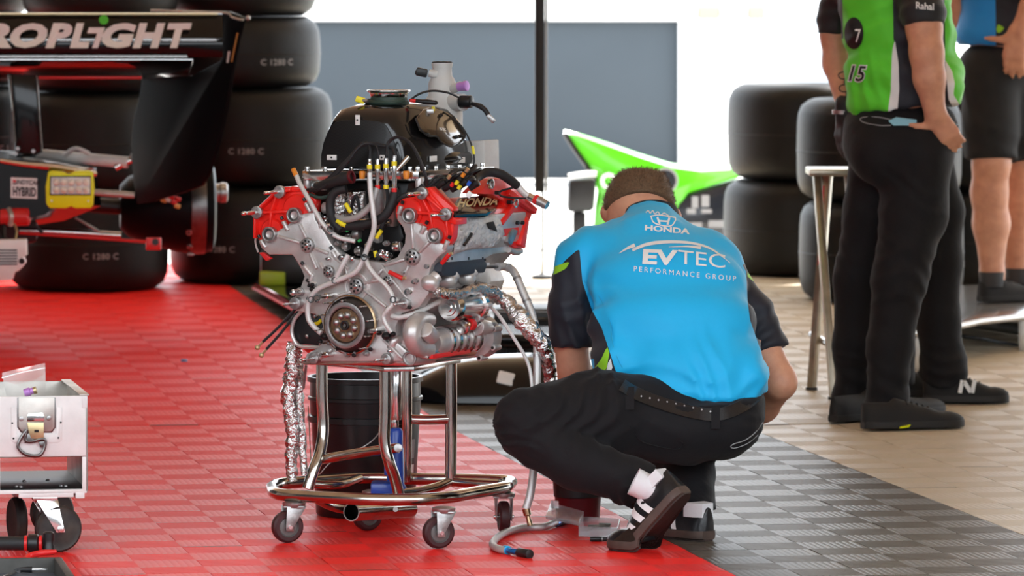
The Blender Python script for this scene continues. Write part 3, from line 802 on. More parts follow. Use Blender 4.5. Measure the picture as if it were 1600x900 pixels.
epart(MB().tube([eu(x, y, 0.200) for x, y in ((672, 500), (655, 500), (645, 512), (644, 528), (652, 542), (668, 546))], [11 * PXM, 13 * PXM, 14 * PXM, 14 * PXM, 14 * PXM, 15 * PXM], 16), 'pump_elbow', 'cast_alloy', oil)
epart(MB().cyl(eu(664, 515, 0.225), eu(676, 527, 0.225), 13 * PXM, n=20, bev=0.003), 'elbow_union', 'cast_alloy', oil)
epart(MB().cyl(eu(722, 511, 0.235), eu(746, 500, 0.235), 12 * PXM, 11 * PXM, n=20, bev=0.003), 'regulator', 'machined', oil)
epart(MB().cyl(eu(764, 511, 0.235), eu(744, 511, 0.235), 10 * PXM, 14 * PXM, n=20, bev=0.003), 'regulator_body', 'cast_alloy', oil)
epart(MB().ring(eu(731, 507, 0.245), eu(737, 507, 0.245), 10 * PXM, 6 * PXM, 20, 0.001), 'red_band', 'red_plastic', oil)
epart(MB().lathe(eu(734, 507, 0.245), -VA + UA * 0.2, [(0, 6 * PXM), (0.02, 5 * PXM), (0.022, 2.4 * PXM), (0.035, 2 * PXM), (0.035, 0)], 12), 'regulator_stem', 'bronze', oil)
for x, y in ((740, 495), (757, 494), (771, 507), (719, 495), (741, 470), (754, 473), (735, 516)):
    c = eu(x, y, 0.245); epart(MB().cyl(c, c - VA * 0.012, 4.4 * PXM, n=6).cyl(c - VA * 0.012, c - VA * 0.013, 2.2 * PXM, n=8), 'pump_bolt', 'zinc', oil)
ecyl((641, 560), (674, 556), 11.5, 0.175, 'drain_boss', 'cast_alloy'); c = eu(641, 560, 0.175)
epart(MB().ring(c, c - (eu(674, 556, 0.175) - c).normalized() * 0.006, 12 * PXM, 8 * PXM, 24, 0.001), 'drain_ring', 'zinc')
epart(MB().cyl(eu(611, 523, 0.12), eu(638, 523, 0.12), 5 * PXM, n=14, bev=0.001), 'cross_pipe', 'cast_alloy')
epart(MB().tube([ev(612, 545, -0.015), ev(616, 533, -0.015), ev(628, 532, 0.0), ev(640, 545, 0.01), ev(652, 556, 0.03)], 8 * PXM, 12), 'coolant_pipe', 'cast_alloy')
epart(MB().tube([ev(615, 513, -0.01), ev(616, 500, -0.01)], 5 * PXM, 12, 1), 'coolant_stub', 'cast_alloy')
# exhaust flank: dark rail with ports below
epart(eside([(690, 424), (692, 410), (755, 404), (762, 412), (758, 426), (700, 432), (692, 431)], 0.254, -UA * 0.06, 0.004), 'port_cover', mat('slate', (0.03, 0.036, 0.05), 0.5, bump=(200, 0.1)))
for x in (704, 730, 752): epart(MB().hexbolt(eu(x, 406, 0.248), ZA, 0.006, 0.007, 8).cyl(eu(x - 6, 406, 0.248), eu(x + 6, 406, 0.248), 0.003), 'cap_screw', 'black_plastic')
for k, x in enumerate((672, 700, 729)):
    y = 442 - k * 4; c = eu(x, y, 0.232)
    b = MB(); b.ell(c, (15 * PXM, 13 * PXM, 13 * PXM), n=16); b.cyl(c, eu(x + 12, y - 12, 0.245), 9 * PXM, 10 * PXM, n=16, bev=0.002)
    epart(b, 'exhaust_port', 'cast_alloy')
epart(MB().prism([eu(x, y, 0.214) for x, y in ((676, 425), (765, 405), (768, 440), (758, 452), (676, 466))], -UA * 0.05, bev=0.003), 'block_flank', 'cast_alloy')
for x, y in ((652, 438), (641, 456), (690, 456), (668, 416), (744, 442)): epart(MB().hexbolt(eu(x, y, 0.24), -VA, 0.006, 0.01, 8), 'flank_bolt', 'zinc')
for p, q in (((608, 425), (629, 435)), ((690, 412), (702, 397))):
    epart(MB().cyl(ev(*p, -0.04), ev(*q, -0.04), 3.6 * PXM, n=10, bev=0.001), 'red_sleeve', 'red_plastic')
    epart(MB().cyl(ev(*q, -0.04), ev(q[0] + 5, q[1] - 1, -0.04), 2.6 * PXM, n=8), 'sleeve_tip', 'gold_cad')
epart(MB().prism([ev(x, y, -0.005) for x, y in ((404, 395), (411, 394), (424, 404), (415, 408))], VA * 0.012, bev=0.002), 'red_tag', 'red_plastic')
epart(MB().tube([ev(x, y, 0.01) for x, y in ((401, 365), (399, 378), (403, 394))], 1.6 * PXM, 6), 'tag_wire', 'white_hose')
# ---------------------------------------------------------------- intake plenum
def plen_ring(v, hw, w0, w1, tw, cu, n=7, grow=0.0):
    """one cross-section of the intake box: straight flanks leaning in, round shoulders"""
    pts = []
    prof = [(hw, w0), (hw * 1.0, w0 + 0.25 * (w1 - w0)), (hw * 0.94, w0 + 0.50 * (w1 - w0)), (hw * 0.83, w0 + 0.72 * (w1 - w0)), (hw * 0.71, w0 + 0.89 * (w1 - w0)), (hw * 0.62, w0 + 0.955 * (w1 - w0)), (hw * 0.46, w0 + 0.99 * (w1 - w0)), (0, w1 + 0.002)]
    for x, z in prof: pts.append(el(cu + x, v, z))
    for x, z in prof[-2::-1]: pts.append(el(cu - x, v, z))
    return pts
CU = -0.006
rings = [plen_ring(0.050, 0.112, 0.492, 0.618, 0.050, CU - 0.004), plen_ring(0.060, 0.120, 0.489, 0.630, 0.058, CU), plen_ring(0.085, 0.125, 0.488, 0.644, 0.062, CU), plen_ring(0.16, 0.127, 0.488, 0.654, 0.066, CU), plen_ring(0.25, 0.127, 0.488, 0.654, 0.068, CU), plen_ring(0.36, 0.123, 0.488, 0.640, 0.064, CU), plen_ring(0.40, 0.116, 0.488, 0.620, 0.058, CU), plen_ring(0.415, 0.10, 0.492, 0.60, 0.05, CU)]
plenum = epart(MB().loft(rings), 'intake_plenum', 'carbon_gloss', ang=50)
fr = plen_ring(0.048, 0.110, 0.494, 0.612, 0.050, CU - 0.004)
epart(MB().prism(fr, -VA * 0.003, bev=0.001), 'plenum_front', 'carbon', plenum)
for x, y, w_, h_ in ((559, 187.5, 7, 16), (518.5, 246, 15, 8), (597, 246, 12, 8)):
    c = ev(x, y, 0.044)
    epart(MB().box(c, (w_ * PXM / EC, 0.004, h_ * PXM), Matrix.Rotation(-EA, 3, 'Z'), 0.001), 'clip_plate', 'white_alloy', plenum)
    epart(MB().cyl(c - VA * 0.0015, c - VA * 0.0032, 1.6 * PXM, n=10), 'clip_hole', 'dark_recess', plenum)
for x, y in ((677, 248), (721, 250)):
    c = eu(x, y, CU + 0.131); epart(MB().box(c, (0.004, 10 * PXM / ES, 9 * PXM), Matrix.Rotation(-EA, 3, 'Z'), 0.001), 'clip_plate', 'white_alloy', plenum)
# side tray on the sloping flank, brown reflection painted into its colour
sp = el(CU + 0.119, 0.2, 0.604); sn = (UA * 0.917 + ZA * 0.40)
tray = [raypl(x, y, sp, sn) for x, y in ((649, 185), (660, 172), (672, 168), (702, 179), (711, 186), (727, 210), (724, 218), (704, 229), (693, 224), (682, 214), (669, 211), (655, 205))]
epart(MB().prism(tray, sn * 0.006, bev=0.001), 'side_tray', 'brown_reflection', plenum)
epart(MB().tube([raypl(x, y, sp + sn * 0.007, sn) for x, y in ((649, 185), (656, 200), (668, 212), (682, 213), (690, 222), (704, 229), (716, 225), (727, 212), (718, 196), (708, 181))], 1.5 * PXM, 6), 'tray_edge', 'black_rubber', plenum)
for x, y in ((668, 210), (689, 180), (713, 214), (722, 212)): epart(MB().ell(raypl(x, y, sp + sn * 0.008, sn), (0.006, 0.006, 0.005), n=10), 'tray_clip', 'black_plastic', plenum)
ta = (raypl(705, 204, sp + sn * 0.0075, sn) - raypl(685, 201, sp + sn * 0.0075, sn)).normalized()
text_mb('HI-TEC', 0.010, plane_map(raypl(692, 202, sp + sn * 0.0072, sn), ta, sn.cross(ta)), bold=0.0003).build('tray_print', 'white_print', plenum)['kind'] = 'stuff'
epart(MB().box(raypl(672, 174, sp + sn * 0.01, sn), (0.018, 0.012, 0.012), bev=0.002), 'tray_connector', 'zinc', plenum)
epart(MB().box(raypl(677, 170, sp + sn * 0.012, sn), (0.008, 0.010, 0.012), bev=0.001), 'yellow_label', 'yellow', plenum)
# lower side bulge
epart(MB().tube([el(CU + 0.108, 0.24, 0.507), el(CU + 0.115, 0.30, 0.510), el(CU + 0.110, 0.41, 0.508)], [0.016, 0.020, 0.018], 14), 'side_duct', 'carbon_gloss', plenum)
# inlet ring on rubber sleeve
ic = el(CU + 0.012, 0.17, 0.655)
epart(MB().lathe(ic, ZA, [(-0.006, 0.052), (0.002, 0.053), (0.004, 0.048), (0.012, 0.047), (0.014, 0.044)], 36), 'rubber_sleeve', 'green_rubber', plenum)
ring_o = epart(MB().lathe(ic + ZA * 0.010, ZA, [(0, 0.043), (0.004, 0.046), (0.014, 0.049), (0.018, 0.0555), (0.021, 0.0555), (0.021, 0.052), (0.012, 0.045), (0.0, 0.040)], 40), 'inlet_ring', 'machined', plenum)
epart(MB().cyl(ic + ZA * 0.012, ic + ZA * 0.013, 0.042, n=32), 'inlet_bore', 'dark_recess', plenum)
epart(MB().tube([ic - UA * 0.05 + VA * 0.03 + ZA * 0.004, ic - UA * 0.05 - VA * 0.03 + ZA * 0.002, ic + UA * 0.03 - VA * 0.055, ic + UA * 0.055 - VA * 0.02 + ZA * 0.006], 0.006, 8), 'sleeve_strap', 'green_rubber', plenum)
c = ev(563, 156, 0.10); epart(MB().box(c, (0.024, 0.016, 0.016), Matrix.Rotation(0.3, 3, 'Y'), 0.003), 'yellow_plug', 'yellow', plenum); epart(MB().cyl(c, c + UA * 0.022 - ZA * 0.003, 0.005, n=10), 'plug_stem', 'zinc', plenum)
a, c = ev(641, 157, 0.16), ev(676, 160, 0.17)
epart(MB().lathe(a, c - a, [(0, 0), (0, 0.0045), (0.014, 0.0055), (0.016, 0.005)], 10), 'red_tip', 'red_plastic', plenum); epart(MB().lathe(a + (c - a) * 0.25, c - a, [(0, 0.005), (0.03, 0.007), (0.055, 0.006), (0.06, 0.0)], 10), 'tool_grip', 'black_plastic', plenum)

# ---------------------------------------------------------------- grey catch tank behind the plenum
VT = 0.44
tc_ = ev(691, 190, VT)
def tz(py): return (ev(691, py, VT) - tc_).z
tank = epart(MB().lathe(tc_, ZA, [(tz(250), 0), (tz(250), 26 * PXM), (tz(226), 30 * PXM), (tz(196), 33 * PXM), (tz(172), 33 * PXM), (tz(160), 29 * PXM), (tz(148), 22.5 * PXM), (tz(130), 22 * PXM), (tz(124), 20 * PXM), (tz(118), 16 * PXM), (tz(106), 15.5 * PXM), (tz(103), 17 * PXM), (tz(98), 17 * PXM), (tz(98), 0)], 40), 'catch_tank', 'tank_grey')
epart(MB().lathe(tc_, ZA, [(tz(99.5), 16.5 * PXM), (tz(97), 16.5 * PXM), (tz(96), 14 * PXM), (tz(96), 0)], 32), 'neck_seal', 'black_rubber', tank)
epart(MB().cyl(ev(705, 140, VT), ev(720, 134, VT - 0.03), 7.5 * PXM, n=18, bev=0.002), 'tank_port', 'tank_grey', tank)
epart(MB().lathe(ev(716, 135.5, VT - 0.03), ev(730, 134, VT - 0.03) - ev(716, 135.5, VT - 0.03), [(0, 7 * PXM), (0.016, 7.4 * PXM), (0.018, 8.2 * PXM), (0.026, 8.2 * PXM), (0.027, 0)], 20), 'purple_cap', 'purple_cap', tank)
epart(MB().cyl(ev(684, 117, VT - 0.02), ev(670, 114, VT - 0.03), 7 * PXM, 6 * PXM, n=16, bev=0.002), 'tank_port', 'tank_grey', tank)
c = ev(659, 113, VT - 0.03); epart(MB().box(c, (0.030, 0.02, 0.022), Matrix.Rotation(0.2, 3, 'Y'), 0.004).box(c - UA * 0.012, (0.014, 0.024, 0.012), None, 0.003), 'tank_connector', 'black_plastic', tank)
epart(MB().cyl(ev(700, 160, VT), ev(724, 160, VT - 0.03), 14 * PXM, n=18, bev=0.002), 'sensor_port', 'tank_grey', tank)
epart(MB().cyl(ev(719, 159, VT - 0.04), ev(737, 159, VT - 0.04), 10 * PXM, n=24, bev=0.002), 'sensor_cap', 'black_plastic', tank)
epart(MB().tube([ev(738, 162, VT - 0.04), ev(750, 166, VT - 0.05), ev(758, 172, VT - 0.05), ev(763, 180, VT - 0.05)], [3 * PXM, 4.5 * PXM, 4 * PXM, 4 * PXM], 10), 'sensor_lead', 'cable_black', tank)
epart(MB().box(ev(767, 185, VT - 0.05), (0.012, 0.014, 0.026), Matrix.Rotation(-0.75, 3, 'Y'), 0.003), 'lead_plug', 'zinc', tank)
epart(MB().prism([ev(x, y, VT - 0.04) for x, y in ((724, 221), (757, 219), (758, 270), (750, 280), (728, 276))], VA * 0.08, bev=0.004), 'tank_foot', 'tank_grey', tank)

# ---------------------------------------------------------------- throttle flange, valley
fl = epart(MB().prism([ev(x, y, 0.015) for x, y in ((472, 267), (654, 268), (654, 279), (596, 281), (590, 276), (520, 276), (514, 283), (476, 281), (472, 277))], VA * 0.40, bev=0.0015), 'throttle_flange', 'machined')
for x in (480, 508, 532, 549, 592, 612, 640, 652):
    c = ev(x, 268, 0.025); epart(MB().cyl(c, c + ZA * 0.012, 0.0055, n=8, bev=0.0008).cyl(c - ZA * 0.022, c + ZA * 0.004, 0.007, n=12), 'flange_bolt', 'bright_steel', fl)
for k in range(6):
    c = el(0.167, 0.06 + k * 0.062, 0.484); epart(MB().cyl(c, c + ZA * 0.014, 0.0055, n=8, bev=0.0008).cyl(c - ZA * 0.022, c, 0.008, n=12), 'flange_bolt', 'bright_steel', fl)
for x, y in ((480, 290), (655, 290), (505, 290)):
    c = ev(x, y, 0.03); epart(MB().cyl(c - ZA * 0.012, c + ZA * 0.02, 0.010, n=14, bev=0.001), 'flange_leg', 'cast_alloy', fl)
for x in (566, 635): epart(MB().lathe(ev(x, 272, 0.0), ZA, [(-0.012, 0), (-0.012, 0.007), (0.004, 0.009), (0.008, 0.007), (0.008, 0)], 12), 'orange_stop', 'orange_lead', fl)
# dark mass of the valley with wrapped runners
epart(MB().prism([ev(x, y, 0.07) for x, y in ((486, 284), (640, 284), (624, 345), (632, 372), (612, 404), (540, 402), (505, 360), (492, 330))], VA * 0.30, bev=0.01), 'valley_floor', 'black_plastic')
for x, y, v_, r in ((530, 330, 0.045, 17), (560, 328, 0.05, 17), (592, 325, 0.06, 15), (612, 322, 0.06, 13)):
    c = ev(x, y, v_)
    epart(MB().lathe(c, ZA - VA * 0.15, [(-0.05, 0), (-0.05, r * PXM * 0.7), (-0.03, r * PXM), (0.0, r * PXM * 0.95), (0.03, r * PXM), (0.05, r * PXM * 0.9), (0.05, 0)], 20), 'wrapped_runner', 'foil' if x < 580 else 'zinc')
for x, y, v_, r in ((510, 325, 0.03, 9), (507, 345, 0.03, 6), (545, 373, 0.01, 7), (557, 366, 0.0, 8), (540, 385, 0.0, 6), (620, 385, 0.0, 8), (604, 400, -0.01, 6), (560, 392, 0.0, 6), (577, 385, 0.0, 7), (525, 395, 0.0, 7), (590, 372, 0.03, 7)):
    c = ev(x, y, v_); b = MB(); b.cyl(c - UA * 0.008, c + UA * 0.010, r * PXM, n=14, bev=0.001); b.cyl(c - ZA * 0.012, c + ZA * 0.012, r * PXM * 0.55, n=10, bev=0.001)
    epart(b, 'fuel_fitting', rng.choice(('machined', 'cast_alloy', 'zinc')))
for x, y in ((550, 368), (560, 377), (541, 361)): epart(MB().cyl(ev(x, y, -0.005), ev(x + 4, y - 2, -0.005), 2.4 * PXM, n=8), 'green_seal', 'green_clip')
epart(MB().cyl(ev(500, 352, 0.0), ev(535, 352, 0.02), 4 * PXM, n=10).cyl(ev(560, 345, 0.0), ev(610, 346, 0.0), 4 * PXM, n=10), 'fuel_rail', 'bright_steel')
# injectors standing in front of the flange
for x, y0, y1, m2 in ((577.5, 248, 274, None), (590, 248, 292, 'red_plastic'), (603, 247, 292, 'yellow'), (616, 243, 297, 'red_plastic')):
    a, c = ev(x, y1, -0.01), ev(x, y0, -0.01); L = (c - a).length
    i_ = epart(MB().lathe(a, c - a, [(0, 0), (0, 2.6 * PXM), (L * 0.2, 3.6 * PXM), (L * 0.45, 3.6 * PXM), (L * 0.5, 4.2 * PXM), (L * 0.75, 4.2 * PXM), (L * 0.8, 3.2 * PXM), (L, 3.2 * PXM), (L, 0)], 14), 'pressure_sensor', 'machined')
    epart(MB().cyl(ev(x, y0 + 16, -0.01), ev(x, y0 + 9, -0.01), 4.35 * PXM, n=14), 'yellow_band', 'yellow', i_)
    if m2: epart(MB().cyl(ev(x, y1 + 3, -0.01), ev(x, y1 - 3, -0.01), 4.3 * PXM, n=12), 'tip_band', m2, i_)
a = ev(618, 268, 0.0); c = ev(634, 250, 0.02); epart(MB().lathe(a, c - a, [(0, 0.004), (0.02, 0.005), (0.03, 0.0065), (0.05, 0.0065), (0.05, 0)], 10), 'tilted_sensor', 'machined')

# ---------------------------------------------------------------- wires and hoses
def hose(pts, r, name, m, n=8, par=None, wob=None):
    P_ = []
    for p in pts:
        if len(p) == 3: P_.append(ev(*p))
        else: P_.append(eu(p[0], p[1], p[2]))          # (px, py, u, 'u')
    return epart(MB().tube(P_, [q * PXM for q in r] if isinstance(r, (list, tuple)) else r * PXM, n, 6, wob=wob), name, m, par)
hose([(478, 297, 0.01), (500, 290, -0.01), (535, 257, -0.015), (558, 232, 0.0), (571, 222, 0.01), (578, 232, -0.005), (578, 248, -0.01)], 2.3, 'sensor_cable', 'cable_black')
hose([(484, 299, 0.0), (505, 290, -0.015), (537, 258, -0.02), (560, 231, -0.005), (584, 225.5, 0.0), (591, 237, -0.008), (590.5, 248, -0.01)], 2.3, 'sensor_cable', 'cable_black')
hose([(490, 300, 0.0), (510, 289, -0.02), (541, 256, -0.02), (562, 229, -0.01), (580, 224, 0.0), (604.5, 230, 0.0), (603, 247, -0.01)], 2.3, 'sensor_cable', 'cable_black')
hose([(604, 243, -0.01), (607, 223, 0.0), (622, 214, 0.0), (640, 223, -0.01), (653, 243, -0.015), (664, 272, -0.02), (668, 292, 0.0)], 2.6, 'sensor_cable', 'cable_black')
hose([(616, 243, -0.01), (612, 232, 0.0), (600, 228, 0.0), (585, 226, 0.0)], 2.3, 'sensor_cable', 'cable_black')
hose([(640, 157, 0.17), (655, 147, 0.2), (675, 142, 0.25), (700, 145, 0.3), (718, 153, 0.37)], 1.8, 'tank_cable', 'cable_black')
hose([(680, 168, 0.30), (700, 180, 0.26), (720, 196, 0.25), (735, 222, 0.25), (741, 250, 0.25), (735, 270, 0.25)], 1.4, 'loom_wire', 'cable_black')
epart(MB().cyl(ev(738.5, 228, 0.248), ev(740.5, 241, 0.248), 2.2 * PXM, n=8), 'yellow_sleeve', 'yellow')
for (pts, r) in (([(520, 283, 0.0), (545, 276, -0.02)], [8, 9, 9]),):
    hose([(495, 292, 0.0), (515, 286, -0.01), (532, 281, -0.02), (547, 277, -0.02)], [6, 8, 9.5, 10], 'breather_hose', 'black_rubber', 14)
epart(MB().ring(ev(547, 277, -0.02), ev(551, 276, -0.02), 10.5 * PXM, 7 * PXM, 18, 0.001), 'breather_lip', 'burgundy')
hose([(577.5, 270, -0.025), (579, 299, -0.03), (583, 330, -0.035), (584, 359, -0.035), (570, 399, -0.035)], 4.3, 'vent_line', 'white_hose', 10)
hose([(521, 338, -0.01), (540, 343, -0.02), (560, 338, -0.025), (580, 320, -0.02), (589, 294, -0.01)], 5.2, 'ribbed_line', 'grey_hose', 12, wob=0.05)
hose([(541, 294, -0.01), (524, 300, -0.015), (516, 315, -0.015), (517, 334, -0.015), (524, 350, -0.02), (533, 360, -0.02)], 7.0, 'loom_hose', 'black_rubber', 12)
hose([(520, 350, -0.01), (545, 353, -0.015), (575, 350, -0.015), (600, 338, -0.015), (612, 318, -0.01), (618, 296, 0.0)], 7.2, 'loom_hose', 'black_rubber', 12)
hose([(618, 316, 0.0), (632, 306, 0.0), (648, 300, 0.02), (662, 290, 0.03)], 5.0, 'loom_hose', 'black_rubber', 12)
hose([(604, 290, 0.0), (606, 315, 0.0), (600, 345, -0.01), (592, 365, -0.01)], 3, 'sensor_cable', 'cable_black')
hose([(548, 330, 0.02), (552, 312, 0.01), (558, 308, 0.01), (562, 330, 0.01)], 2.6, 'sensor_cable', 'cable_black')
for x, y, dx, dy in ((540, 318, 8, 14), (526, 345, 14, 8), (588, 372, 8, -12), (532, 350, 8, 2), (586, 392, 2, 10)):
    epart(MB().cyl(ev(x, y, -0.025), ev(x + dx, y + dy, -0.025), 3.4 * PXM, n=10, bev=0.001), 'yellow_label', 'yellow')
hose([(461, 270, 0.0), (470, 290, -0.015), (484, 314, -0.03), (497, 338, -0.035), (508, 354, -0.035), (527, 370, -0.03), (555, 377, -0.02)], 3.8, 'vent_line', 'white_hose', 10)
epart(MB().cyl(ev(458, 264, 0.0), ev(463, 275, -0.004), 4 * PXM, n=10, bev=0.001), 'orange_end', 'orange_lead')
hose([(483, 304, 0.0), (500, 309, 0.0), (516, 306, 0.01)], 3, 'vacuum_line', 'green_rubber')
hose([(569, 402, -0.04), (557, 423, -0.045), (540, 433, -0.045), (523, 440, -0.045), (495, 453, -0.045), (482, 474, -0.045), (482, 497, -0.045), (490, 510, -0.045), (502, 521, -0.045)], 4.2, 'drain_line', 'white_hose', 10)
hose([(544, 398, -0.04), (534, 416, -0.045), (523, 437, -0.045)], 4.0, 'drain_line', 'white_hose', 10)
hose([(571, 404, -0.04), (577, 418, -0.045), (588, 432, -0.045), (602, 445, -0.045), (612, 460, -0.045), (614, 474, -0.045), (606, 484, -0.05), (599, 494, -0.05), (604, 508, -0.05), (611.5, 519, -0.045)], 3.8, 'drain_line', 'white_hose', 10)
hose([(612, 494, -0.03), (625, 496, -0.03), (645, 491, -0.02), (665, 482, 0.02), (692, 468, 0.06)], 4.2, 'drain_line', 'white_hose', 10)
for x, y in ((523, 438), (486, 468), (495, 466), (614, 468), (569, 402), (516, 358)):
    epart(MB().ring(ev(x, y, -0.052), ev(x, y, -0.038), 5.4 * PXM, 4.0 * PXM, 12), 'cable_tie', 'black_plastic')
# loom on the right: many thin wires into plugs
for k in range(9):
    x0 = 665 + k * 7; y0 = 292 - k * 1.5
    hose([(x0, y0, 0.03 + 0.006 * k), (x0 + 16, y0 - 10 + rng.uniform(-6, 6), 0.05), (x0 + 30, y0 - 16 + rng.uniform(-8, 8), 0.10), (735, 268 + rng.uniform(-8, 10), 0.16)], rng.uniform(1.8, 3.2), 'loom_wire', 'cable_black')
for x, y, m2 in ((712, 288, 'yellow'), (705, 291, 'red_plastic'), (716, 295, 'yellow'), (731, 289, 'blue_plastic'), (700, 279, 'gold_cad'), (728, 268, 'gold_cad'), (722, 276, 'orange_lead')):
    a = ev(x, y, 0.02); epart(MB().cyl(a, a + UA * 0.006 + ZA * 0.008, 3.2 * PXM, n=10), 'colour_band', m2)
for x, y in ((700, 292), (712, 293), (724, 288), (734, 283), (716, 284), (690, 288), (741, 290)):
    a = ev(x, y, 0.04); epart(MB().cyl(a - UA * 0.012 - ZA * 0.006, a + UA * 0.012 + ZA * 0.008, 5.5 * PXM, n=12, bev=0.001), 'loom_plug', 'black_plastic')
epart(MB().box(ev(733, 304, 0.03), (0.014, 0.006, 0.016), Matrix.Rotation(0.7, 3, 'Y'), 0.002), 'white_plug', 'white_paint')
hose([(740, 285, 0.10), (748, 276, 0.16), (762, 269, 0.20), (782, 272, 0.23), (798, 282, 0.26), (808, 290, 0.28)], [5, 7, 7.5, 7.5, 7.5, 7], 'supply_hose', 'black_rubber', 14)
hose([(808, 290, 0.28), (818, 301, 0.29), (828, 308, 0.30)], [5.5, 5.2, 4.8], 'hose_ferrule', 'white_hose', 12)
hose([(826, 307, 0.30), (836, 312, 0.30)], [6.5, 6.5], 'coupling_collar', 'machined', 14)
hose([(836, 311, 0.30), (842, 314, 0.30)], [8, 8], 'coupling_red', 'red_plastic', 14)
hose([(841, 313, 0.30), (855, 321, 0.30)], [8, 8, 7], 'coupling', 'zinc', 14)
hose([(802, 293, 0.27), (782, 299, 0.26), (783, 306, 0.26), (800, 309, 0.27), (822, 310, 0.28)], 1.6, 'tether', 'cable_black')
# foil wrapped pipes
def foilpipe(pts, r, name):
    P_ = catmull(pts, 7); rs = r
    b = MB(); random.seed(17); b.tube(P_, rs, 11, 1, wob=0.24)
    return epart(b, name, 'foil', ang=70)
foilpipe([eu(682, 456, 0.25), eu(711, 460, 0.265), eu(749, 451, 0.26), ev(786, 468, 0.28), ev(817, 502, 0.28), ev(849, 540, 0.30), ev(858, 572, 0.34), ev(860, 610, 0.36), ev(856, 660, 0.38)], [0.012, 0.014, 0.015, 0.018, 0.023, 0.021, 0.018, 0.016, 0.014], 'foil_pipe')
foilpipe([ev(462, 536, 0.06), ev(458, 560, 0.05), ev(457, 580, 0.05), ev(452, 620, 0.05), ev(458, 672, 0.05), ev(455, 712, 0.05), ev(457, 752, 0.05)], [0.020, 0.019, 0.021, 0.020, 0.018, 0.016, 0.013], 'foil_pipe')
foilpipe([ev(466, 560, 0.07), ev(466, 612, 0.07), ev(470, 680, 0.07), ev(476, 742, 0.07)], [0.012, 0.014, 0.012, 0.008], 'foil_pipe')
b = MB().tube([ev(x, y, v) for x, y, v in ((478, 572, 0.02), (476, 590, 0.05), (474, 606, 0.07))], 2.4 * PXM, 8); epart(b, 'foil_tie', 'zinc')
epart(MB().cyl(eu(757, 417, 0.235), eu(780, 417, 0.235), 2.4 * PXM, n=8), 'drain_rod', 'dark_steel')
hp_ = [eu(777, 417, 0.235), eu(790, 417, 0.235), ev(803, 425, 0.35), ev(817, 456, 0.34), ev(833, 496, 0.33), ev(839, 534, 0.32), ev(839, 599, 0.30), ev(838, 660, 0.26), ev(834, 730, 0.22), ev(829, 770, 0.2), ev(822, 795, 0.19)]
hz = epart(MB().tube(hp_, 6.4 * PXM, 14), 'return_hose', 'silver_sleeve')
for t in range(7):
    P_ = catmull(hp_, 6); k = 8 + t * 6
    if k + 1 < len(P_): epart(MB().ring(P_[k], P_[k] + (P_[k + 1] - P_[k]).normalized() * 0.006, 7.0 * PXM, 6 * PXM, 16), 'hose_band', 'zinc', hz)
epart(MB().lathe(hp_[-1], Vector((0.25, -0.05, -1)), [(0, 6.6 * PXM), (0.016, 6.2 * PXM), (0.018, 3.8 * PXM), (0.030, 3.8 * PXM), (0.034, 4.6 * PXM), (0.044, 4.2 * PXM), (0.044, 0)], 14), 'hose_end', 'bronze', hz)
hose([(749, 463, 0.2), (777, 490, 0.24), (802, 527, 0.26), (824, 565, 0.28), (831, 600, 0.28), (832, 650, 0.27)], 3, 'vent_tube', 'white_hose')
for dx in (0, 8):
    a, c = ev(470 - dx * 0.1, 474 + dx, 0.0), ev(402 + dx * 0.8, 543 + dx * 1.5, -0.02)
    cb = epart(MB().tube([a, a.lerp(c, 0.5) - ZA * 0.003, a.lerp(c, 0.87)], 2.3 * PXM, 8, 4), 'clutch_cable', 'cable_black')
    epart(MB().cyl(a.lerp(c, 0.86), c, 1.9 * PXM, n=8).ell(c, (4.2 * PXM,) * 3, n=10), 'cable_nipple', 'gold_cad', cb)

# ================================================================ stand
def HP(px, py, z): 
    d = ray(px, py); return CAM0 + d * ((z - CAMH) / d.z)
ZT = 0.118
stand = thing('engine_stand', 'bent steel tube engine stand on four swivel castors with blue jack', 'engine stand', (HP(610, 765, 0).x, 14.35, 0))
RT = 9.6 * PXM
base = [(424, 762), (432, 771), (470, 775), (604, 781), (690, 778), (740, 770), (786, 762), (794, 757), (786, 751), (652, 748), (560, 747), (470, 753), (434, 757), (424, 762)]
bp = [HP(x, y, ZT) for x, y in base]
MB().tube(bp, RT, 14, 5, caps=False).build('base_ring', 'steel', stand)
def post(pts, d, name='post', r=9.4):
    P_ = [W(x, y, dd) for (x, y), dd in zip(pts, d)]
    return MB().tube(P_, r * PXM, 14, 5).build(name, 'steel', stand)
post([(503, 570), (503, 620), (505, 672), (500, 708), (490, 735), (481, 764)], [14.32, 14.32, 14.32, 14.30, 14.28, 14.27])
post([(602, 572), (602, 640), (601, 690), (608, 722), (616, 745), (623, 772)], [14.16, 14.16, 14.16, 14.16, 14.18, 14.20])
post([(636, 566), (636, 660), (635, 752)], [14.44, 14.44, 14.46], r=8.4)
post([(705, 560), (705, 660), (704, 756)], [14.46, 14.46, 14.46])
post([(503, 718), (560, 708), (622, 700)], [14.30, 14.25, 14.20], 'brace', 8)
post([(636, 655), (668, 656), (704, 655)], [14.45, 14.45, 14.46], 'cross_bar', 8)
post([(486, 756), (530, 757), (562, 747)], [14.32, 14.36, 14.45], 'floor_brace', 7)
post([(590, 770), (640, 770), (680, 762), (704, 752)], [14.28, 14.33, 14.4, 14.46], 'floor_brace', 8)
post([(704, 752), (740, 755), (780, 757)], [14.46, 14.43, 14.4], 'floor_brace', 8)
# top plate
pz = W(560, 569, 14.2).z
MB().prism([Vector((p.x, p.y, pz - 0.012)) for p in (W(488, 569, 14.36), W(600, 569, 14.10), W(648, 569, 14.12), W(720, 569, 14.42), W(706, 569, 14.52), W(500, 569, 14.52))], ZA * 0.012, bev=0.002).build('top_plate', 'machined', stand)
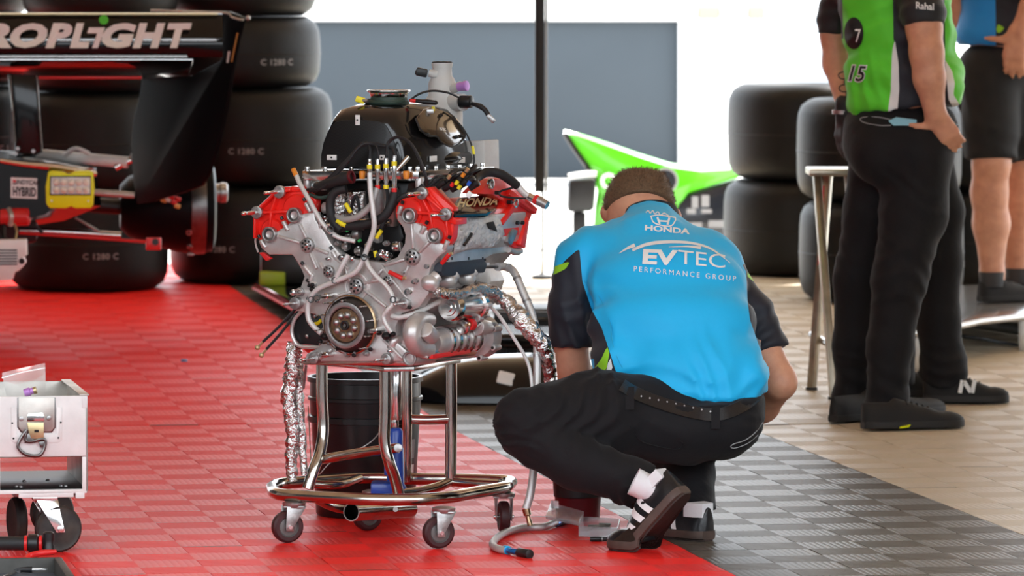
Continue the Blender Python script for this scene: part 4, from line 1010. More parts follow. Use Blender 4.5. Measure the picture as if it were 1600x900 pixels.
# ram and blue jack
p0 = W(619, 572, 14.33); p1 = W(618, 656, 14.33)
MB().cyl(p0, p1, 9.5 * PXM, n=20, bev=0.001).build('ram', 'bright_steel', stand)
MB().cyl(W(617, 652, 14.33), W(617, 668, 14.33), 6 * PXM, n=16, bev=0.001).build('ram_rod', 'bright_steel', stand)
jk = MB().lathe(W(618, 774, 14.33), ZA, [(0, 0), (0, 18 * PXM), (0.02, 18 * PXM), (0.03, 14 * PXM), (0.12, 13 * PXM), (0.122, 12 * PXM), (0.165, 12 * PXM), (0.172, 9 * PXM), (0.176, 0)], 24).build('jack', 'jack_blue', stand)
MB().cyl(W(607, 742, 14.29), W(607, 700, 14.29), 7 * PXM, n=16, bev=0.002).build('jack_pump', 'jack_blue', jk)
MB().box(W(598, 762, 14.30), (0.06, 0.10, 0.03), bev=0.006).build('jack_base', 'jack_blue', jk)
MB().cyl(W(622, 700, 14.20), W(622, 700, 14.16), 7 * PXM, n=18, bev=0.002).build('brace_bolt', 'zinc', stand)
# open tube under the base
a, c = W(549, 800, 14.02), W(640, 795, 14.28)
MB().ring(a, c, 14.5 * PXM, 12.8 * PXM, 28).build('socket_tube', 'steel', stand); MB().cyl(a.lerp(c, 0.35), a.lerp(c, 0.36), 13 * PXM, n=24).build('tube_plug', 'dark_recess', stand)
MB().cyl(W(618, 796, 14.1), W(618, 796, 14.18), 4 * PXM, n=12).build('tube_bolt', 'zinc', stand)
MB().tube([W(480, 772, 14.15), W(520, 792, 14.3), W(560, 796, 14.35), W(640, 786, 14.4)], 7 * PXM, 10).build('under_tube', 'steel', stand)
def castor(px, py, ang, top_dx, d=None, r=0.0405, fork=True):
    """py: wheel contact; ang: direction of the wheel axle"""
    g = G(px, py); ax = Vector((math.cos(ang), math.sin(ang), 0)); fw = Vector((-ax.y, ax.x, 0))
    c = g + ZA * r
    top = Vector((c.x, c.y, ZT - RT - 0.002)) + fw * top_dx
    w_ = MB().lathe(c - ax * 0.013, ax, [(0, 0.026), (0, r - 0.006), (0.004, r - 0.001), (0.013, r), (0.022, r - 0.001), (0.026, r - 0.006), (0.026, 0.026), (0, 0.026)], 36).build('wheel', 'wheel_rubber', stand)
    MB().lathe(c - ax * 0.012, ax, [(0, 0), (0, 0.008), (0.003, 0.010), (0.004, 0.022), (0.0, 0.026), (0.024, 0.026), (0.020, 0.022), (0.021, 0.010), (0.024, 0.008), (0.024, 0)], 30).build('hub', 'wheel_hub', w_)
    f = MB().lathe(top, ZA, [(-0.012, 0), (-0.012, 0.026), (-0.006, 0.029), (0.0, 0.029), (0.003, 0.020), (0.004, 0)], 24).build('swivel', 'zinc', stand)
    b = MB()
    for s in (-1, 1):
        o = ax * s * 0.018; h0 = top - ZA * 0.008
        t1, t2 = h0 + o + fw * 0.026, h0 + o - fw * 0.026; q1, q2 = c + o + fw * 0.010, c + o - fw * 0.010
        dn = -ZA * 0.010
        b.prism([t1, t2, q2, q2 + dn, q1 + dn, q1], ax * s * 0.003, bev=0.0008)
    b.box(top - ZA * 0.010, (0.05, 0.05, 0.005), None, 0.001)
    b.build('fork', 'zinc', f)
    MB().cyl(c - ax * 0.026, c + ax * 0.026, 0.005, n=10).build('axle', 'bright_steel', f)
castor(449, 848, math.radians(-68), 0.018); castor(685, 857, math.radians(-68), 0.014); castor(787, 832, math.radians(8), 0.0); castor(574, 829, math.radians(-60), 0.018)
text_mb('4', 0.012, plane_map(HP(528, 776, ZT) + Vector((0, -RT - 0.001, 0)), (1, 0, 0), (0, 0, 1)), shear=0.3, bold=0.001).build('red_mark', 'red_print', stand)

# ================================================================ bucket
bc = Vector((W(571, 800, 14.74).x, 14.74, 0)); RB0, RB1, HB = 0.130, 0.146, 0.365
bucket = thing('plastic_bucket', 'black plastic bucket standing behind the engine stand', 'bucket', bc)
MB().lathe(bc, ZA, [(0, 0), (0, RB0 - 0.004), (0.006, RB0), (0.245, RB0 + 0.012), (0.247, RB0 + 0.022), (0.262, RB0 + 0.022), (0.264, RB0 + 0.014), (0.302, RB0 + 0.016), (0.304, RB0 + 0.021), (0.312, RB0 + 0.021), (0.314, RB0 + 0.016), (0.350, RB1 - 0.001), (0.352, RB1 + 0.006), (HB, RB1 + 0.006), (HB, RB1 - 0.004), (0.02, RB0 - 0.006), (0.015, 0)], 56).build('shell', 'bucket_black', bucket)
hb = [bc + Vector((math.cos(a) * (RB0 + 0.02), math.sin(a) * (RB0 + 0.02), 0.285)) for a in (math.radians(-60),)][0]
MB().box(hb, (0.03, 0.02, 0.04), Matrix.Rotation(0.5, 3, 'Z'), 0.004).build('handle_lug', 'aluminium_worn', bucket)
MB().tube([hb, W(580, 690, 14.56), W(520, 720, 14.54), W(490, 740, 14.56), bc + Vector((-RB0 - 0.02, 0, 0.285))], 0.0016, 6).build('wire_handle', 'zinc', bucket)
for py, ww_ in ((700, 0.05), (735, 0.035)):
    a = math.radians(-28); z = W(571, py, 14.7).z; V = []
    def wr(x, y, z=z): 
        aa = math.radians(-30) + x / 0.14; r_ = RB0 + 0.0135 + (z + y - 0.245) * 0.05
        return bc + Vector((math.cos(aa) * r_, math.sin(aa) * r_, z + y))
    b = MB(); n_ = 6
    V = [wr(-0.02 + 0.04 * i / n_, s * ww_ / 2) for i in range(n_ + 1) for s in (-1, 1)]
    b.raw(V, [(2 * i, 2 * i + 2, 2 * i + 3, 2 * i + 1) for i in range(n_)]); b.build('label', 'white_print' if py == 735 else 'grey_print', bucket)
# ================================================================ people: smooth signed-distance bodies
class SDF:
    """a body grown from tapered limbs that melt into each other, meshed with surface nets"""
    def __init__(s, lo, hi, h):
        s.h = h; s.lo = np.array(lo, float)
        n = np.ceil((np.array(hi, float) - s.lo) / h).astype(int) + 1
        s.n = n; s.ax = [s.lo[k] + h * np.arange(n[k]) for k in range(3)]
        s.f = np.full(n, 1.0)
    def like(s):
        q = SDF.__new__(SDF); q.h, q.lo, q.n, q.ax = s.h, s.lo, s.n, s.ax; q.f = np.full(s.n, 1.0); return q
    def _reg(s, lo, hi):
        sl = []
        for k in range(3):
            a = int(max(0, math.floor((lo[k] - s.lo[k]) / s.h))); b = int(min(s.n[k], math.ceil((hi[k] - s.lo[k]) / s.h) + 1))
            if b <= a: return None, None
            sl.append(slice(a, b))
        g = np.meshgrid(*[s.ax[k][sl[k]] for k in range(3)], indexing='ij', sparse=True)
        return tuple(sl), g
    def _mix(s, sl, d, k):
        f = s.f[sl]
        if k > 0:
            hh = np.clip(0.5 + 0.5 * (f - d) / k, 0, 1); s.f[sl] = f + (d - f) * hh - k * hh * (1 - hh)
        else: s.f[sl] = np.minimum(f, d)
    def cap(s, a, b, r1, r2=None, k=0.02, flat=1.0, side=None):
        """tapered limb; flat < 1 squashes it along the unit vector side"""
        a = np.array(a, float); b = np.array(b, float); r2 = r1 if r2 is None else r2
        m = max(r1, r2) + k + 0.03
        sl, g = s._reg(np.minimum(a, b) - m, np.maximum(a, b) + m)
        if sl is None: return s
        ba = b - a; L2 = max(ba @ ba, 1e-12)
        px, py, pz = g[0] - a[0], g[1] - a[1], g[2] - a[2]
        t = np.clip((px * ba[0] + py * ba[1] + pz * ba[2]) / L2, 0, 1)
        qx, qy, qz = px - t * ba[0], py - t * ba[1], pz - t * ba[2]
        if side is not None:
            sd = np.array(side, float); sd /= np.linalg.norm(sd)
            c = qx * sd[0] + qy * sd[1] + qz * sd[2]; e = c * (1 / flat - 1)
            qx, qy, qz = qx + e * sd[0], qy + e * sd[1], qz + e * sd[2]
        d = np.sqrt(qx * qx + qy * qy + qz * qz) - (r1 + (r2 - r1) * t)
        s._mix(sl, d, k); return s
    def chain(s, pts, rs, k=0.02, **kw):
        for (a, b), (r1, r2) in zip(zip(pts, pts[1:]), zip(rs, rs[1:])): s.cap(a, b, r1, r2, k, **kw)
        return s
    def ell(s, c, r, k=0.02, R=None):
        c = np.array(c, float); r = np.array(r, float); m = r.max() + k + 0.03
        sl, g = s._reg(c - m, c + m)
        if sl is None: return s
        p = [g[0] - c[0], g[1] - c[1], g[2] - c[2]]
        if R is not None:
            M = np.array(R)      # columns are the local axes
            p = [p[0] * M[0, i] + p[1] * M[1, i] + p[2] * M[2, i] for i in range(3)]
        q = np.sqrt((p[0] / r[0]) ** 2 + (p[1] / r[1]) ** 2 + (p[2] / r[2]) ** 2)
        q2 = np.sqrt((p[0] / r[0] ** 2) ** 2 + (p[1] / r[1] ** 2) ** 2 + (p[2] / r[2] ** 2) ** 2) + 1e-9
        s._mix(sl, q * (q - 1) / q2, k); return s
    def plane(s, p, n):
        """cut away everything on the side n points to"""
        g = np.meshgrid(*s.ax, indexing='ij', sparse=True); n = np.array(n, float); n /= np.linalg.norm(n)
        d = (g[0] - p[0]) * n[0] + (g[1] - p[1]) * n[1] + (g[2] - p[2]) * n[2]
        s.f = np.maximum(s.f, d); return s
    def cutball(s, c, r, k=0.005):
        g = np.meshgrid(*s.ax, indexing='ij', sparse=True)
        d = np.sqrt((g[0] - c[0]) ** 2 + (g[1] - c[1]) ** 2 + (g[2] - c[2]) ** 2) - r
        s.f = np.maximum(s.f, -d); return s
    def folds(s, amp, freq, dirs, seed=0):
        """cloth wrinkles: warped sine ridges"""
        rg = np.random.RandomState(seed); g = np.meshgrid(*s.ax, indexing='ij', sparse=True); tot = 0
        for d in dirs:
            d = np.array(d, float); d /= np.linalg.norm(d)
            w = 0
            for _ in range(3):
                kx = rg.normal(size=3) * freq * 0.35; w = w + np.sin(g[0] * kx[0] + g[1] * kx[1] + g[2] * kx[2] + rg.uniform(0, 6.3))
            ph = (g[0] * d[0] + g[1] * d[1] + g[2] * d[2]) * freq + 1.3 * w
            kx = rg.normal(size=3) * freq * 0.22
            env = np.clip(0.5 + 0.7 * np.sin(g[0] * kx[0] + g[1] * kx[1] + g[2] * kx[2] + rg.uniform(0, 6.3)), 0, 1)
            tot = tot + (np.abs(np.sin(ph)) - 0.6) * env
        s.f = s.f + amp * tot; return s
    def local_folds(s, c, rad, amp, freq, d, seed=0):
        sl, g = s._reg(np.array(c) - rad, np.array(c) + rad)
        if sl is None: return s
        rg = np.random.RandomState(seed); d = np.array(d, float); d /= np.linalg.norm(d); w = 0
        for _ in range(3):
            kx = rg.normal(size=3) * freq * 0.3; w = w + np.sin(g[0] * kx[0] + g[1] * kx[1] + g[2] * kx[2] + rg.uniform(0, 6.3))
        rr = np.sqrt((g[0] - c[0]) ** 2 + (g[1] - c[1]) ** 2 + (g[2] - c[2]) ** 2) / rad
        env = np.clip(1 - rr, 0, 1) ** 0.7
        s.f[sl] = s.f[sl] + amp * env * (np.abs(np.sin((g[0] * d[0] + g[1] * d[1] + g[2] * d[2]) * freq + w)) - 0.6); return s
    def mesh(s, name, material):
        f = s.f; ins = f < 0
        nx, ny, nz = f.shape
        cnt = np.zeros((nx - 1, ny - 1, nz - 1), np.int8)
        for i in (0, 1):
            for j in (0, 1):
                for k in (0, 1): cnt += ins[i:nx - 1 + i, j:ny - 1 + j, k:nz - 1 + k]
        act = (cnt > 0) & (cnt < 8); I, J, K = np.nonzero(act)
        idx = -np.ones(act.shape, np.int64); idx[I, J, K] = np.arange(len(I))
        acc = np.zeros((len(I), 3)); num = np.zeros(len(I))
        cor = [(i, j, k) for i in (0, 1) for j in (0, 1) for k in (0, 1)]
        for a in range(8):
            for b in range(a + 1, 8):
                ca, cb = np.array(cor[a]), np.array(cor[b])
                if np.abs(ca - cb).sum() != 1: continue
                fa = f[I + ca[0], J + ca[1], K + ca[2]]; fb = f[I + cb[0], J + cb[1], K + cb[2]]
                m = (fa < 0) != (fb < 0); t = np.where(m, fa / np.where(m, fa - fb, 1), 0)
                acc += np.where(m[:, None], ca + t[:, None] * (cb - ca), 0); num += m
        V = s.lo + (np.stack([I, J, K], 1) + acc / num[:, None]) * s.h
        F = []
        def quads(A, B, c00, c10, c11, c01):
            q = np.stack([c00, c10, c11, c01], 1)
            ok = (q >= 0).all(1); q = q[ok]; fl = A[ok]
            q[fl] = q[fl][:, ::-1]; F.append(q)
        a = ins[:-1, 1:-1, 1:-1] != ins[1:, 1:-1, 1:-1]; i, j, k = np.nonzero(a); sg = ~ins[:-1, 1:-1, 1:-1][i, j, k]
        quads(sg, None, idx[i, j, k], idx[i, j + 1, k], idx[i, j + 1, k + 1], idx[i, j, k + 1])
        a = ins[1:-1, :-1, 1:-1] != ins[1:-1, 1:, 1:-1]; i, j, k = np.nonzero(a); sg = ~ins[1:-1, :-1, 1:-1][i, j, k]
        quads(~sg, None, idx[i, j, k], idx[i + 1, j, k], idx[i + 1, j, k + 1], idx[i, j, k + 1])
        a = ins[1:-1, 1:-1, :-1] != ins[1:-1, 1:-1, 1:]; i, j, k = np.nonzero(a); sg = ~ins[1:-1, 1:-1, :-1][i, j, k]
        quads(sg, None, idx[i, j, k], idx[i + 1, j, k], idx[i + 1, j + 1, k], idx[i, j + 1, k])
        F = np.concatenate(F)
        # a little relaxing takes the grid stepping out
        for _ in range(1):
            S = np.zeros_like(V); N = np.zeros(len(V))
            for q in range(4):
                np.add.at(S, F[:, q], V[F[:, (q + 1) % 4]]); np.add.at(N, F[:, q], 1)
                np.add.at(S, F[:, q], V[F[:, (q + 3) % 4]]); np.add.at(N, F[:, q], 1)
            V = V * 0.5 + 0.5 * S / np.maximum(N, 1)[:, None]
        me = bpy.data.meshes.new(name)
        me.vertices.add(len(V)); me.vertices.foreach_set('co', V.ravel())
        me.loops.add(F.size); me.loops.foreach_set('vertex_index', F.ravel().astype(np.int32))
        me.polygons.add(len(F)); me.polygons.foreach_set('loop_start', np.arange(0, F.size, 4, dtype=np.int32))
        me.update(calc_edges=True); me.validate()
        for p in me.polygons: p.use_smooth = True
        me.materials.append(MATS[material] if isinstance(material, str) else material)
        return me
def verts_of(me):
    co = np.empty(len(me.vertices) * 3); me.vertices.foreach_get('co', co); return co.reshape(-1, 3)
def to_px(V):
    """where points of the place fall in the 1600 x 900 frame (used once, to set out seams in the cloth)"""
    x, y, z = V[:, 0], V[:, 1], V[:, 2] - CAMH
    dep = y * CP - z * SP; up = y * SP + z * CP
    return 800 + FPX * x / dep, 450 - FPX * up / dep
def poly_sd(px, py, poly):
    """signed distance to a polygon, negative inside"""
    d = np.full(px.shape, 1e9); ins = np.zeros(px.shape, bool); n = len(poly)
    for k in range(n):
        x0, y0 = poly[k]; x1, y1 = poly[(k + 1) % n]
        ex, ey = x1 - x0, y1 - y0; wx, wy = px - x0, py - y0
        t = np.clip((wx * ex + wy * ey) / max(ex * ex + ey * ey, 1e-9), 0, 1)
        d = np.minimum(d, (wx - t * ex) ** 2 + (wy - t * ey) ** 2)
        c = (y0 > py) != (y1 > py)
        with np.errstate(divide='ignore', invalid='ignore'):
            xi = x0 + (py - y0) / (y1 - y0 if y1 != y0 else 1e-9) * (x1 - x0)
        ins ^= c & (px < xi)
    return np.where(ins, -1, 1) * np.sqrt(d)
def add_attr(me, name, val):
    a = me.attributes.new(name, 'FLOAT', 'POINT'); a.data.foreach_set('value', np.asarray(val, np.float32))
def cloth_mat(name, base, layers, rough=0.75, bump=(16, 0.6, 3), sheen=0.1, wide=None):
    """cloth sewn from panels: each layer is (attribute, colour); the seam runs where the attribute crosses zero"""
    m = mat(name, base, rough, bump=bump, sheen=sheen)
    nt = m.node_tree; b = nt.nodes['Principled BSDF']; last = None
    for attr, col in layers:
        at = nt.nodes.new('ShaderNodeAttribute'); at.attribute_name = attr
        lt = nt.nodes.new('ShaderNodeMath'); lt.operation = 'LESS_THAN'; lt.inputs[1].default_value = 0.0
        nt.links.new(at.outputs['Fac'], lt.inputs[0])
        mx = nt.nodes.new('ShaderNodeMix'); mx.data_type = 'RGBA'
        if last is None: mx.inputs['A'].default_value = (*base, 1)
        else: nt.links.new(last, mx.inputs['A'])
        mx.inputs['B'].default_value = (*col, 1)
        nt.links.new(lt.outputs[0], mx.inputs['Factor']); last = mx.outputs['Result']
    if last: nt.links.new(last, b.inputs['Base Color'])
    return m
mat('skin', (0.70, 0.345, 0.215), 0.5, var=(30, 0.5, (0.48, 0.20, 0.13)), bump=(300, 0.1))
MATS['skin'].node_tree.nodes['Principled BSDF'].inputs['Subsurface Weight'].default_value = 0.12
MATS['skin'].node_tree.nodes['Principled BSDF'].inputs['Subsurface Radius'].default_value = (0.02, 0.008, 0.004)
mat('hair_brown', (0.20, 0.115, 0.062), 0.6, var=(200, 0.5), bump=(600, 0.8, 6))
mat('trouser_black', (0.0085, 0.008, 0.0095), 0.8, spec=0.3, bump=(22, 0.7, 4), sheen=0.05)
mat('shorts_black', (0.010, 0.010, 0.011), 0.8, bump=(500, 0.2))
mat('belt_leather', (0.012, 0.011, 0.012), 0.35, bump=(300, 0.2))
mat('shoe_leather', (0.012, 0.012, 0.014), 0.30, bump=(150, 0.15))
mat('shoe_mesh', (0.012, 0.012, 0.013), 0.75, bump=(700, 0.4))
mat('gum_sole', (0.095, 0.062, 0.050), 0.55, var=(40, 0.3))
mat('gum_tread', (0.050, 0.033, 0.028), 0.6, bump=(420, 1.0, 2))
mat('black_sole', (0.018, 0.017, 0.017), 0.65)
mat('sock_white', (0.78, 0.78, 0.80), 0.8, bump=(500, 0.3))
mat('sock_grey', (0.05, 0.05, 0.052), 0.8)
mat('mask_blue', (0.28, 0.58, 0.72), 0.7)
mat('tattoo_ink', (0.10, 0.055, 0.045), 0.6)

def hand(S, wrist, palm_dir, finger_dir, thumb_dir, normal, curl=0.4, size=1.0, k=0.006):
    """palm, four unequal bent fingers, thumb from the side of the palm"""
    w = np.array(wrist, float); pd = np.array(palm_dir, float); pd /= np.linalg.norm(pd)
    n = np.array(normal, float); n -= pd * (n @ pd); n /= np.linalg.norm(n)
    sd = np.cross(n, pd); td = np.array(thumb_dir, float)
    if sd @ td < 0: sd = -sd                                     # sd points to the thumb side
    z = size; kn = w + pd * 0.085 * z
    for o in (-0.026, -0.009, 0.009, 0.026):
        S.cap(w + sd * o * 0.7 * z, kn + sd * o * z, 0.016 * z, 0.0135 * z, 0.014)
    fd = np.array(finger_dir, float); fd /= np.linalg.norm(fd)
    for q, (o, L) in enumerate(((0.027, 0.068), (0.009, 0.077), (-0.009, 0.071), (-0.026, 0.056))):
        p = kn + sd * o * z; d0 = fd + sd * o * 3.0; d0 /= np.linalg.norm(d0)
        for s_, (frac, r1, r2) in enumerate(((0.45, 0.0098, 0.009), (0.32, 0.009, 0.0082), (0.23, 0.0082, 0.0066))):
            a = curl * (s_ + 0.3); dd = d0 * math.cos(a) - n * math.sin(a); e = p + dd * L * frac * z
            S.cap(p, e, r1 * z, r2 * z, k); p = e
    td /= np.linalg.norm(td)
    p = w + sd * 0.022 * z + pd * 0.02 * z; m1 = p + (td * 0.75 + pd * 0.45) * 0.036 * z; e1 = m1 + td * 0.032 * z; e2 = e1 + (td * 0.9 - n * 0.35) * 0.024 * z
    S.cap(p, m1, 0.0145 * z, 0.012 * z, 0.012); S.cap(m1, e1, 0.011 * z, 0.0098 * z, k); S.cap(e1, e2, 0.0098 * z, 0.0078 * z, k)

def shoe(parent, M, mats, L=0.29, w=0.050, bend=0.0, stripes=None, sole_h=0.026, name='shoe', high=0.085, extra=None):
    """a low sneaker: x runs heel (0) to toe (L), z up from the ground; bend lifts the heel about the ball"""
    ball = 0.68 * L
    def T(p):
        x, y, z = p
        if bend and x < ball:
            # roll smoothly over the ball of the foot
            dx = ball - x; t = min(dx / (0.10 * L), 1.0); a = bend * (t if t < 1 else 1)
            if dx < 0.10 * L: a = bend * t * 0.5; 
            c, s_ = math.cos(a), math.sin(a)
            x, z = ball - dx * c + z * s_, z * c + dx * s_
        return M @ Vector((x, y, z))
    def half(x):               # half width of the sole along the foot
        t = x / L
        return w * (0.62 + 0.38 * math.sin(min(t * 1.5, 1) * math.pi * 0.5) if t < 0.62 else 1.0 - 0.0 * t) * math.sqrt(max(0.0, 1 - max(0, (t - 0.72) / 0.285) ** 2.4)) * math.sqrt(max(0.0, 1 - max(0, (0.10 - t) / 0.115) ** 2))
    xs = [0.001] + [L * k / 22 for k in range(1, 22)] + [L - 0.001]
    def outline(z, grow=0.0):
        r = [(x, half(x) + grow, z) for x in xs]; return r + [(x, -half(x) - grow, z) for x in reversed(xs)]
    b = MB(); b.loft([[T(p) for p in outline(0.004, -0.004)], [T(p) for p in outline(0.007, 0.002)], [T(p) for p in outline(sole_h * 0.6, 0.0035)], [T(p) for p in outline(sole_h, 0.002)]])
    so = b.build('sole', mats[1], parent)
    if len(mats) > 2:
        b = MB(); b.loft([[T(p) for p in outline(0.0, -0.006)], [T(p) for p in outline(0.005, -0.004)]]); b.build('tread', mats[2], so)
    # upper: rings along the foot
    rings = []
    def top(t):               # height of the upper along the foot
        return sole_h + (high - sole_h if t < 0.30 else (high - sole_h) * (1 - (t - 0.30) / 0.70) ** 0.85 * 0.88 + 0.030 * (1 - t)) * 1.0
    for k in range(20):
        t = 0.004 + 0.985 * k / 19; x = t * L; hw = half(x) - 0.001; h1 = max(top(t), sole_h + 0.012) if t < 0.985 else sole_h + 0.006
        if t > 0.80: h1 = sole_h + (top(0.80) - sole_h + 0.002) * math.sqrt(max(0.0, 1 - ((t - 0.80) / 0.20) ** 2)) + 0.001
        r = []
        for j in range(13):
            a = math.pi * j / 12; cx = math.cos(a); sz = math.sin(a)
            nar = 1.0 - 0.42 * sz ** 2 * (1 if t < 0.6 else 0.4)
            yy = hw * (abs(cx) ** 0.75) * (1 if cx >= 0 else -1) * nar
            r.append(T((x, yy, sole_h - 0.004 + (h1 - sole_h + 0.004) * sz ** 0.8)))
        r.append(T((x, 0, sole_h - 0.006))); rings.append(r)
    up = MB().loft(rings).build('upper', mats[0], parent, 70)
    def surf(t, f, off=0.0015):
        """point on the outer flank (y > 0 side for f > 0) at height fraction |f|"""
        x = t * L; hw = half(x) - 0.001; h1 = max(top(t), sole_h + 0.012); sgn = 1 if f > 0 else -1; f = abs(f)
        a = math.asin(min(max(f, 0.0), 1.0) ** 1.25); cx, sz = math.cos(a), math.sin(a); nar = 1.0 - 0.42 * sz ** 2 * (1 if t < 0.6 else 0.4)
        return T((x, sgn * (hw * cx ** 0.75 * nar + off), sole_h - 0.004 + (h1 - sole_h + 0.004) * sz ** 0.8 + off * 0.5))
    if stripes:
        for sgn in stripes[0]:
            for t0 in stripes[1]:
                b = MB(); V = []; n_ = 8
                for i in range(n_ + 1):
                    f = (0.06 + 0.86 * i / n_) * sgn; sh = 0.10 * (1 - i / n_)
                    V += [surf(t0 - sh * 0.6, f), surf(t0 - sh * 0.6 + stripes[2], f)]
                b.raw(V, [(2 * i, 2 * i + 1, 2 * i + 3, 2 * i + 2) for i in range(n_)]); b.build('stripe', 'white_print', up)
    # laces
    for k in range(5):
        t = 0.42 + 0.055 * k; z1 = top(t)
        b = MB().tube([T((t * L, -0.022, z1 - 0.010)), T((t * L + 0.004, 0, z1 + 0.001)), T((t * L, 0.022, z1 - 0.010))], 0.0028, 6, 3); b.build('lace', mats[0], up)
    return up, T, surf, top
from mathutils.bvhtree import BVHTree
def bvh_of(me):
    return BVHTree.FromPolygons([v.co.copy() for v in me.vertices], [tuple(p.vertices) for p in me.polygons])
def on_surface(bvh, px, py, off=0.002):
    """the place on a garment that shows at a pixel, lifted off the cloth a little"""
    d = ray(px, py).normalized(); h = bvh.ray_cast(CAM0 + d * 5.0, d)
    if h[0] is None: return None
    return h[0] - d * off
def merge(S, Q, k=0.0): S._mix((slice(None),) * 3, Q.f, k)
def box_of(*pts, m=0.2):
    P_ = np.array([list(p) for p in pts]); return P_.min(0) - m, P_.max(0) + m
NAVY = (0.012, 0.014, 0.024)
SKY = (0.006, 0.47, 0.88)
LIME = (0.30, 0.66, 0.02)

# ---------------------------------------------------------------- the crouching mechanic
def crouching():
    root = thing('person', 'person in bright blue team shirt and black trousers crouching beside the engine', 'person', G(1050, 850))
    lo = W(740, 900, 13.5); hi = W(1275, 230, 15.0)
    lo = np.array((lo.x, 13.62, -0.02)); hi = np.array((hi.x, 15.0, 1.0))
    # ---- shirt
    S = SDF((W(835, 0, 14.2).x, 13.95, W(0, 680, 14.2).z), (W(1260, 0, 14.2).x, 14.85, W(0, 290, 14.6).z), 0.0075)
    S.ell(W(1096, 612, 14.19), (0.168, 0.140, 0.095), 0.05)
    S.ell(W(1078, 568, 14.21), (0.190, 0.140, 0.10), 0.05)
    S.ell(W(1052, 505, 14.27), (0.216, 0.145, 0.11), 0.05)
    S.ell(W(965, 562, 14.22), (0.068, 0.10, 0.065), 0.05)
    S.ell(W(1042, 445, 14.36), (0.206, 0.140, 0.11), 0.05)
    S.ell(W(1022, 400, 14.46), (0.195, 0.115, 0.075), 0.05)
    S.cap(W(918, 402, 14.46), W(1114, 414, 14.47), 0.070, 0.070, 0.05)
    S.cap(W(1016, 385, 14.50), W(1017, 360, 14.575), 0.100, 0.080, 0.04); S.cap(W(930, 392, 14.50), W(1005, 368, 14.57), 0.062, 0.058, 0.03); S.cap(W(1100, 398, 14.50), W(1028, 368, 14.57), 0.062, 0.058, 0.03)
    S.ell(W(1180, 588, 14.14), (0.030, 0.05, 0.03), 0.03)
    bp = W(1095, 609, 14.2); bn = Vector((0.02, 0.10, -1.0)).normalized()       # the belt line, lower at the back
    bn = Vector((0.0, 0.20, -1.0)).normalized()
    hem = Vector(bp) + Vector((0, 0, 0.000))
    S.plane(hem, bn)
    for pts, rs, cut in (([W(905, 408, 14.44), W(894, 480, 14.42), W(891, 600, 14.42)], [0.064, 0.060, 0.057], W(892, 542, 14.42)),
                         ([W(1122, 428, 14.45), W(1172, 490, 14.42), W(1226, 600, 14.38)], [0.066, 0.058, 0.050], W(1210, 548, 14.39))):
        Q = S.like(); Q.chain(pts, rs, 0.02); d = (pts[2] - pts[1]).normalized(); Q.plane(cut, d)
        merge(S, Q, 0.02)
    S.folds(0.006, 40, ((0.8, 0.2, 0.7), (0.3, 0.1, -1.0)), 4)
    S.local_folds(W(925, 500, 14.3), 0.15, 0.014, 60, (0.9, 0, 0.6), 1)
    S.local_folds(W(1175, 540, 14.3), 0.14, 0.013, 55, (0.7, 0, -0.7), 2)
    S.local_folds(W(1110, 610, 14.1), 0.18, 0.012, 48, (1, 0, 0.3), 3)
    mat_s = cloth_mat('team_shirt_blue', SKY, (('navy', NAVY), ('cap', SKY), ('lime', LIME), ('white', (0.82, 0.82, 0.82))), 0.62)
    me = S.mesh('team_shirt', mat_s); V = verts_of(me); px, py = to_px(V)
    navy = poly_sd(px, py, [(840, 425), (864, 428), (884, 406), (905, 388), (910, 440), (925, 485), (940, 512), (952, 548), (962, 580), (986, 606), (970, 615), (930, 600), (928, 560), (840, 570)])
    navyR = poly_sd(px, py, [(1159, 412), (1166, 425), (1168, 470), (1172, 500), (1186, 540), (1194, 560), (1260, 570), (1260, 420)])
    nv = np.minimum(navy, navyR)
    add_attr(me, 'navy', nv)
    add_attr(me, 'cap', np.full(len(V), 1.0))
    l1 = poly_sd(px, py, [(864, 430), (867, 416), (891, 408), (884, 420)]); l2 = poly_sd(px, py, [(924, 582), (940, 560), (949, 540), (952, 552), (948, 575), (934, 594)])
    l3 = poly_sd(px, py, [(1168, 425), (1176, 434), (1178, 440), (1168, 432)])
    add_attr(me, 'lime', np.minimum(np.minimum(l1, l2), l3))
    add_attr(me, 'white', poly_sd(px, py, [(934, 596), (948, 577), (953, 552), (957, 575), (950, 588), (940, 600)]))
    shirt = obj('team_shirt', me, root); bv = bvh_of(me)
    # ---- trousers
    P = SDF((W(755, 0, 14.0).x, 13.72, -0.01), (W(1225, 0, 14.2).x, 14.85, W(0, 560, 14.2).z), 0.0075)
    P.ell(W(1093, 626, 14.19), (0.164, 0.136, 0.085), 0.05)
    P.ell(W(1118, 660, 14.13), (0.120, 0.115, 0.092), 0.05); P.ell(W(1060, 664, 14.10), (0.12, 0.115, 0.090), 0.05)
    P.plane(Vector(bp) + Vector((0, 0, 0.010)), -bn)
    Q = P.like()
    Q.chain([W(1050, 654, 14.15), W(930, 647, 14.05), W(822, 657, 13.96)], [0.112, 0.101, 0.082], 0.05)
    Q.chain([W(1125, 655, 14.26), W(1015, 645, 14.60)], [0.105, 0.082], 0.05)
    merge(P, Q, 0.04)
    Q = P.like()
    Q.chain([W(824, 676, 13.96), W(900, 722, 13.94), W(985, 752, 13.92), W(1060, 775, 13.92)], [0.074, 0.067, 0.058, 0.056], 0.02)
    Q.plane(W(1006, 764, 13.92), (0.86, 0.0, -0.46)); merge(P, Q, 0.012)
    Q = P.like()
    Q.chain([W(1015, 650, 14.60), W(1078, 740, 14.28), W(1088, 820, 14.12)], [0.075, 0.062, 0.054], 0.02)
    Q.plane(W(1088, 799, 14.12), (0, 0, -1)); merge(P, Q, 0.015)
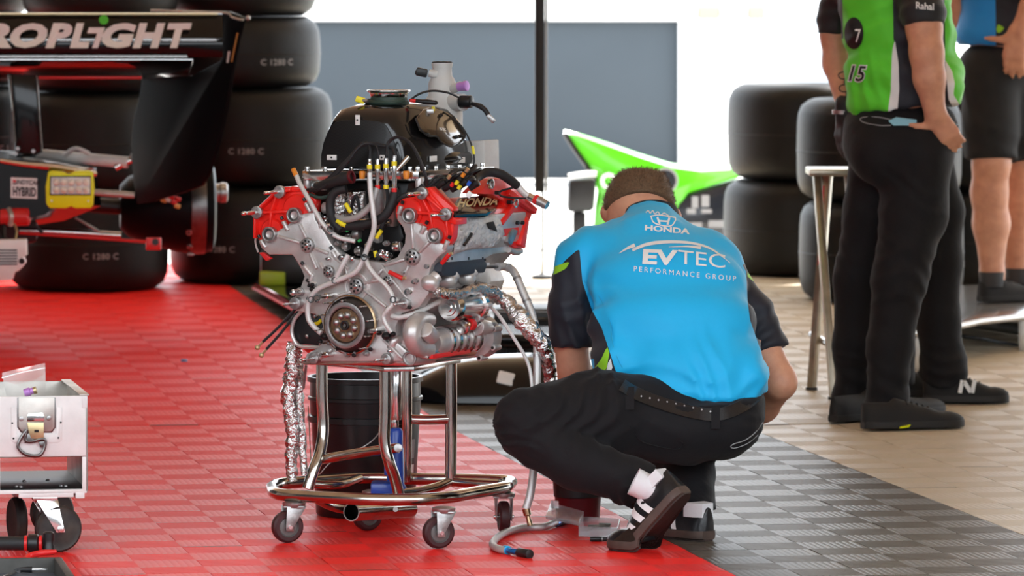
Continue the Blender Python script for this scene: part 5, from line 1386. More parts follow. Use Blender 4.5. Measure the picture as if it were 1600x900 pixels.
    P.folds(0.004, 55, ((0.5, 0.1, 0.9),), 9)
    P.local_folds(W(905, 640, 13.95), 0.18, 0.014, 62, (0.75, 0, -0.65), 5)
    P.local_folds(W(990, 770, 13.9), 0.09, 0.012, 75, (0.9, 0, -0.4), 6)
    P.local_folds(W(1088, 770, 14.1), 0.10, 0.010, 60, (0.1, 0, 1), 7)
    P.local_folds(W(800, 690, 13.95), 0.12, 0.014, 70, (0.3, 0, 1), 8)
    P.local_folds(W(935, 600, 14.0), 0.10, 0.015, 70, (0.9, 0, 0.3), 12)
    pants_me = P.mesh('trousers', 'trouser_black'); pants = obj('trousers', pants_me, root); bvp = bvh_of(pants_me)
    # ---- body
    B = SDF(lo, hi, 0.0085)
    hc = W(999, 334, 14.70)
    B.ell(hc, (0.088, 0.100, 0.105), 0.02); B.ell(hc + Vector((0, 0.035, -0.06)), (0.07, 0.085, 0.075), 0.03)
    B.ell(hc + Vector((0.0, 0.115, -0.075)), (0.016, 0.022, 0.024), 0.012)                       # nose
    for s in (-1, 1):
        B.ell(hc + Vector((s * 0.033, 0.105, -0.050)), (0.014, 0.010, 0.010), 0.006)            # eyes
        B.ell(W(943.5 if s < 0 else 1059.5, 332 if s < 0 else 338, 14.70), (0.010, 0.020, 0.022), 0.008)      # ears
    B.ell(hc + Vector((0, 0.098, -0.122)), (0.026, 0.014, 0.010), 0.01)                          # mouth
    B.cap(W(1003, 342, 14.66), W(1016, 378, 14.56), 0.058, 0.056, 0.025)
    B.chain([W(1018, 390, 14.5), W(1045, 460, 14.37), W(1090, 600, 14.22), W(1095, 650, 14.2)], [0.075, 0.11, 0.115, 0.11], 0.03)
    B.cap(W(925, 405, 14.46), W(1108, 418, 14.47), 0.052, 0.052, 0.04)
    B.chain([W(910, 412, 14.45), W(892, 490, 14.42), W(893, 572, 14.44)], [0.050, 0.048, 0.044], 0.02)
    wl = W(925, 640, 14.74); B.chain([W(893, 572, 14.44), W(905, 600, 14.56), wl], [0.045, 0.046, 0.029], 0.02)
    hand(B, wl, (0.1, 0.6, -0.5), (-0.2, 0.7, -0.4), (0.6, 0.4, 0.2), (-0.3, 0.5, 0.8), 0.5)
    B.chain([W(1122, 430, 14.46), W(1175, 510, 14.42), W(1218, 597, 14.36)], [0.050, 0.049, 0.043], 0.02)
    wr = W(1120, 672, 14.72); B.chain([W(1218, 597, 14.36), W(1190, 632, 14.47), wr], [0.043, 0.045, 0.029], 0.02)
    hand(B, wr, (-0.5, 0.6, -0.2), (-0.6, 0.5, -0.3), (-0.2, 0.5, 0.6), (0.3, 0.3, 0.8), 0.5)
    B.chain([W(1055, 655, 14.15), W(930, 647, 14.05), W(828, 658, 13.97)], [0.09, 0.08, 0.06], 0.03)
    B.chain([W(828, 672, 13.97), W(900, 722, 13.94), W(1016, 766, 13.92)], [0.052, 0.050, 0.036], 0.02)
    B.chain([W(1125, 655, 14.26), W(1018, 648, 14.58), W(1078, 740, 14.28), W(1088, 812, 14.12)], [0.085, 0.06, 0.048, 0.036], 0.02)
    obj('body', B.mesh('body', 'skin'), root)
    # ---- hair, cropped: a shell over the skull above the hairline
    H = SDF(np.array(hc) - 0.14, np.array(hc) + 0.14, 0.004)
    H.ell(hc + Vector((0, 0, 0.002)), (0.0920, 0.1045, 0.108), 0.0); H.ell(hc + Vector((0, 0, 0.035)), (0.087, 0.094, 0.074), 0.02); H.ell(W(1003, 274, 14.70), (0.055, 0.05, 0.010), 0.03)
    H.plane(hc + Vector((0.0, -0.02, 0.012)), (0.06, -0.72, -1.0))
    H.folds(0.0016, 420, ((1, 0.3, 0.2), (0.2, 1, 0.5)), 3)
    hm = H.mesh('hair', 'hair_brown'); hair = obj('hair', hm, root)
    fz = MB(); rg = random.Random(8); nv = len(hm.vertices); V_, F_ = [], []
    for _ in range(5200):
        v_ = hm.vertices[rg.randrange(nv)]; nn = v_.normal
        if nn.z < -0.55: continue
        d_ = (nn + Vector((rg.uniform(-0.5, 0.5), rg.uniform(-0.5, 0.5), rg.uniform(-0.1, 0.5)))).normalized() * rg.uniform(0.005, 0.011)
        s_ = d_.cross(Vector((rg.uniform(-1, 1), rg.uniform(-1, 1), rg.uniform(-1, 1)))).normalized() * 0.0006
        k_ = len(V_); V_ += [v_.co - s_, v_.co + s_, v_.co + d_]; F_.append((k_, k_ + 1, k_ + 2))
    fz.raw(V_, F_); fo = fz.build('cropped_strands', 'hair_brown', hair); fo['kind'] = 'stuff'
    # ---- collar
    c0 = W(1019, 355, 14.60); ax = (hc - c0).normalized(); ax = Vector((-0.02, 0.45, 0.75)).normalized()
    MB().lathe(c0 + ax * 0.004, ax, [(-0.02, 0.083), (0.012, 0.076), (0.040, 0.069), (0.042, 0.066), (0.012, 0.071), (-0.02, 0.078)], 40).build('collar', mat('collar_navy', NAVY, 0.75, bump=(900, 0.4)), root)
    # ---- belt, loops, pocket piping
    def beltpt(a, h, off):
        c = Vector(bp); r = Vector((math.cos(a), math.sin(a), 0)); z = -bn
        r = (r - z * r.dot(z)).normalized(); o = c + z * h
        hit = bvp.ray_cast(o + r * 0.4, -r)
        q = hit[0] if hit[0] else o + r * 0.15
        lim = 0.27 if (math.sin(a) < 0.1 and math.cos(a) > -0.8) else 0.205
        if (q - o).length > lim: q = o + r * lim
        return q + r * off
    path = catmull([Vector((x, y, 0)) for x, y in ((972, 601), (990, 612), (1015, 623), (1050, 635), (1085, 644), (1115, 648), (1140, 643), (1165, 631), (1186, 614), (1194, 605))], 5); rings = []
    for i, p in enumerate(path):
        d = (path[min(i + 1, len(path) - 1)] - path[max(i - 1, 0)]).normalized(); nx, ny = -d.y * 9.5, d.x * 9.5
        q0, q1 = on_surface(bvp, p.x - nx, p.y - ny, 0.002), on_surface(bvp, p.x + nx, p.y + ny, 0.002)
        if q0 is None or q1 is None: continue
        if rings and ((q0 - rings[-1][0]).length > 0.06 or (q1 - rings[-1][3]).length > 0.06): continue
        o = Vector((0, -0.005, 0)); rings.append([q0, q0 + o, q1 + o, q1])
    belt = MB().loft(rings).build('belt', 'belt_leather', root)
    bvt = bvh_of(belt.data)
    for px_, py_ in ((984, 618), (1118, 648)):
        p = [on_surface(bvp, px_, py_ + dy, 0.006) for dy in (-14, -4, 8, 22)]
        p = [q for q in p if q]
        if len(p) > 2:
            b = MB(); R_ = Vector((0.011, 0, 0)); V_ = []
            for q in p: V_ += [q - R_ + Vector((0, -0.004, 0)), q + R_ + Vector((0, -0.004, 0))]
            b.raw(V_, [(2 * i, 2 * i + 1, 2 * i + 3, 2 * i + 2) for i in range(len(p) - 1)]); b.build('belt_loop', 'trouser_black', belt)
    holes = MB()
    for k in range(9):
        t = k / 8; q = on_surface(bvt, 1002 + 108 * t, 619 + 24 * t, 0.0008)
        if q: holes.cyl(q + Vector((0, 0.002, 0)), q - Vector((0, 0.0008, 0)), 0.0022, n=8)
    o = holes.build('belt_holes', 'zinc', belt); o['kind'] = 'stuff'
    pp = [on_surface(bvp, x, y, 0.003) for x, y in ((1192, 660), (1180, 676), (1164, 688), (1146, 694), (1142, 699), (1150, 700), (1168, 693), (1184, 680), (1194, 664))]
    pp = [q for q in pp if q]
    if len(pp) > 3: MB().tube(pp, 0.0013, 6, 4).build('pocket_piping', 'grey_print', pants)
    pp = [q for q in (on_surface(bvp, x, y, 0.002) for x, y in ((985, 665), (1000, 688), (1030, 698), (1058, 702), (1068, 694), (1062, 688))) if q]
    if len(pp) > 3: MB().tube(pp, 0.0010, 6, 4).build('pocket_seam', 'shorts_black', pants)
    # shirt seam
    pp = [q for q in (on_surface(bv, x, y, 0.001) for x, y in ((906, 392), (914, 440), (935, 462), (952, 500), (958, 540), (970, 570), (990, 600))) if q]
    if len(pp) > 3: MB().tube(pp, 0.0011, 6, 4).build('seam', mat('seam_blue', (0.02, 0.40, 0.72), 0.7), shirt)
    # ---- shoes
    h = Vector((-0.83, 0.56, 0)).normalized(); y_ = Vector((0, 0, 1)).cross(h); ball = G(1000, 861)
    L = 0.295; M = Matrix((h, y_, Vector((0, 0, 1)))).transposed().to_4x4(); M = Matrix.Translation(ball - h * 0.68 * L + y_ * -0.01) @ M
    s1 = bpy.data.objects.new('shoe', None); COL.objects.link(s1); s1.parent = root; s1.matrix_parent_inverse = Matrix.Translation(-root.location); LOCAL.add(s1.name)
    up, T_, surf, top = shoe(s1, M, ('shoe_leather', 'gum_sole', 'gum_tread'), L, 0.053, math.radians(48), ((1, -1), (0.32, 0.43, 0.54), 0.058))
    MB().loft([[T_((x, y, z)) for x, y in ((0.012, 0.022), (0.030, 0.030), (0.055, 0.032), (0.055, -0.032), (0.030, -0.030), (0.012, -0.022))] for z in (0.07, 0.098)]).build('heel_tab', 'sock_white', s1)
    MB().lathe(T_((0.065, 0, 0.07)), (W(985, 752, 13.92) - W(1018, 768, 13.92)), [(-0.02, 0.030), (0.03, 0.034), (0.06, 0.035)], 20).build('sock', 'sock_white', s1)
    h = Vector((-0.62, 0.785, 0)).normalized(); y_ = Vector((0, 0, 1)).cross(h); heel = G(1108, 846)
    M = Matrix.Translation(heel) @ Matrix((h, y_, Vector((0, 0, 1)))).transposed().to_4x4()
    s2 = bpy.data.objects.new('shoe', None); COL.objects.link(s2); s2.parent = root; s2.matrix_parent_inverse = Matrix.Translation(-root.location); LOCAL.add(s2.name)
    up, T_, surf, top = shoe(s2, M, ('shoe_leather', 'gum_sole', 'gum_tread'), L, 0.051, 0.0, ((1, -1), (0.32, 0.43, 0.54), 0.058))
    MB().loft([[T_((x, y, z)) for x, y in ((0.006, 0.018), (0.03, 0.03), (0.06, 0.034), (0.06, -0.034), (0.03, -0.03), (0.006, -0.018))] for z in (0.06, 0.095)]).build('sock', 'sock_white', s2)
    # ---- print on the back of the shirt
    def decal(x0, y0, ax_, ay_, off=0.0035):
        def f(x, y):
            q = on_surface(bv, x0 + ax_[0] * x + ay_[0] * y, y0 + ax_[1] * x + ay_[1] * y, off)
            return q if q is not None else W(x0, y0, 14.1)
        return f
    ax_, ay_ = (1.0, 0.115), (0.05, -1.0)
    letters('EV', 31, decal(1029, 403, (1, 0.04), (0.08, -1)), 'letter', 'white_print', shirt, bold=1.2, fine=6, sx=1.55)
    letters('TEC', 31, decal(1097, 406, (1, 0.10), (0.02, -1)), 'letter', 'white_print', shirt, fine=6, sx=1.36)
    letters('PERFORMANCE GROUP', 11.5, decal(1070, 428, (1, 0.10), (0.03, -1)), 'small_letter', 'white_print', shirt, fine=5, spacing=1.42)
    letters('HONDA', 11.5, decal(1042, 359, (1, 0.09), (0.04, -1)), 'letter', 'white_print', shirt, bold=0.45, fine=5, sx=1.62)
    def strip(pts, w_, name, closed=False):
        b = MB(); P_ = catmull([Vector((x, y, 0)) for x, y in pts], 6) if len(pts) > 2 else [Vector((x, y, 0)) for x, y in pts]
        V_ = []; m_ = len(P_)
        for i, p in enumerate(P_):
            d = (P_[min(i + 1, m_ - 1)] - P_[max(i - 1, 0)]).normalized(); t = i / (m_ - 1)
            ww = w_(t) if callable(w_) else w_; nx, ny = -d.y * ww / 2, d.x * ww / 2
            for s in (-1, 1):
                q = on_surface(bv, p.x + s * nx, p.y + s * ny, 0.0035); V_.append(q if q else W(p.x, p.y, 14.1))
        b.raw(V_, [(2 * i, 2 * i + 1, 2 * i + 3, 2 * i + 2) for i in range(m_ - 1)]); return b.build(name, 'white_print', shirt)
    strip([(1009, 332), (1013, 329), (1016, 333), (1020, 329), (1023, 334), (1028, 331), (1032, 336), (1038, 333), (1046, 338)], 1.6, 'script_logo')
    strip([(967, 396), (980, 388), (992, 383)], lambda t: 1 + 5 * t, 'logo_swoosh')
    strip([(988, 391), (1010, 382), (1040, 378), (1075, 379), (1105, 386), (1125, 398), (1141, 411)], lambda t: 5.5 * (1 - abs(t - 0.25)) if t < 0.9 else 1.0, 'logo_swoosh')
    strip([(1045, 386), (1075, 385), (1095, 387)], lambda t: 0.5 + 4 * t, 'logo_swoosh')
    # the maker's badge: rounded frame with an H
    strip([(1017, 337), (1021, 347), (1033, 352), (1048, 353), (1055, 345), (1055, 340)], 2.0, 'badge_frame'); strip([(1016, 338), (1030, 336), (1056, 340)], 2.0, 'badge_frame')
    strip([(1027, 339), (1031, 350)], 3.2, 'badge_bar'); strip([(1046, 340), (1043, 351)], 3.2, 'badge_bar'); strip([(1030, 345), (1044, 346)], 2.6, 'badge_bar')
    return root
crouching()
# ---------------------------------------------------------------- shared: a standing figure
def limb_cut(S, pts, rs, cut, k=0.02, kc=0.02, n=None):
    Q = S.like(); Q.chain(pts, rs, k); Q.plane(cut, n if n is not None else (Vector(pts[-1]) - Vector(pts[-2]))); merge(S, Q, kc)
def head_on(B, c, face, r=1.0):
    """skull, jaw, nose, mouth, eyes and ears; face is a horizontal unit vector"""
    f = Vector(face).normalized(); s = Vector((0, 0, 1)).cross(f)
    B.ell(c, (0.080 * r, 0.088 * r, 0.108 * r), 0.02); B.ell(c + f * 0.025 - ZA * 0.065, (0.060, 0.062, 0.062), 0.03)
    B.ell(c + f * 0.098 - ZA * 0.020, (0.014, 0.016, 0.024), 0.012); B.ell(c + f * 0.086 - ZA * 0.070, (0.018, 0.018, 0.008), 0.008)
    for q in (-1, 1):
        B.ell(c + f * 0.078 + s * 0.032 * q + ZA * 0.005, (0.012, 0.012, 0.009), 0.004); B.ell(c + s * 0.084 * q - ZA * 0.01, (0.012, 0.016, 0.030), 0.008)
def hair_on(root, c, face):
    H = SDF(np.array(c) - 0.15, np.array(c) + 0.15, 0.007); H.ell(c + ZA * 0.004, (0.088, 0.096, 0.115), 0.0)
    f = Vector(face); H.plane(c + ZA * 0.012 + f * 0.03, (f.x * 0.7, f.y * 0.7, -1.0)); obj('hair', H.mesh('hair', 'hair_brown'), root)
def shoe_at(root, heel_px, toe_px, mats, w=0.048, name='shoe', sole_h=0.026, high=0.085, L=None):
    a, c = G(*heel_px), G(*toe_px); h = Vector((c.x - a.x, c.y - a.y, 0)); L = L or h.length; h.normalize(); y_ = ZA.cross(h)
    M = Matrix.Translation(a) @ Matrix((h, y_, ZA)).transposed().to_4x4()
    s = bpy.data.objects.new(name, None); COL.objects.link(s); s.parent = root; s.matrix_parent_inverse = Matrix.Translation(-root.location); LOCAL.add(s.name)
    return (s,) + shoe(s, M, mats, L, w, 0.0, None, sole_h, high=high)

# ---------------------------------------------------------------- man in the green shirt, back to us
def green_man():
    D = 17.7; w = lambda x, y, d=D: W(x, y, d)
    root = thing('person', 'person in lime green team shirt and black trousers standing with hand on hip', 'person', G(1400, 672))
    S = SDF((w(1265, 0).x, 17.38, w(0, 205).z), (w(1530, 0).x, 18.02, w(0, -95).z), 0.0085)
    S.ell(w(1410, 160), (0.182, 0.150, 0.08), 0.05); S.ell(w(1412, 112), (0.190, 0.155, 0.10), 0.05); S.ell(w(1404, 52), (0.182, 0.145, 0.10), 0.05)
    S.ell(w(1398, 2), (0.180, 0.135, 0.10), 0.05); S.cap(w(1322, -22, 17.80), w(1436, -22, 17.60), 0.066, 0.066, 0.05); S.cap(w(1385, -40), w(1388, -62), 0.08, 0.062, 0.04)
    S.ell(w(1480, 140, 17.62), (0.05, 0.10, 0.07), 0.04)
    S.plane(w(1410, 172), (0.10, -0.06, -1))
    limb_cut(S, [w(1432, -22, 17.60), w(1442, 20, 17.54), w(1449, 110, 17.50)], [0.072, 0.068, 0.062], w(1444, 40, 17.53))
    limb_cut(S, [w(1320, -22, 17.82), w(1306, 30, 17.86), w(1300, 120, 17.86)], [0.064, 0.058, 0.052], w(1303, 53, 17.86))
    S.folds(0.006, 38, ((0.7, 0.2, 0.7), (0.2, 0.1, -1.0)), 21)
    S.local_folds(w(1370, 150, 17.6), 0.16, 0.010, 45, (0.9, 0, 0.5), 3); S.local_folds(w(1360, 30, 17.6), 0.16, 0.008, 40, (1, 0, 0.1), 4)
    m = cloth_mat('team_shirt_green', (0.11, 0.66, 0.028), (('navy', NAVY), ('white', (0.8, 0.8, 0.8)), ('sleeve', (0.014, 0.015, 0.018))), 0.65)
    me = S.mesh('team_shirt', m); V = verts_of(me); px, py = to_px(V)
    nv = poly_sd(px, py, [(1394, -80), (1396, 60), (1404, 100), (1405, 140), (1402, 166), (1402, 200), (1512, 200), (1502, 176), (1484, 152), (1481, 120), (1477, 96), (1476, 0), (1470, -80)])
    add_attr(me, 'navy', nv)
    add_attr(me, 'white', np.minimum(poly_sd(px, py, [(1396, 52), (1393, 100), (1392, 140), (1387, 176), (1402, 176), (1405, 140), (1404, 100), (1398, 60)]), poly_sd(px, py, [(1476, 92), (1488, 112), (1492, 130), (1490, 148), (1508, 178), (1510, 195), (1501, 192), (1482, 155), (1479, 122)])))
    near = np.array(w(1444, 10, 17.54)); far = np.array(w(1304, 20, 17.86))
    ax1 = np.array(w(1449, 60, 17.52) - w(1432, -22, 17.60)); ax1 /= np.linalg.norm(ax1)
    q = V - near; d1 = np.linalg.norm(q - (q @ ax1)[:, None] * ax1, axis=1) - 0.0675
    d1 = np.where(py < 60, d1, 1.0)
    sl2 = poly_sd(px, py, [(1270, -90), (1312, -60), (1316, 0), (1318, 60), (1270, 70)])
    add_attr(me, 'sleeve', np.minimum(np.minimum(d1 * 500, sl2), poly_sd(px, py, [(1398, -90), (1394, -4), (1418, 52), (1474, 50), (1472, -4), (1466, -90)])))
    shirt = obj('team_shirt', me, root); bv = bvh_of(me)
    # trousers
    P = SDF((w(1290, 0).x, 17.36, 0.02), (w(1515, 0).x, 18.0, w(0, 155).z), 0.0085)
    P.ell(w(1408, 195), (0.178, 0.145, 0.09), 0.05); P.ell(w(1405, 228), (0.178, 0.150, 0.11), 0.05); P.ell(w(1375, 240, 17.62), (0.09, 0.10, 0.10), 0.05); P.ell(w(1435, 240, 17.60), (0.09, 0.10, 0.10), 0.05)
    P.plane(w(1410, 166), (0.0, 0.05, 1))
    limb_cut(P, [w(1432, 245, 17.62), w(1428, 330, 17.62), w(1406, 434, 17.60), w(1390, 541, 17.60), w(1386, 640, 17.60), w(1386, 700, 17.6)], [0.110, 0.104, 0.085, 0.069, 0.066, 0.066], w(1386, 651, 17.60), 0.03, 0.04)
    limb_cut(P, [w(1376, 245, 17.78), w(1366, 330, 17.80), w(1342, 434, 17.82), w(1336, 541, 17.84), w(1336, 620, 17.86), w(1336, 680, 17.86)], [0.100, 0.094, 0.078, 0.068, 0.066, 0.066], w(1336, 643, 17.86), 0.03, 0.03)
    P.folds(0.005, 42, ((0.5, 0.1, 0.9),), 31)
    P.local_folds(w(1405, 445, 17.55), 0.14, 0.012, 48, (0.5, 0, 0.9), 3); P.local_folds(w(1388, 625, 17.55), 0.12, 0.014, 55, (0.2, 0, 1), 4)
    P.local_folds(w(1340, 600, 17.8), 0.14, 0.014, 50, (0.2, 0, 1), 5); P.local_folds(w(1420, 290, 17.55), 0.12, 0.008, 45, (0.6, 0, 0.8), 6)
    pm = P.mesh('trousers', 'trouser_black'); pants = obj('trousers', pm, root); bvp = bvh_of(pm)
    # body
    B = SDF((w(1255, 0).x, 17.30, 0.03), (w(1530, 0).x, 18.1, w(0, -240).z), 0.0085)
    hc = w(1392, -150); head_on(B, hc, (0.75, 0.66, 0))
    B.cap(hc - ZA * 0.06, w(1390, -40), 0.058, 0.066, 0.03)
    B.chain([w(1395, 0), w(1408, 120), w(1406, 220)], [0.11, 0.115, 0.115], 0.04); B.cap(w(1326, -18, 17.80), w(1434, -18, 17.60), 0.05, 0.05, 0.04)
    wr = w(1461, 178, 17.52)
    B.chain([w(1434, -18, 17.60), w(1444, 44, 17.53), w(1448, 83, 17.50), w(1452, 122, 17.50), wr], [0.056, 0.055, 0.052, 0.049, 0.033], 0.02)
    hand(B, wr, (0.35, 0.12, -0.55), (0.45, 0.45, -0.65), (-0.95, -0.05, 0.05), (-0.15, -1.0, -0.1), 0.35, 1.0)
    wf = w(1322, 165, 17.76)
    B.chain([w(1322, -18, 17.82), w(1305, 55, 17.86), w(1308, 100, 17.85), wf], [0.050, 0.046, 0.044, 0.031], 0.02)
    B.chain([w(1432, 245, 17.62), w(1406, 434, 17.60), w(1386, 655, 17.60)], [0.09, 0.065, 0.04], 0.02); B.chain([w(1376, 245, 17.78), w(1342, 434, 17.82), w(1336, 645, 17.86)], [0.085, 0.06, 0.04], 0.02)
    hand(B, wf, (-0.10, -0.02, -0.8), (0.05, 0.1, -1.0), (0.6, 0.1, -0.6), (-0.9, -0.3, 0), 0.25, 0.95)
    bm_ = B.mesh('body', 'skin'); body = obj('body', bm_, root); bvb = bvh_of(bm_)
    hair_on(root, hc, (0.75, 0.66, 0))
    # glove on the far hand: a slightly larger hand with a cuff
    Gv = SDF((wf.x - 0.12, 17.55, wf.z - 0.26), (wf.x + 0.12, 17.95, wf.z + 0.03), 0.006)
    hand(Gv, wf, (-0.10, -0.02, -0.8), (0.05, 0.1, -1.0), (0.6, 0.1, -0.6), (-0.9, -0.3, 0), 0.25, 1.12, 0.01); Gv.cap(wf + ZA * 0.005, wf - ZA * 0.04, 0.036, 0.034, 0.01)
    gl = obj('glove', Gv.mesh('glove', 'black_rubber'), root)
    MB().lathe(w(1319, 178, 17.76), ZA, [(0, 0.038), (0.012, 0.039), (0.012, 0.034)], 20).build('glove_strap', 'zinc', gl)
    # tattoo bands on the forearm
    for x, y, r in ((1318, 118, 8), (1326, 128, 7), (1319, 138, 8), (1328, 146, 6), (1321, 156, 7), (1330, 158, 5), (1326, 112, 5)):
        pts = [on_surface(bvb, x + r * math.cos(a), y + r * 0.7 * math.sin(a), 0.0012) for a in [k * 0.7 for k in range(10)]]
        pts = [p for p in pts if p and abs(p.y - 17.8) < 0.15]
        if len(pts) > 4: MB().tube(pts, 0.0022, 5, 3).build('tattoo', 'tattoo_ink', body)
    # shoes
    sh = shoe_at(root, (1347, 672), (1505, 668), ('shoe_mesh', 'black_sole'), 0.05)
    f = [sh[3](0.40, -0.1), sh[3](0.47, -0.1), sh[3](0.49, -0.22), sh[3](0.42, -0.2)]
    MB().hexa([sh[2]((x, y, z)) for x, y, z in ((0.105, -0.050, 0.006), (0.135, -0.054, 0.010), (0.135, -0.050, 0.010), (0.105, -0.046, 0.006), (0.108, -0.054, 0.012), (0.140, -0.0575, 0.018), (0.140, -0.050, 0.018), (0.108, -0.046, 0.012))]).build('yellow_tag', 'hivis_yellow', sh[0])
    shoe_at(root, (1301, 662), (1472, 640), ('shoe_mesh', 'black_sole'), 0.05)
    # zip pocket and folded blue mask
    pp = [q for q in (on_surface(bvp, x, y, 0.002) for x, y in ((1392, 187), (1372, 183), (1350, 183), (1344, 187), (1352, 192), (1374, 196), (1392, 196))) if q]
    if len(pp) > 3: MB().tube(pp, 0.0016, 6, 4).build('pocket_zip', 'grey_print', pants)
    def patch(poly, name, m_, off=0.004, par=root, bvx=bvp):
        pts = [on_surface(bvx, x, y, off) for x, y in poly]; pts = [p for p in pts if p]
        if len(pts) > 2: return MB().prism(pts, Vector((0, -0.004, 0))).build(name, m_, par)
    patch([(1388, 189), (1400, 183), (1432, 187), (1432, 196), (1396, 196)], 'face_mask', 'mask_blue', 0.006); patch([(1484, 185), (1499, 185), (1497, 195), (1485, 193)], 'face_mask', 'mask_blue', 0.006)
    # prints
    def decal(x0, y0, ax_, ay_, bvx=bv, off=0.006):
        def f(x, y):
            q = on_surface(bvx, x0 + ax_[0] * x + ay_[0] * y, y0 + ax_[1] * x + ay_[1] * y, off); return q if q is not None else W(x0, y0, 17.55)
        return f
    dsc = MB(); V_ = [decal(1334, 52, (1, 0), (0, 1))(0, 0)]; n_ = 28
    for q_ in (0.25, 0.5, 0.75, 1.0):
        for k in range(n_): V_.append(decal(1334, 52, (1, 0), (0, 1))(15 * q_ * math.cos(k * 2 * math.pi / n_), 25 * q_ * math.sin(k * 2 * math.pi / n_)))
    dsc.raw(V_, [(0, 1 + k, 1 + (k + 1) % n_) for k in range(n_)] + [(1 + r_ * n_ + k, 1 + (r_ + 1) * n_ + k, 1 + (r_ + 1) * n_ + (k + 1) % n_, 1 + r_ * n_ + (k + 1) % n_) for r_ in range(3) for k in range(n_)]); dsc.build('round_logo', 'black_print', shirt)
    letters('7', 30, decal(1340, 57, (0.7, 0), (0, -1), off=0.010), 'letter', 'white_print', shirt, fine=7)
    letters('15', 34, decal(1336, 116, (0.85, 0.05), (0.1, -1), off=0.006), 'number_edge', 'white_print', shirt, bold=2.2, fine=7, shear=0.2)
    letters('15', 34, decal(1336, 116, (0.85, 0.05), (0.1, -1), off=0.009), 'number', 'black_print', shirt, bold=0.5, fine=7, shear=0.2)
    text_mb('Rahal', 15, decal(1445, 10, (0.9, 0.08), (0, -1)), bold=0.3, fine=5).build('sleeve_print', 'white_print', shirt)['kind'] = 'stuff'
green_man()

# ---------------------------------------------------------------- person hidden behind him: black trousers, N on the shoe
def hidden_man():
    D = 18.3; w = lambda x, y, d=D: W(x, y, d)
    root = thing('person', 'person in black trousers and trainers marked N, hidden behind the green shirt', 'person', G(1480, 632))
    P = SDF((w(1345, 0).x, 18.0, 0.02), (w(1530, 0).x, 18.62, w(0, 120).z), 0.0095)
    P.ell(w(1418, 205, 18.32), (0.13, 0.13, 0.14), 0.05); P.plane(w(1418, 150), (0, 0, 1))
    limb_cut(P, [w(1448, 240), w(1470, 330), w(1470, 410), w(1466, 500), w(1474, 570), w(1480, 640)], [0.082, 0.073, 0.066, 0.068, 0.073, 0.074], w(1477, 604), 0.03, 0.04)
    limb_cut(P, [w(1405, 240, 18.42), w(1400, 410, 18.44), w(1400, 640, 18.45)], [0.08, 0.07, 0.06], w(1400, 602, 18.45), 0.03, 0.04)
    P.folds(0.003, 40, ((0.5, 0.1, 0.9),), 41); P.local_folds(w(1470, 580, 18.25), 0.12, 0.014, 50, (0.2, 0, 1), 4)
    obj('trousers', P.mesh('trousers', 'trouser_black'), root)
    S = SDF((w(1335, 0).x, 18.05, w(0, 180).z), (w(1490, 0).x, 18.6, w(0, -95).z), 0.011)
    S.chain([w(1416, 150), w(1410, 60), w(1405, -10)], [0.115, 0.12, 0.12], 0.05); S.cap(w(1375, -30), w(1435, -30), 0.06, 0.06, 0.05)
    obj('shirt', S.mesh('shirt', 'shorts_black'), root)
    B = SDF((w(1345, 0).x, 18.0, 0.03), (w(1510, 0).x, 18.85, w(0, -240).z), 0.011)
    hc = w(1408, -140); head_on(B, hc, (0.9, 0.4, 0)); B.cap(hc - ZA * 0.06, w(1408, -30), 0.058, 0.066, 0.03); B.chain([w(1408, 0), w(1416, 200)], [0.09, 0.09], 0.03)
    for x0, y0 in ((1376, 18.3), (1434, 18.35)):
        wr = w(x0 + 18, 150, y0 + 0.22); B.chain([w(x0, -28, y0), w(x0 + 2, 70, y0 + 0.05), wr], [0.045, 0.042, 0.028], 0.02); hand(B, wr, (0.3, 0.6, -0.3), (0.3, 0.7, -0.3), (0, 0.3, 0.9), (0.5, -0.2, 0.2), 0.4)
    B.chain([w(1445, 240), w(1470, 410), w(1478, 612)], [0.06, 0.05, 0.038], 0.02); B.chain([w(1405, 240, 18.42), w(1400, 410, 18.44), w(1400, 608, 18.45)], [0.06, 0.05, 0.038], 0.02)
    obj('body', B.mesh('body', 'skin'), root); hair_on(root, hc, (0.9, 0.4, 0))
    sh = shoe_at(root, (1442, 630), (1577, 630), ('shoe_mesh', 'black_sole'), 0.05, high=0.09)
    q = W(1517, 606, D - 0.10)
    c0 = sh[3](0.50, -0.55, 0.003)
    for dx, dz, rz in ((-0.020, 0, 0.2), (0.020, 0, 0.2), (0, 0, -0.55)):
        MB().box(c0 + Vector((dx, -0.002, dz)), (0.013, 0.008, 0.042), Matrix.Rotation(rz, 3, 'Y')).build('letter_stroke', 'white_print', sh[0])
    shoe_at(root, (1372, 622), (1500, 618), ('shoe_mesh', 'black_sole'), 0.048)
hidden_man()

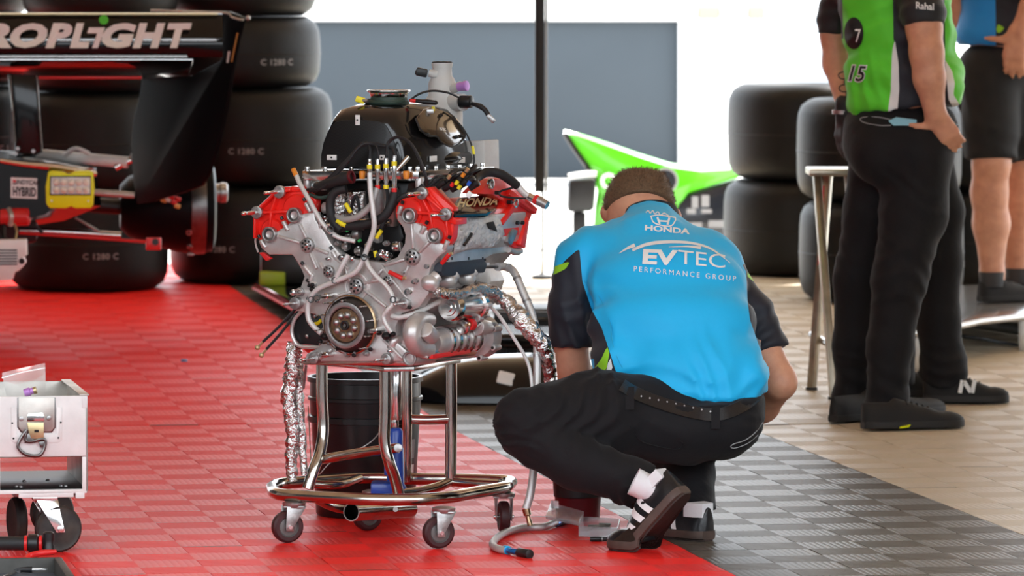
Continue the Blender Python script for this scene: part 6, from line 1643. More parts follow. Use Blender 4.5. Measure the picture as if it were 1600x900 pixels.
# ---------------------------------------------------------------- man in blue shirt and shorts at the right edge
def blue_man():
    D = 21.0; w = lambda x, y, d=D: W(x, y, d); zf = w(1555, 470).z
    root = thing('person', 'person in blue shirt and black shorts standing at the right edge', 'person', Vector((w(1570, 470).x, D, zf)))
    S = SDF((w(1470, 0).x, 20.72, w(0, 95).z), (w(1665, 0).x, 21.3, w(0, -190).z), 0.010)
    S.ell(w(1556, 55), (0.150, 0.13, 0.08), 0.05); S.chain([w(1558, 40), w(1562, -40), w(1565, -110)], [0.135, 0.15, 0.14], 0.05); S.cap(w(1505, -130), w(1625, -130), 0.062, 0.062, 0.05)
    S.plane(w(1556, 70), (0, 0, -1)); S.folds(0.004, 36, ((0.7, 0.2, 0.7),), 51)
    limb_cut(S, [w(1505, -130), w(1497, -70), w(1494, 20)], [0.062, 0.058, 0.05], w(1496, -20)); limb_cut(S, [w(1625, -130), w(1628, -70), w(1622, 20)], [0.062, 0.058, 0.05], w(1626, -20))
    me = S.mesh('shirt', cloth_mat('shirt_royal', (0.012, 0.26, 0.72), (('navy', NAVY), ('lime', LIME)), 0.65)); px, py = to_px(verts_of(me))
    add_attr(me, 'navy', poly_sd(px, py, [(1553, -200), (1556, 68), (1560, 100), (1700, 100), (1700, -200)])); add_attr(me, 'lime', poly_sd(px, py, [(1557, 36), (1570, 44), (1562, 52), (1557, 50)]))
    obj('shirt', me, root)
    P = SDF((w(1480, 0).x, 20.7, w(0, 275).z), (w(1660, 0).x, 21.3, w(0, 50).z), 0.010)
    P.ell(w(1562, 105), (0.155, 0.14, 0.11), 0.05); P.plane(w(1562, 68), (0, 0, 1))
    limb_cut(P, [w(1548, 120, 20.95), w(1548, 200, 20.92), w(1549, 300, 20.90)], [0.115, 0.102, 0.096], w(1549, 249, 20.9), 0.03, 0.04); limb_cut(P, [w(1590, 120, 21.05), w(1596, 200, 21.06), w(1600, 300, 21.06)], [0.115, 0.100, 0.092], w(1598, 249, 21.06), 0.03, 0.04)
    P.folds(0.004, 34, ((0.4, 0.1, 0.9),), 52); obj('shorts', P.mesh('shorts', 'shorts_black'), root)
    B = SDF((w(1470, 0).x, 20.6, zf - 0.02), (w(1665, 0).x, 21.45, w(0, -330).z), 0.0095)
    hc = w(1565, -240); head_on(B, hc, (0.5, 0.85, 0)); B.cap(hc - ZA * 0.05, w(1565, -130), 0.058, 0.066, 0.03); B.chain([w(1565, -90), w(1560, 100)], [0.10, 0.11], 0.03); B.cap(w(1508, -128), w(1622, -128), 0.05, 0.05, 0.04)
    we = w(1540, 30, 21.2); B.chain([w(1505, -128), w(1496, -20), w(1502, 30, 21.05), we], [0.05, 0.045, 0.042, 0.03], 0.02); hand(B, we, (0.4, 0.3, 0.3), (0.5, 0.3, 0.4), (0, 0.3, 0.9), (0.3, -0.9, 0), 0.4)
    wr = w(1592, 48, 20.82); B.chain([w(1622, -128), w(1625, -10, 20.85), w(1612, 10, 20.82), wr], [0.05, 0.045, 0.043, 0.033], 0.02); hand(B, wr, (-0.15, 0, -0.8), (0.10, 0.1, -1), (-1.0, 0, 0.1), (-0.1, -1, 0), 0.25, 1.15)
    B.chain([w(1548, 150, 20.95), w(1549, 255, 20.90), w(1546, 300, 20.92), w(1549, 350, 20.94), w(1550, 430, 20.92), w(1552, 452, 20.92)], [0.085, 0.068, 0.066, 0.066, 0.042, 0.042], 0.03)
    B.chain([w(1592, 150, 21.05), w(1596, 255, 21.06), w(1592, 310, 21.1), w(1588, 390, 21.14), w(1588, 425, 21.14)], [0.085, 0.066, 0.066, 0.045, 0.042], 0.03)
    obj('body', B.mesh('body', 'skin'), root); hair_on(root, hc, (0.5, 0.85, 0))
    for x, y, d in ((1530, 470, 20.86), (1572, 455, 21.1)):
        a = w(x, y, d); a.z = zf; h = Vector((0.85, 0.5, 0)).normalized(); M = Matrix.Translation(a) @ Matrix((h, ZA.cross(h), ZA)).transposed().to_4x4()
        s = bpy.data.objects.new('shoe', None); COL.objects.link(s); s.parent = root; s.matrix_parent_inverse = Matrix.Translation(-root.location); LOCAL.add(s.name)
        shoe(s, M, ('shoe_mesh', 'black_sole'), 0.28, 0.048, high=0.08)
        c = M @ Vector((0.055, 0, 0.06)); MB().lathe(c, ZA, [(0, 0.044), (0.05, 0.047), (0.055, 0.045)], 20).build('sock', 'sock_grey', s)
blue_man()
# ================================================================ black race car (rear end) at the left
def black_car():
    SH = 1.5; D = 21.7; S_ = (D - SH) / FPX
    w = lambda x, y, d=21.7: W(x, y, d - SH)
    car = thing('race_car', 'rear end of a glossy black race car with wing, rain light and brake drum', 'race car', Vector((w(0, 0).x, D - SH, gz(D - SH))))
    def slab(profile, x0, x1, name, m, th=0.012, par=car, bev=0.003):
        """an aerofoil board: profile (py, depth) swept across the car"""
        pts = [w(x0, y, d) for y, d in profile]; nrm = Vector((0, 1, 0.15)).normalized() * th
        poly = pts + [p + nrm for p in reversed(pts)]
        return MB().prism(poly, Vector((w(x1, 50).x - w(x0, 50).x, 0, 0)), bev=bev).build(name, m, par)
    flap = slab([(22, 21.62), (34, 21.60), (48, 21.59), (61, 21.58)], -90, 346, 'rear_flap', 'black_gloss')
    slab([(63, 21.57), (76, 21.57), (90, 21.58)], -90, 346, 'lower_flap', 'black_gloss')
    slab([(60.5, 21.565), (64, 21.565)], -90, 335, 'flap_glint', 'bright_steel', 0.006, flap, 0)  # bright strip painting the highlight line between the flaps
    slab([(86.5, 21.565), (89.5, 21.565)], -90, 290, 'lower_flap_glint', 'bright_steel', 0.006, flap, 0)  # bright strip painting the highlight low on the second flap
    slab([(20.5, 21.60), (23, 21.60)], -90, 338, 'flap_trim', 'gold_cad', 0.008, flap, 0)
    slab([(94, 21.62), (106, 21.75), (116, 21.95), (122, 22.1)], -90, 300, 'main_plane', 'black_gloss', 0.02)
    slab([(119, 21.72), (124, 21.72)], 60, 222, 'red_stripe', 'red_plastic', 0.01)
    # sponsor lettering on the flap
    k = S_
    def big(ch, x0, x1, y0=36.0, y1=75.0):
        q = text_mb(ch, 1.0, lambda x, y: (x, y, 0), bold=0.055, shear=0.25); X = [v.co.x for v in q.bm.verts]; Y = [v.co.y for v in q.bm.verts]
        for v in q.bm.verts:
            u_ = (v.co.x - min(X)) / (max(X) - min(X)); t_ = (v.co.y - min(Y)) / (max(Y) - min(Y)); yy = y1 + (y0 - y1) * t_
            v.co = w(x0 + (x1 - x0) * u_, yy, 21.555 - max(0, (yy - 58)) * 0.0012)
        q.build('letter', 'white_print', car)
    for ch, x0, x1 in (('D', -78, -34), ('R', -34, 18), ('O', 16, 74), ('P', 71, 113), ('L', 109, 140), ('G', 159, 213), ('H', 207, 258), ('T', 261, 300)): big(ch, x0, x1)
    MB().prism([w(x, y, 21.545) for x, y in ((139, 43), (164, 43), (153, 75), (144, 75), (152, 52), (136, 52))], Vector((0, -0.001, 0))).build('letter', 'white_print', car)
    c = w(162, 31, 21.545); MB().cyl(c, c - Vector((0, 0.002, 0)), 7.2 * k, n=24).build('green_dot', 'green_print', car)
    # end plate, seen obliquely from inside
    def ep(x, y): return w(x, y, 22.15 - (x - 205) / 170 * 0.55)
    EP = [(222, 122), (218, 150), (208, 190), (205, 225), (208, 280), (214, 318), (240, 314), (285, 301), (314, 290), (326, 270), (338, 232), (352, 175), (362, 112), (371, 62), (380, 30), (372, 24), (356, 18), (236, 15), (236, 22), (338, 24), (345, 60), (345, 95), (300, 118)]
    plate = MB().prism([ep(*p) for p in EP], Vector((0.012, 0.006, 0)), bev=0.002).build('end_plate', 'car_matte', car)
    for i in range(13):
        p = ep(371 - i * 0.72, 53 + i * 3.5) - Vector((0, 0.006, 0)); MB().ell(p, (0.0035, 0.0035, 0.0035), n=8).build('marker_bead', 'amber_lens', plate)
    MB().prism([ep(356, 80) - Vector((0, 0.006, 0)), ep(360, 80) - Vector((0, 0.006, 0)), ep(357, 98) - Vector((0, 0.006, 0)), ep(354, 98) - Vector((0, 0.006, 0))], Vector((0, -0.003, 0))).build('white_tab', 'white_paint', plate)
    MB().tube([ep(236, 16), ep(300, 18), ep(354, 20), ep(362, 26), ep(374, 30), ep(380, 31)], 0.004, 6, 3).build('plate_edge', 'aluminium_worn', plate)
    MB().ell(ep(388, 28), (0.009,) * 3, n=10).build('edge_light', 'zinc', plate)
    MB().prism([w(x, y, 21.5) for x, y in ((-92, 15), (-92, 95), (-96, 200), (-100, 300), (-108, 300), (-106, 180), (-112, 60), (-112, 18))], Vector((0.02, 0.55, 0)), bev=0.002).build('end_plate', 'car_matte', car)
    # swan neck pylon
    pyl = MB().prism([w(x, y, 21.75) for x, y in ((12, 115), (58, 118), (62, 180), (66, 238), (50, 246), (24, 246), (22, 200))], Vector((0, 0.05, 0)), bev=0.004).build('wing_pylon', 'black_gloss', car)
    for x, y in ((28, 232), (52, 236), (25, 240)): MB().hexbolt(w(x, y, 21.745), (0, -1, 0), 0.007, 0.008, 8).build('pylon_bolt', 'zinc', pyl)
    MB().tube([w(16, 118, 21.74), w(20, 170, 21.74), w(24, 222, 21.74)], 0.003, 6).build('pylon_edge', 'zinc', pyl)
    MB().tube([w(57, 118, 21.74), w(61, 175, 21.74), w(66, 236, 21.74)], 0.003, 6).build('pylon_edge', 'zinc', pyl)
    # crash structure and gearbox
    cs = MB().loft([[w(x, y, 21.70) for x, y in ((-70, 250), (20, 252), (70, 258), (92, 270), (94, 318), (70, 336), (10, 348), (-70, 350))], [w(x, y, 22.1) for x, y in ((-110, 232), (0, 236), (100, 248), (150, 262), (158, 322), (100, 345), (0, 360), (-110, 360))]]).build('crash_structure', 'black_gloss', car, 30)
    MB().hexa([w(-150, 380, 22.0), w(60, 380, 22.0), w(20, 380, 22.5), w(-190, 380, 22.5), w(-150, 240, 22.0), w(60, 240, 22.0), w(20, 235, 22.5), w(-190, 235, 22.5)], bev=0.02).build('gearbox', 'black_plastic', car)
    MB().tube([w(0, 251, 21.69), w(40, 257, 21.69), w(90, 262, 21.69), w(150, 272, 21.75)], [0.010, 0.012, 0.016, 0.010], 8).build('silver_trim', 'machined', car)
    MB().loft([[w(x, y, d) for x, y, d in ((70, 252, 21.72), (140, 262, 21.72), (108, 272, 21.72))], [w(x, y, d) for x, y, d in ((66, 250, 21.8), (150, 264, 21.8), (110, 272, 21.8))]]).build('light_fairing', 'white_alloy', car)
    # series sticker
    def px_rect(x0, y0, x1, y1, d, th, name, m, par, bev=0.006, sk=0.04):
        P_ = [w(x0, y1, d), w(x1, y1 + (x1 - x0) * sk, d), w(x1, y0 + (x1 - x0) * sk, d), w(x0, y0, d)]
        t = MB().prism(P_, Vector((0, -th, 0)), bev=0)
        return t.build(name, m, par)
    st = px_rect(17, 277, 58, 309, 21.69, 0.003, 'sticker', 'white_print', car)
    oo = w(38, 286, 21.684); mp = lambda x, y: Vector((oo.x + x, oo.y, oo.z + y - x * 0.04))
    text_mb('INDYCAR', 0.022, lambda x, y: mp(x * 0.86 + 0.011, y + 0.002), shear=0.2, bold=0.0006).build('sticker_print', 'black_print', st)['kind'] = 'stuff'
    letters('HYBRID', 0.040, lambda x, y: mp(x * 0.60, y * 1.1 - 0.033), 'sticker_letter', 'black_print', st, bold=0.0014)
    px_rect(20, 281, 25, 285, 21.685, 0.001, 'sticker_mark', 'red_print', st); px_rect(20, 286, 25, 288, 21.685, 0.001, 'sticker_mark', 'black_print', st)
    # rain light
    rl = MB().prism([w(x, y, 21.66) for x, y in ((76, 268), (82, 266), (100, 268), (108, 272), (118, 267), (140, 266), (146, 269), (148, 295), (146, 320), (142, 325), (118, 325), (112, 322), (104, 325), (78, 325), (73, 318), (72, 292))], Vector((0, -0.022, 0)), bev=0.004).build('rain_light', 'hivis_yellow', car)
    px_rect(78, 275, 142, 305, 21.637, 0.003, 'light_recess', 'dark_recess', rl, sk=0.0)
    px_rect(80, 277, 141, 303, 21.634, 0.004, 'light_glass', 'aluminium_worn', rl, sk=0.0)
    for i in range(5):
        for j in range(2):
            c = w(88 + i * 11.6, 285 + j * 12, 21.628); MB().lathe(c, (0, -1, 0), [(0, 5.4 * k), (0.004, 4.6 * k), (0.007, 2.6 * k), (0.008, 0)], 14).build('led_lens', 'led_lens', rl)
    for x in (81, 138): MB().hexbolt(w(x, 314, 21.638), (0, -1, 0), 0.0035, 0.003, 8).build('light_screw', 'zinc', rl)
    # suspension and brake drum on the right
    def arm(pts, r, name, m, flat=False): return MB().tube([w(*p) for p in pts], r, 10).build(name, m, car)
    arm([(40, 240, 22.1), (110, 246, 22.05), (200, 254, 22.0)], 0.022, 'wishbone', 'white_alloy'); arm([(100, 244, 22.02), (118, 232, 22.0), (140, 240, 22.0)], 0.008, 'arm_bracket', 'white_alloy')
    arm([(30, 360, 22.0), (110, 363, 22.0), (190, 368, 21.98)], 0.013, 'toe_link', 'machined'); arm([(30, 364, 21.99), (110, 369, 21.99), (230, 378, 21.97)], 0.006, 'red_link', 'red_plastic')
    arm([(118, 340, 21.95), (155, 362, 21.93)], 0.005, 'strut', 'zinc'); arm([(56, 352, 21.9), (66, 364, 21.9)], 0.006, 'strut', 'black_plastic')
    arm([(140, 300, 22.05), (210, 305, 22.05)], 0.012, 'drive_shaft', 'aluminium_worn'); arm([(180, 262, 22.0), (205, 250, 22.0)], 0.014, 'upright_arm', 'machined')
    arm([(120, 318, 22.35), (300, 332, 22.42)], 0.03, 'half_shaft', 'black_plastic')
    ax = Vector((1, 0.12, 0)).normalized(); dc = w(318, 322, 22.42); R_ = 78 * k
    drum = MB().lathe(dc, ax, [(-0.31, 0), (-0.31, R_ * 0.45), (-0.28, R_ * 0.62), (-0.2, R_ * 0.80), (-0.10, R_ * 0.95), (-0.03, R_), (0.0, R_ * 0.98), (0.03, R_ * 0.93), (0.04, R_ * 0.80), (0.045, 0)], 48).build('brake_drum', 'car_matte', car)
    MB().lathe(dc, ax, [(-0.055, R_ * 1.0), (-0.05, R_ * 1.012), (0.002, R_ * 0.995), (0.0, R_ * 0.97)], 48).build('drum_band', 'dark_steel', drum)
    for i in range(9):
        a = math.radians(-150 + i * 24); q = dc - ax * 0.045 + Vector((0, math.cos(a) * R_ * 1.0, math.sin(a) * R_ * 1.0)); nrm = Vector((0, math.cos(a), math.sin(a)))
        MB().ring(q - nrm * 0.004, q + nrm * 0.006, 0.011, 0.006, 14).build('drum_port', 'zinc', drum)
    MB().lathe(dc + Vector((0, 0, 0.05)) + ax * 0.03, ax, [(0, 0.034), (0.03, 0.034), (0.034, 0.038), (0.055, 0.037), (0.06, 0.030), (0.062, 0)], 24).build('hub_snout', 'zinc', car)
    MB().box(w(240, 381, 21.72), (0.055, 0.03, 0.045), None, 0.004).build('jack_bracket', 'red_plastic', car); c = w(243, 378, 21.70); MB().cyl(c + Vector((0, 0.0, 0)), c - Vector((0, 0.006, 0)), 0.012, n=14).build('bracket_hole', 'black_plastic', car)
    for x, y, m in ((262, 312, 'white_paint'), (268, 308, 'red_plastic'), (278, 311, 'red_plastic'), (277, 322, 'amber_lens'), (272, 316, 'red_plastic'), (256, 313, 'amber_lens')): MB().box(w(x, y, 22.1), (0.022, 0.014, 0.016), Matrix.Rotation(0.3, 3, 'Y'), 0.003).build('connector', m, car)
    # red wrapped exhaust stub and alloy housing with cooling slots
    MB().lathe(w(2, 338, 21.72), (1, -0.1, 0.0), [(0, 14 * k), (0.06, 15 * k), (0.10, 14 * k), (0.105, 10 * k), (0.105, 0)], 20).build('exhaust_stub', 'red_plastic', car); MB().tube([w(14, 326, 21.70), w(18, 338, 21.68), (w(16, 352, 21.70))], 0.010, 8).build('stub_clamp', 'aluminium_worn', car)
    hs = MB().prism([w(x, y, 21.60) for x, y in ((-30, 375), (40, 374), (41, 400), (36, 401), (40, 410), (34, 418), (28, 424), (22, 426), (18, 438), (-30, 441))], Vector((0, 0.07, 0)), bev=0.004).build('alloy_housing', 'white_alloy', car)
    for i in range(6): MB().box(w(10, 391 + i * 4.4, 21.597), (34 * k, 0.003, 1.8 * k)).build('cooling_slot', 'dark_recess', hs)
    c = w(34, 408, 21.598); MB().cyl(c, c - Vector((0, 0.002, 0)), 4.5 * k, n=14).build('lug_hole', 'dark_recess', hs)
    MB().tube([w(6, 352, 21.7), w(5, 365, 21.68), w(8, 378, 21.66)], 0.010, 8).build('housing_hanger', 'black_plastic', hs); MB().tube([w(20, 345, 21.7), w(26, 360, 21.68), w(24, 374, 21.66)], 0.005, 6).build('housing_wire', 'gold_cad', hs)
    # axle stand, left of the frame
    z0 = gz(22.2 - SH); b = MB(); t0 = w(-120, 378, 22.2)
    for dx, dy in ((-0.2, -0.2), (0.2, -0.2), (-0.2, 0.2), (0.2, 0.2)): b.tube([t0, Vector((t0.x + dx, t0.y + dy, z0))], 0.014, 8, 1)
    b.build('axle_stand', 'steel', car)
black_car()

# ================================================================ green race car nose, far behind
def green_car():
    D = 26.2; w = lambda x, y, d=D: W(x, y, d); k = D / FPX; z0 = gz(D)
    mat('car_green', (0.10, 0.60, 0.01), 0.22, coat=0.6); mat('car_black', (0.010, 0.012, 0.018), 0.25, coat=0.5)
    car = thing('race_car', 'green and black race car body with upswept pointed fin far behind the crouching person', 'race car', Vector((w(1030, 0).x, D, z0)))
    top = [(882, 207), (905, 213), (950, 228), (1000, 246), (1050, 262), (1095, 268), (1158, 264)]
    bot = [(882, 210), (925, 270), (934, 300), (1000, 340), (1055, 330), (1075, 302), (1158, 276)]
    rings = []
    for (tx, ty), (bx, by) in zip(top, bot):
        t = (tx - 882) / 276; dep = 0.02 + 0.55 * min(1, t * 2.2)
        a, c = w(tx, ty), w(bx, by); a2 = a + Vector((0, dep * 0.5, 0.012)); c2 = c + Vector((0, dep, 0)); m = (a + c) * 0.5
        rings.append([c, m + Vector((0, -0.03 * min(1, t * 3), 0)), a, a + Vector((0, dep * 0.25, 0.012)), a2, a + Vector((0, dep, -0.02)), c2])
    MB().loft(rings).build('engine_cover', 'car_green', car, 40)
    MB().prism([w(x, y, D + 0.02) for x, y in ((925, 278), (937, 292), (930, 330), (924, 385), (1010, 385), (1010, 330))], Vector((0, 0.4, 0)), bev=0.01).build('side_panel', 'car_green', car)
    MB().tube([w(882, 208, D - 0.01), w(900, 236, D - 0.01), w(918, 262, D - 0.01), w(930, 284, D - 0.01)], 0.012, 8).build('leading_edge', 'black_gloss', car)
    MB().prism([w(x, y, D - 0.02) for x, y in ((1052, 345), (1062, 318), (1080, 303), (1158, 281), (1160, 386), (1050, 386))], Vector((0, 0.5, 0)), bev=0.01).build('lower_body', 'car_black', car)
    MB().prism([w(x, y, D - 0.1) for x, y in ((888, 280), (932, 278), (928, 330), (886, 332))], Vector((0, 0.3, 0)), bev=0.02).build('mirror_pod', 'black_plastic', car); MB().tube([w(888, 276, D - 0.1), w(915, 272, D - 0.1), w(932, 272, D - 0.1)], 0.014, 8).build('pod_stay', 'white_alloy', car)
    MB().box(w(905, 358, D), (0.06, 0.1, 0.16), None, 0.01).build('pod_leg', 'black_plastic', car)
    c = w(951, 283, D - 0.055); MB().ring(c, c - Vector((0, 0.004, 0)), 13 * k, 7 * k, 24).build('round_logo', 'white_print', car)
    c = w(1040, 282, D - 0.09)
    MB().lathe(c, (0, -1, 0), [(0, 0), (0, 20 * k), (0.004, 20 * k), (0.004, 0)], 28).build('oval_logo', 'grey_print', car); MB().lathe(c - Vector((0, 0.004, 0)), (0, -1, 0), [(0, 0), (0, 16 * k), (0.003, 16 * k), (0.003, 0)], 28).build('oval_logo_core', 'car_black', car)
    for x, y, ww, hh in ((1086, 316, 10, 18), (1102, 314, 12, 18), (1080, 330, 14, 8), (1104, 330, 16, 6), (1084, 352, 26, 9), (1125, 350, 36, 11)): MB().box(w(x, y, D - 0.024), (ww * k, 0.006, hh * k)).build('print_block', 'grey_print', car)
green_car()

# ================================================================ dark car parts lying on the floor behind the engine
def floor_parts():
    d = 18.4; w = lambda x, y, dd=d: W(x, y, dd)
    # glossy hull: a body shell lying on its side
    secs = []
    for x, h, dp in ((640, 0.05, 0.20), (660, 0.09, 0.30), (700, 0.125, 0.36), (760, 0.145, 0.40), (830, 0.150, 0.42), (900, 0.140, 0.42), (960, 0.10, 0.36), (985, 0.05, 0.24)):
        cx = w(x, 600).x; r = []
        for j in range(11):
            a = math.pi * j / 10; r.append(Vector((cx, d + 0.0 - math.cos(a) * dp / 2, gz(d) + 0.003 + h * math.sin(a) ** 0.6)))
        secs.append(r)
    hull = thing('body_shell', 'glossy black race car body shell lying on the floor behind the engine', 'car part', Vector((w(800, 0).x, d, gz(d))))
    MB().loft(secs).build('shell', 'black_gloss', hull, 50)
    p = w(790, 612, 18.2); MB().box(Vector((p.x, 18.215, 0.10)), (0.055, 0.016, 0.045), Matrix.Rotation(-0.45, 3, 'X') @ Matrix.Rotation(0.25, 3, 'Y'), 0.006).build('glint_block', 'white_alloy', hull)  # white block painting a reflected highlight on the black hull
    MB().tube([w(660, 587, 18.4), w(740, 573, 18.42), w(830, 571, 18.42), w(900, 576, 18.42)], 0.008, 8).build('top_glint', 'aluminium_worn', hull)  # pale bead painting the bright reflection along the hull top
    # flat undertray with shallow skirts, and a case behind it
    q = thing('undertray', 'flat black carbon undertray lying behind the engine and the hoses', 'car part', Vector((w(800, 0, 19.9).x, 19.9, gz(19.9))))
    d2 = 19.9; zt = gz(d2) + 0.05
    P_ = [HP(x, y, zt) for x, y in ((700, 540), (880, 548), (900, 520), (760, 512), (690, 526))]
    MB().prism(P_, Vector((0, 0, 0.018)), bev=0.004).build('tray', 'carbon_gloss', q)
    for i, (x, y) in enumerate(((715, 538), (800, 540), (870, 543))): c = HP(x, y, zt); MB().box(Vector((c.x, c.y + 0.1, (zt + gz(c.y)) / 2)), (0.04, 0.05, zt - gz(c.y)), None, 0.004).build('foot', 'black_plastic', q)
    MB().tube([HP(705, 535, zt + 0.02), HP(790, 530, zt + 0.045), HP(885, 536, zt + 0.02)], 0.02, 10).build('skirt', 'black_gloss', q)
    d3 = 21.2; c = W(838, 480, d3)
    k = thing('tool_case', 'low black case standing behind the undertray left of the crouching person', 'case', Vector((c.x, d3, gz(d3))))
    hgt = W(838, 478, d3).z - gz(d3)
    MB().box(Vector((c.x, d3, gz(d3) + hgt * 0.5)), (0.32, 0.30, hgt), None, 0.012).build('body', 'black_plastic', k); MB().box(Vector((c.x, d3, gz(d3) + hgt * 0.82)), (0.327, 0.307, 0.012), None, 0.003).build('lid_rim', 'dark_steel', k)
    for dx in (-0.09, 0.09): MB().box(Vector((c.x + dx, d3 - 0.155, gz(d3) + hgt * 0.80)), (0.03, 0.012, 0.03), None, 0.003).build('latch', 'zinc', k)
    MB().tube([Vector((c.x - 0.05, d3 - 0.15, gz(d3) + hgt * 0.5)), Vector((c.x, d3 - 0.18, gz(d3) + hgt * 0.5)), Vector((c.x + 0.05, d3 - 0.15, gz(d3) + hgt * 0.5))], 0.008, 8).build('handle', 'black_rubber', k)
    # front wing with a green block, left of the engine
    d4 = 21.4; fw = thing('front_wing', 'black race car front wing with red edge and lime green block', 'car part', Vector((W(450, 480, d4).x, d4, gz(d4))))
    z4 = gz(21.6) + 0.06
    A = [HP(x, y, z4) for x, y in ((396, 446), (470, 486), (560, 500), (620, 470), (500, 452), (420, 444))]
    MB().prism(A, Vector((0, 0, 0.02)), bev=0.004).build('wing_plane', 'black_gloss', fw)
    MB().tube([HP(396, 450, z4), HP(440, 474, z4), HP(478, 494, z4)], 0.007, 8).build('red_edge', 'red_plastic', fw)
    e = HP(425, 446, z4 + 0.02); MB().prism([e + Vector((-0.05, 0, 0)), e + Vector((0.05, 0.02, 0)), e + Vector((0.05, 0.02, 0.05)), e + Vector((-0.05, 0, 0.055))], Vector((0, 0.06, 0)), bev=0.004).build('lime_block', mat('lime_paint', (0.30, 0.42, 0.02), 0.4), fw)
    e2 = HP(443, 444, z4 + 0.02); MB().box(e2 + Vector((0.01, 0.03, 0.03)), (0.02, 0.06, 0.055), None, 0.004).build('green_end', 'green_print', fw)
    MB().box(e + Vector((0.07, 0.11, 0.07)), (0.24, 0.10, 0.14), None, 0.02).build('wing_pillar', 'black_plastic', fw)
    for x, y in ((430, 455), (560, 480)): c = HP(x, y, z4); MB().box(Vector((c.x, c.y + 0.12, (z4 + gz(c.y)) / 2)), (0.05, 0.05, z4 - gz(c.y)), None, 0.004).build('wing_foot', 'black_plastic', fw)
floor_parts()
# ================================================================ steel stool / trestle
def stool():
    d = 18.7; w = lambda x, y, dd=d: W(x, y, dd)
    t = thing('steel_trestle', 'bare steel trestle stool standing beside the green shirted person', 'stool', G(1290, 616))
    mat('trestle_steel', (0.52, 0.46, 0.36), 0.33, 0.85, var=(20, 0.3))
    MB().box((w(1262, 268).x + 0.09, d + 0.02, w(0, 268).z), (0.18, 0.28, 0.022), None, 0.004).build('top', 'trestle_steel', t)
    def leg(p, q, r=0.015):
        a, c = p, q; dv = (c - a); L = dv.length; R = dv.to_track_quat('Z', 'Y').to_matrix()
        return MB().box((a + c) * 0.5, (r * 1.7, r * 1.7, L), R, 0.003).build('leg', 'trestle_steel', t)
    g1, g2 = G(1303, 624), G(1268, 609)
    leg(w(1276, 272, 18.66), g1); leg(w(1294, 272, 18.80), g2); leg(w(1325, 272, 18.66), g1 + Vector((0.11, 0, 0))); leg(w(1332, 272, 18.80), g2 + Vector((0.14, 0, 0)))
    a, c = w(1268, 523, 18.86), w(1302, 541, 18.63); MB().tube([a, c], 0.013, 8, 1).build('cross_bar', 'machined', t); MB().tube([w(1300, 565, 18.64), w(1350, 565, 18.64)], 0.011, 8, 1).build('stretcher', 'trestle_steel', t)
    MB().tube([w(1287, 290, 18.74), w(1280, 400, 18.76), w(1274, 470, 18.80)], 0.004, 6).build('red_stripe', 'red_plastic', t)
    for g in (g1, g2): MB().lathe(g, ZA, [(0, 0), (0, 0.02), (0.008, 0.02), (0.010, 0)], 14).build('foot_pad', 'black_rubber', t)
stool()
# ================================================================ platform under the man in shorts, cable and pipe
def platform():
    zf = W(1555, 470, 21.0).z - 0.001; d = 21.0
    t = thing('platform', 'low glossy grey platform under the person in shorts', 'platform', Vector((W(1560, 0, d).x, d, gz(d))))
    mat('platform_top', (0.20, 0.20, 0.20), 0.18, 0.3); 
    P_ = [HP(x, y, zf) for x, y in ((1425, 516), (1490, 506), (1534, 497), (1680, 482), (1680, 440), (1425, 448))]
    MB().prism(P_, Vector((0, 0, -0.02)), bev=0.003).build('deck', 'platform_top', t)
    E = [HP(x, y, zf) for x, y in ((1425, 517), (1490, 507), (1534, 498), (1680, 483))]
    MB().tube([p - Vector((0, 0.004, 0.010)) for p in E], 0.011, 8, 1).build('edge_rail', 'aluminium_worn', t)
    for x, y in ((1432, 514), (1600, 492), (1660, 450), (1432, 452)): p = HP(x, y, zf); MB().box(Vector((p.x, p.y + 0.03, (zf + gz(p.y)) / 2 - 0.01)), (0.03, 0.03, zf - gz(p.y) - 0.02), None, 0.003).build('leg', 'aluminium_worn', t)
    p0, p1 = G(1416, 548), G(1442, 548); MB().box((p0 + p1) * 0.5 + ZA * 0.012, ((p1 - p0).length, 0.05, 0.02), None, 0.003).build('foot_bar', 'gold_cad', t)
    pipe = MB().tube([G(1505, 512) + ZA * 0.025, G(1545, 518) + ZA * 0.025, G(1610, 528) + ZA * 0.025, G(1660, 534) + ZA * 0.025], 0.022, 12, wob=0.06)
    tag(pipe.build('corrugated_pipe', mat('pipe_grey', (0.12, 0.12, 0.10), 0.6)), 'grey corrugated pipe lying on the floor before the platform', 'pipe')
    cb = MB().tube([G(1488, 527) + ZA * 0.008, G(1530, 532) + ZA * 0.008, G(1580, 541) + ZA * 0.008, G(1640, 548) + ZA * 0.008], 0.007, 8)
    tag(cb.build('floor_cable', 'cable_black'), 'thin dark cable on the beige tiles at the right edge', 'cable')
platform()
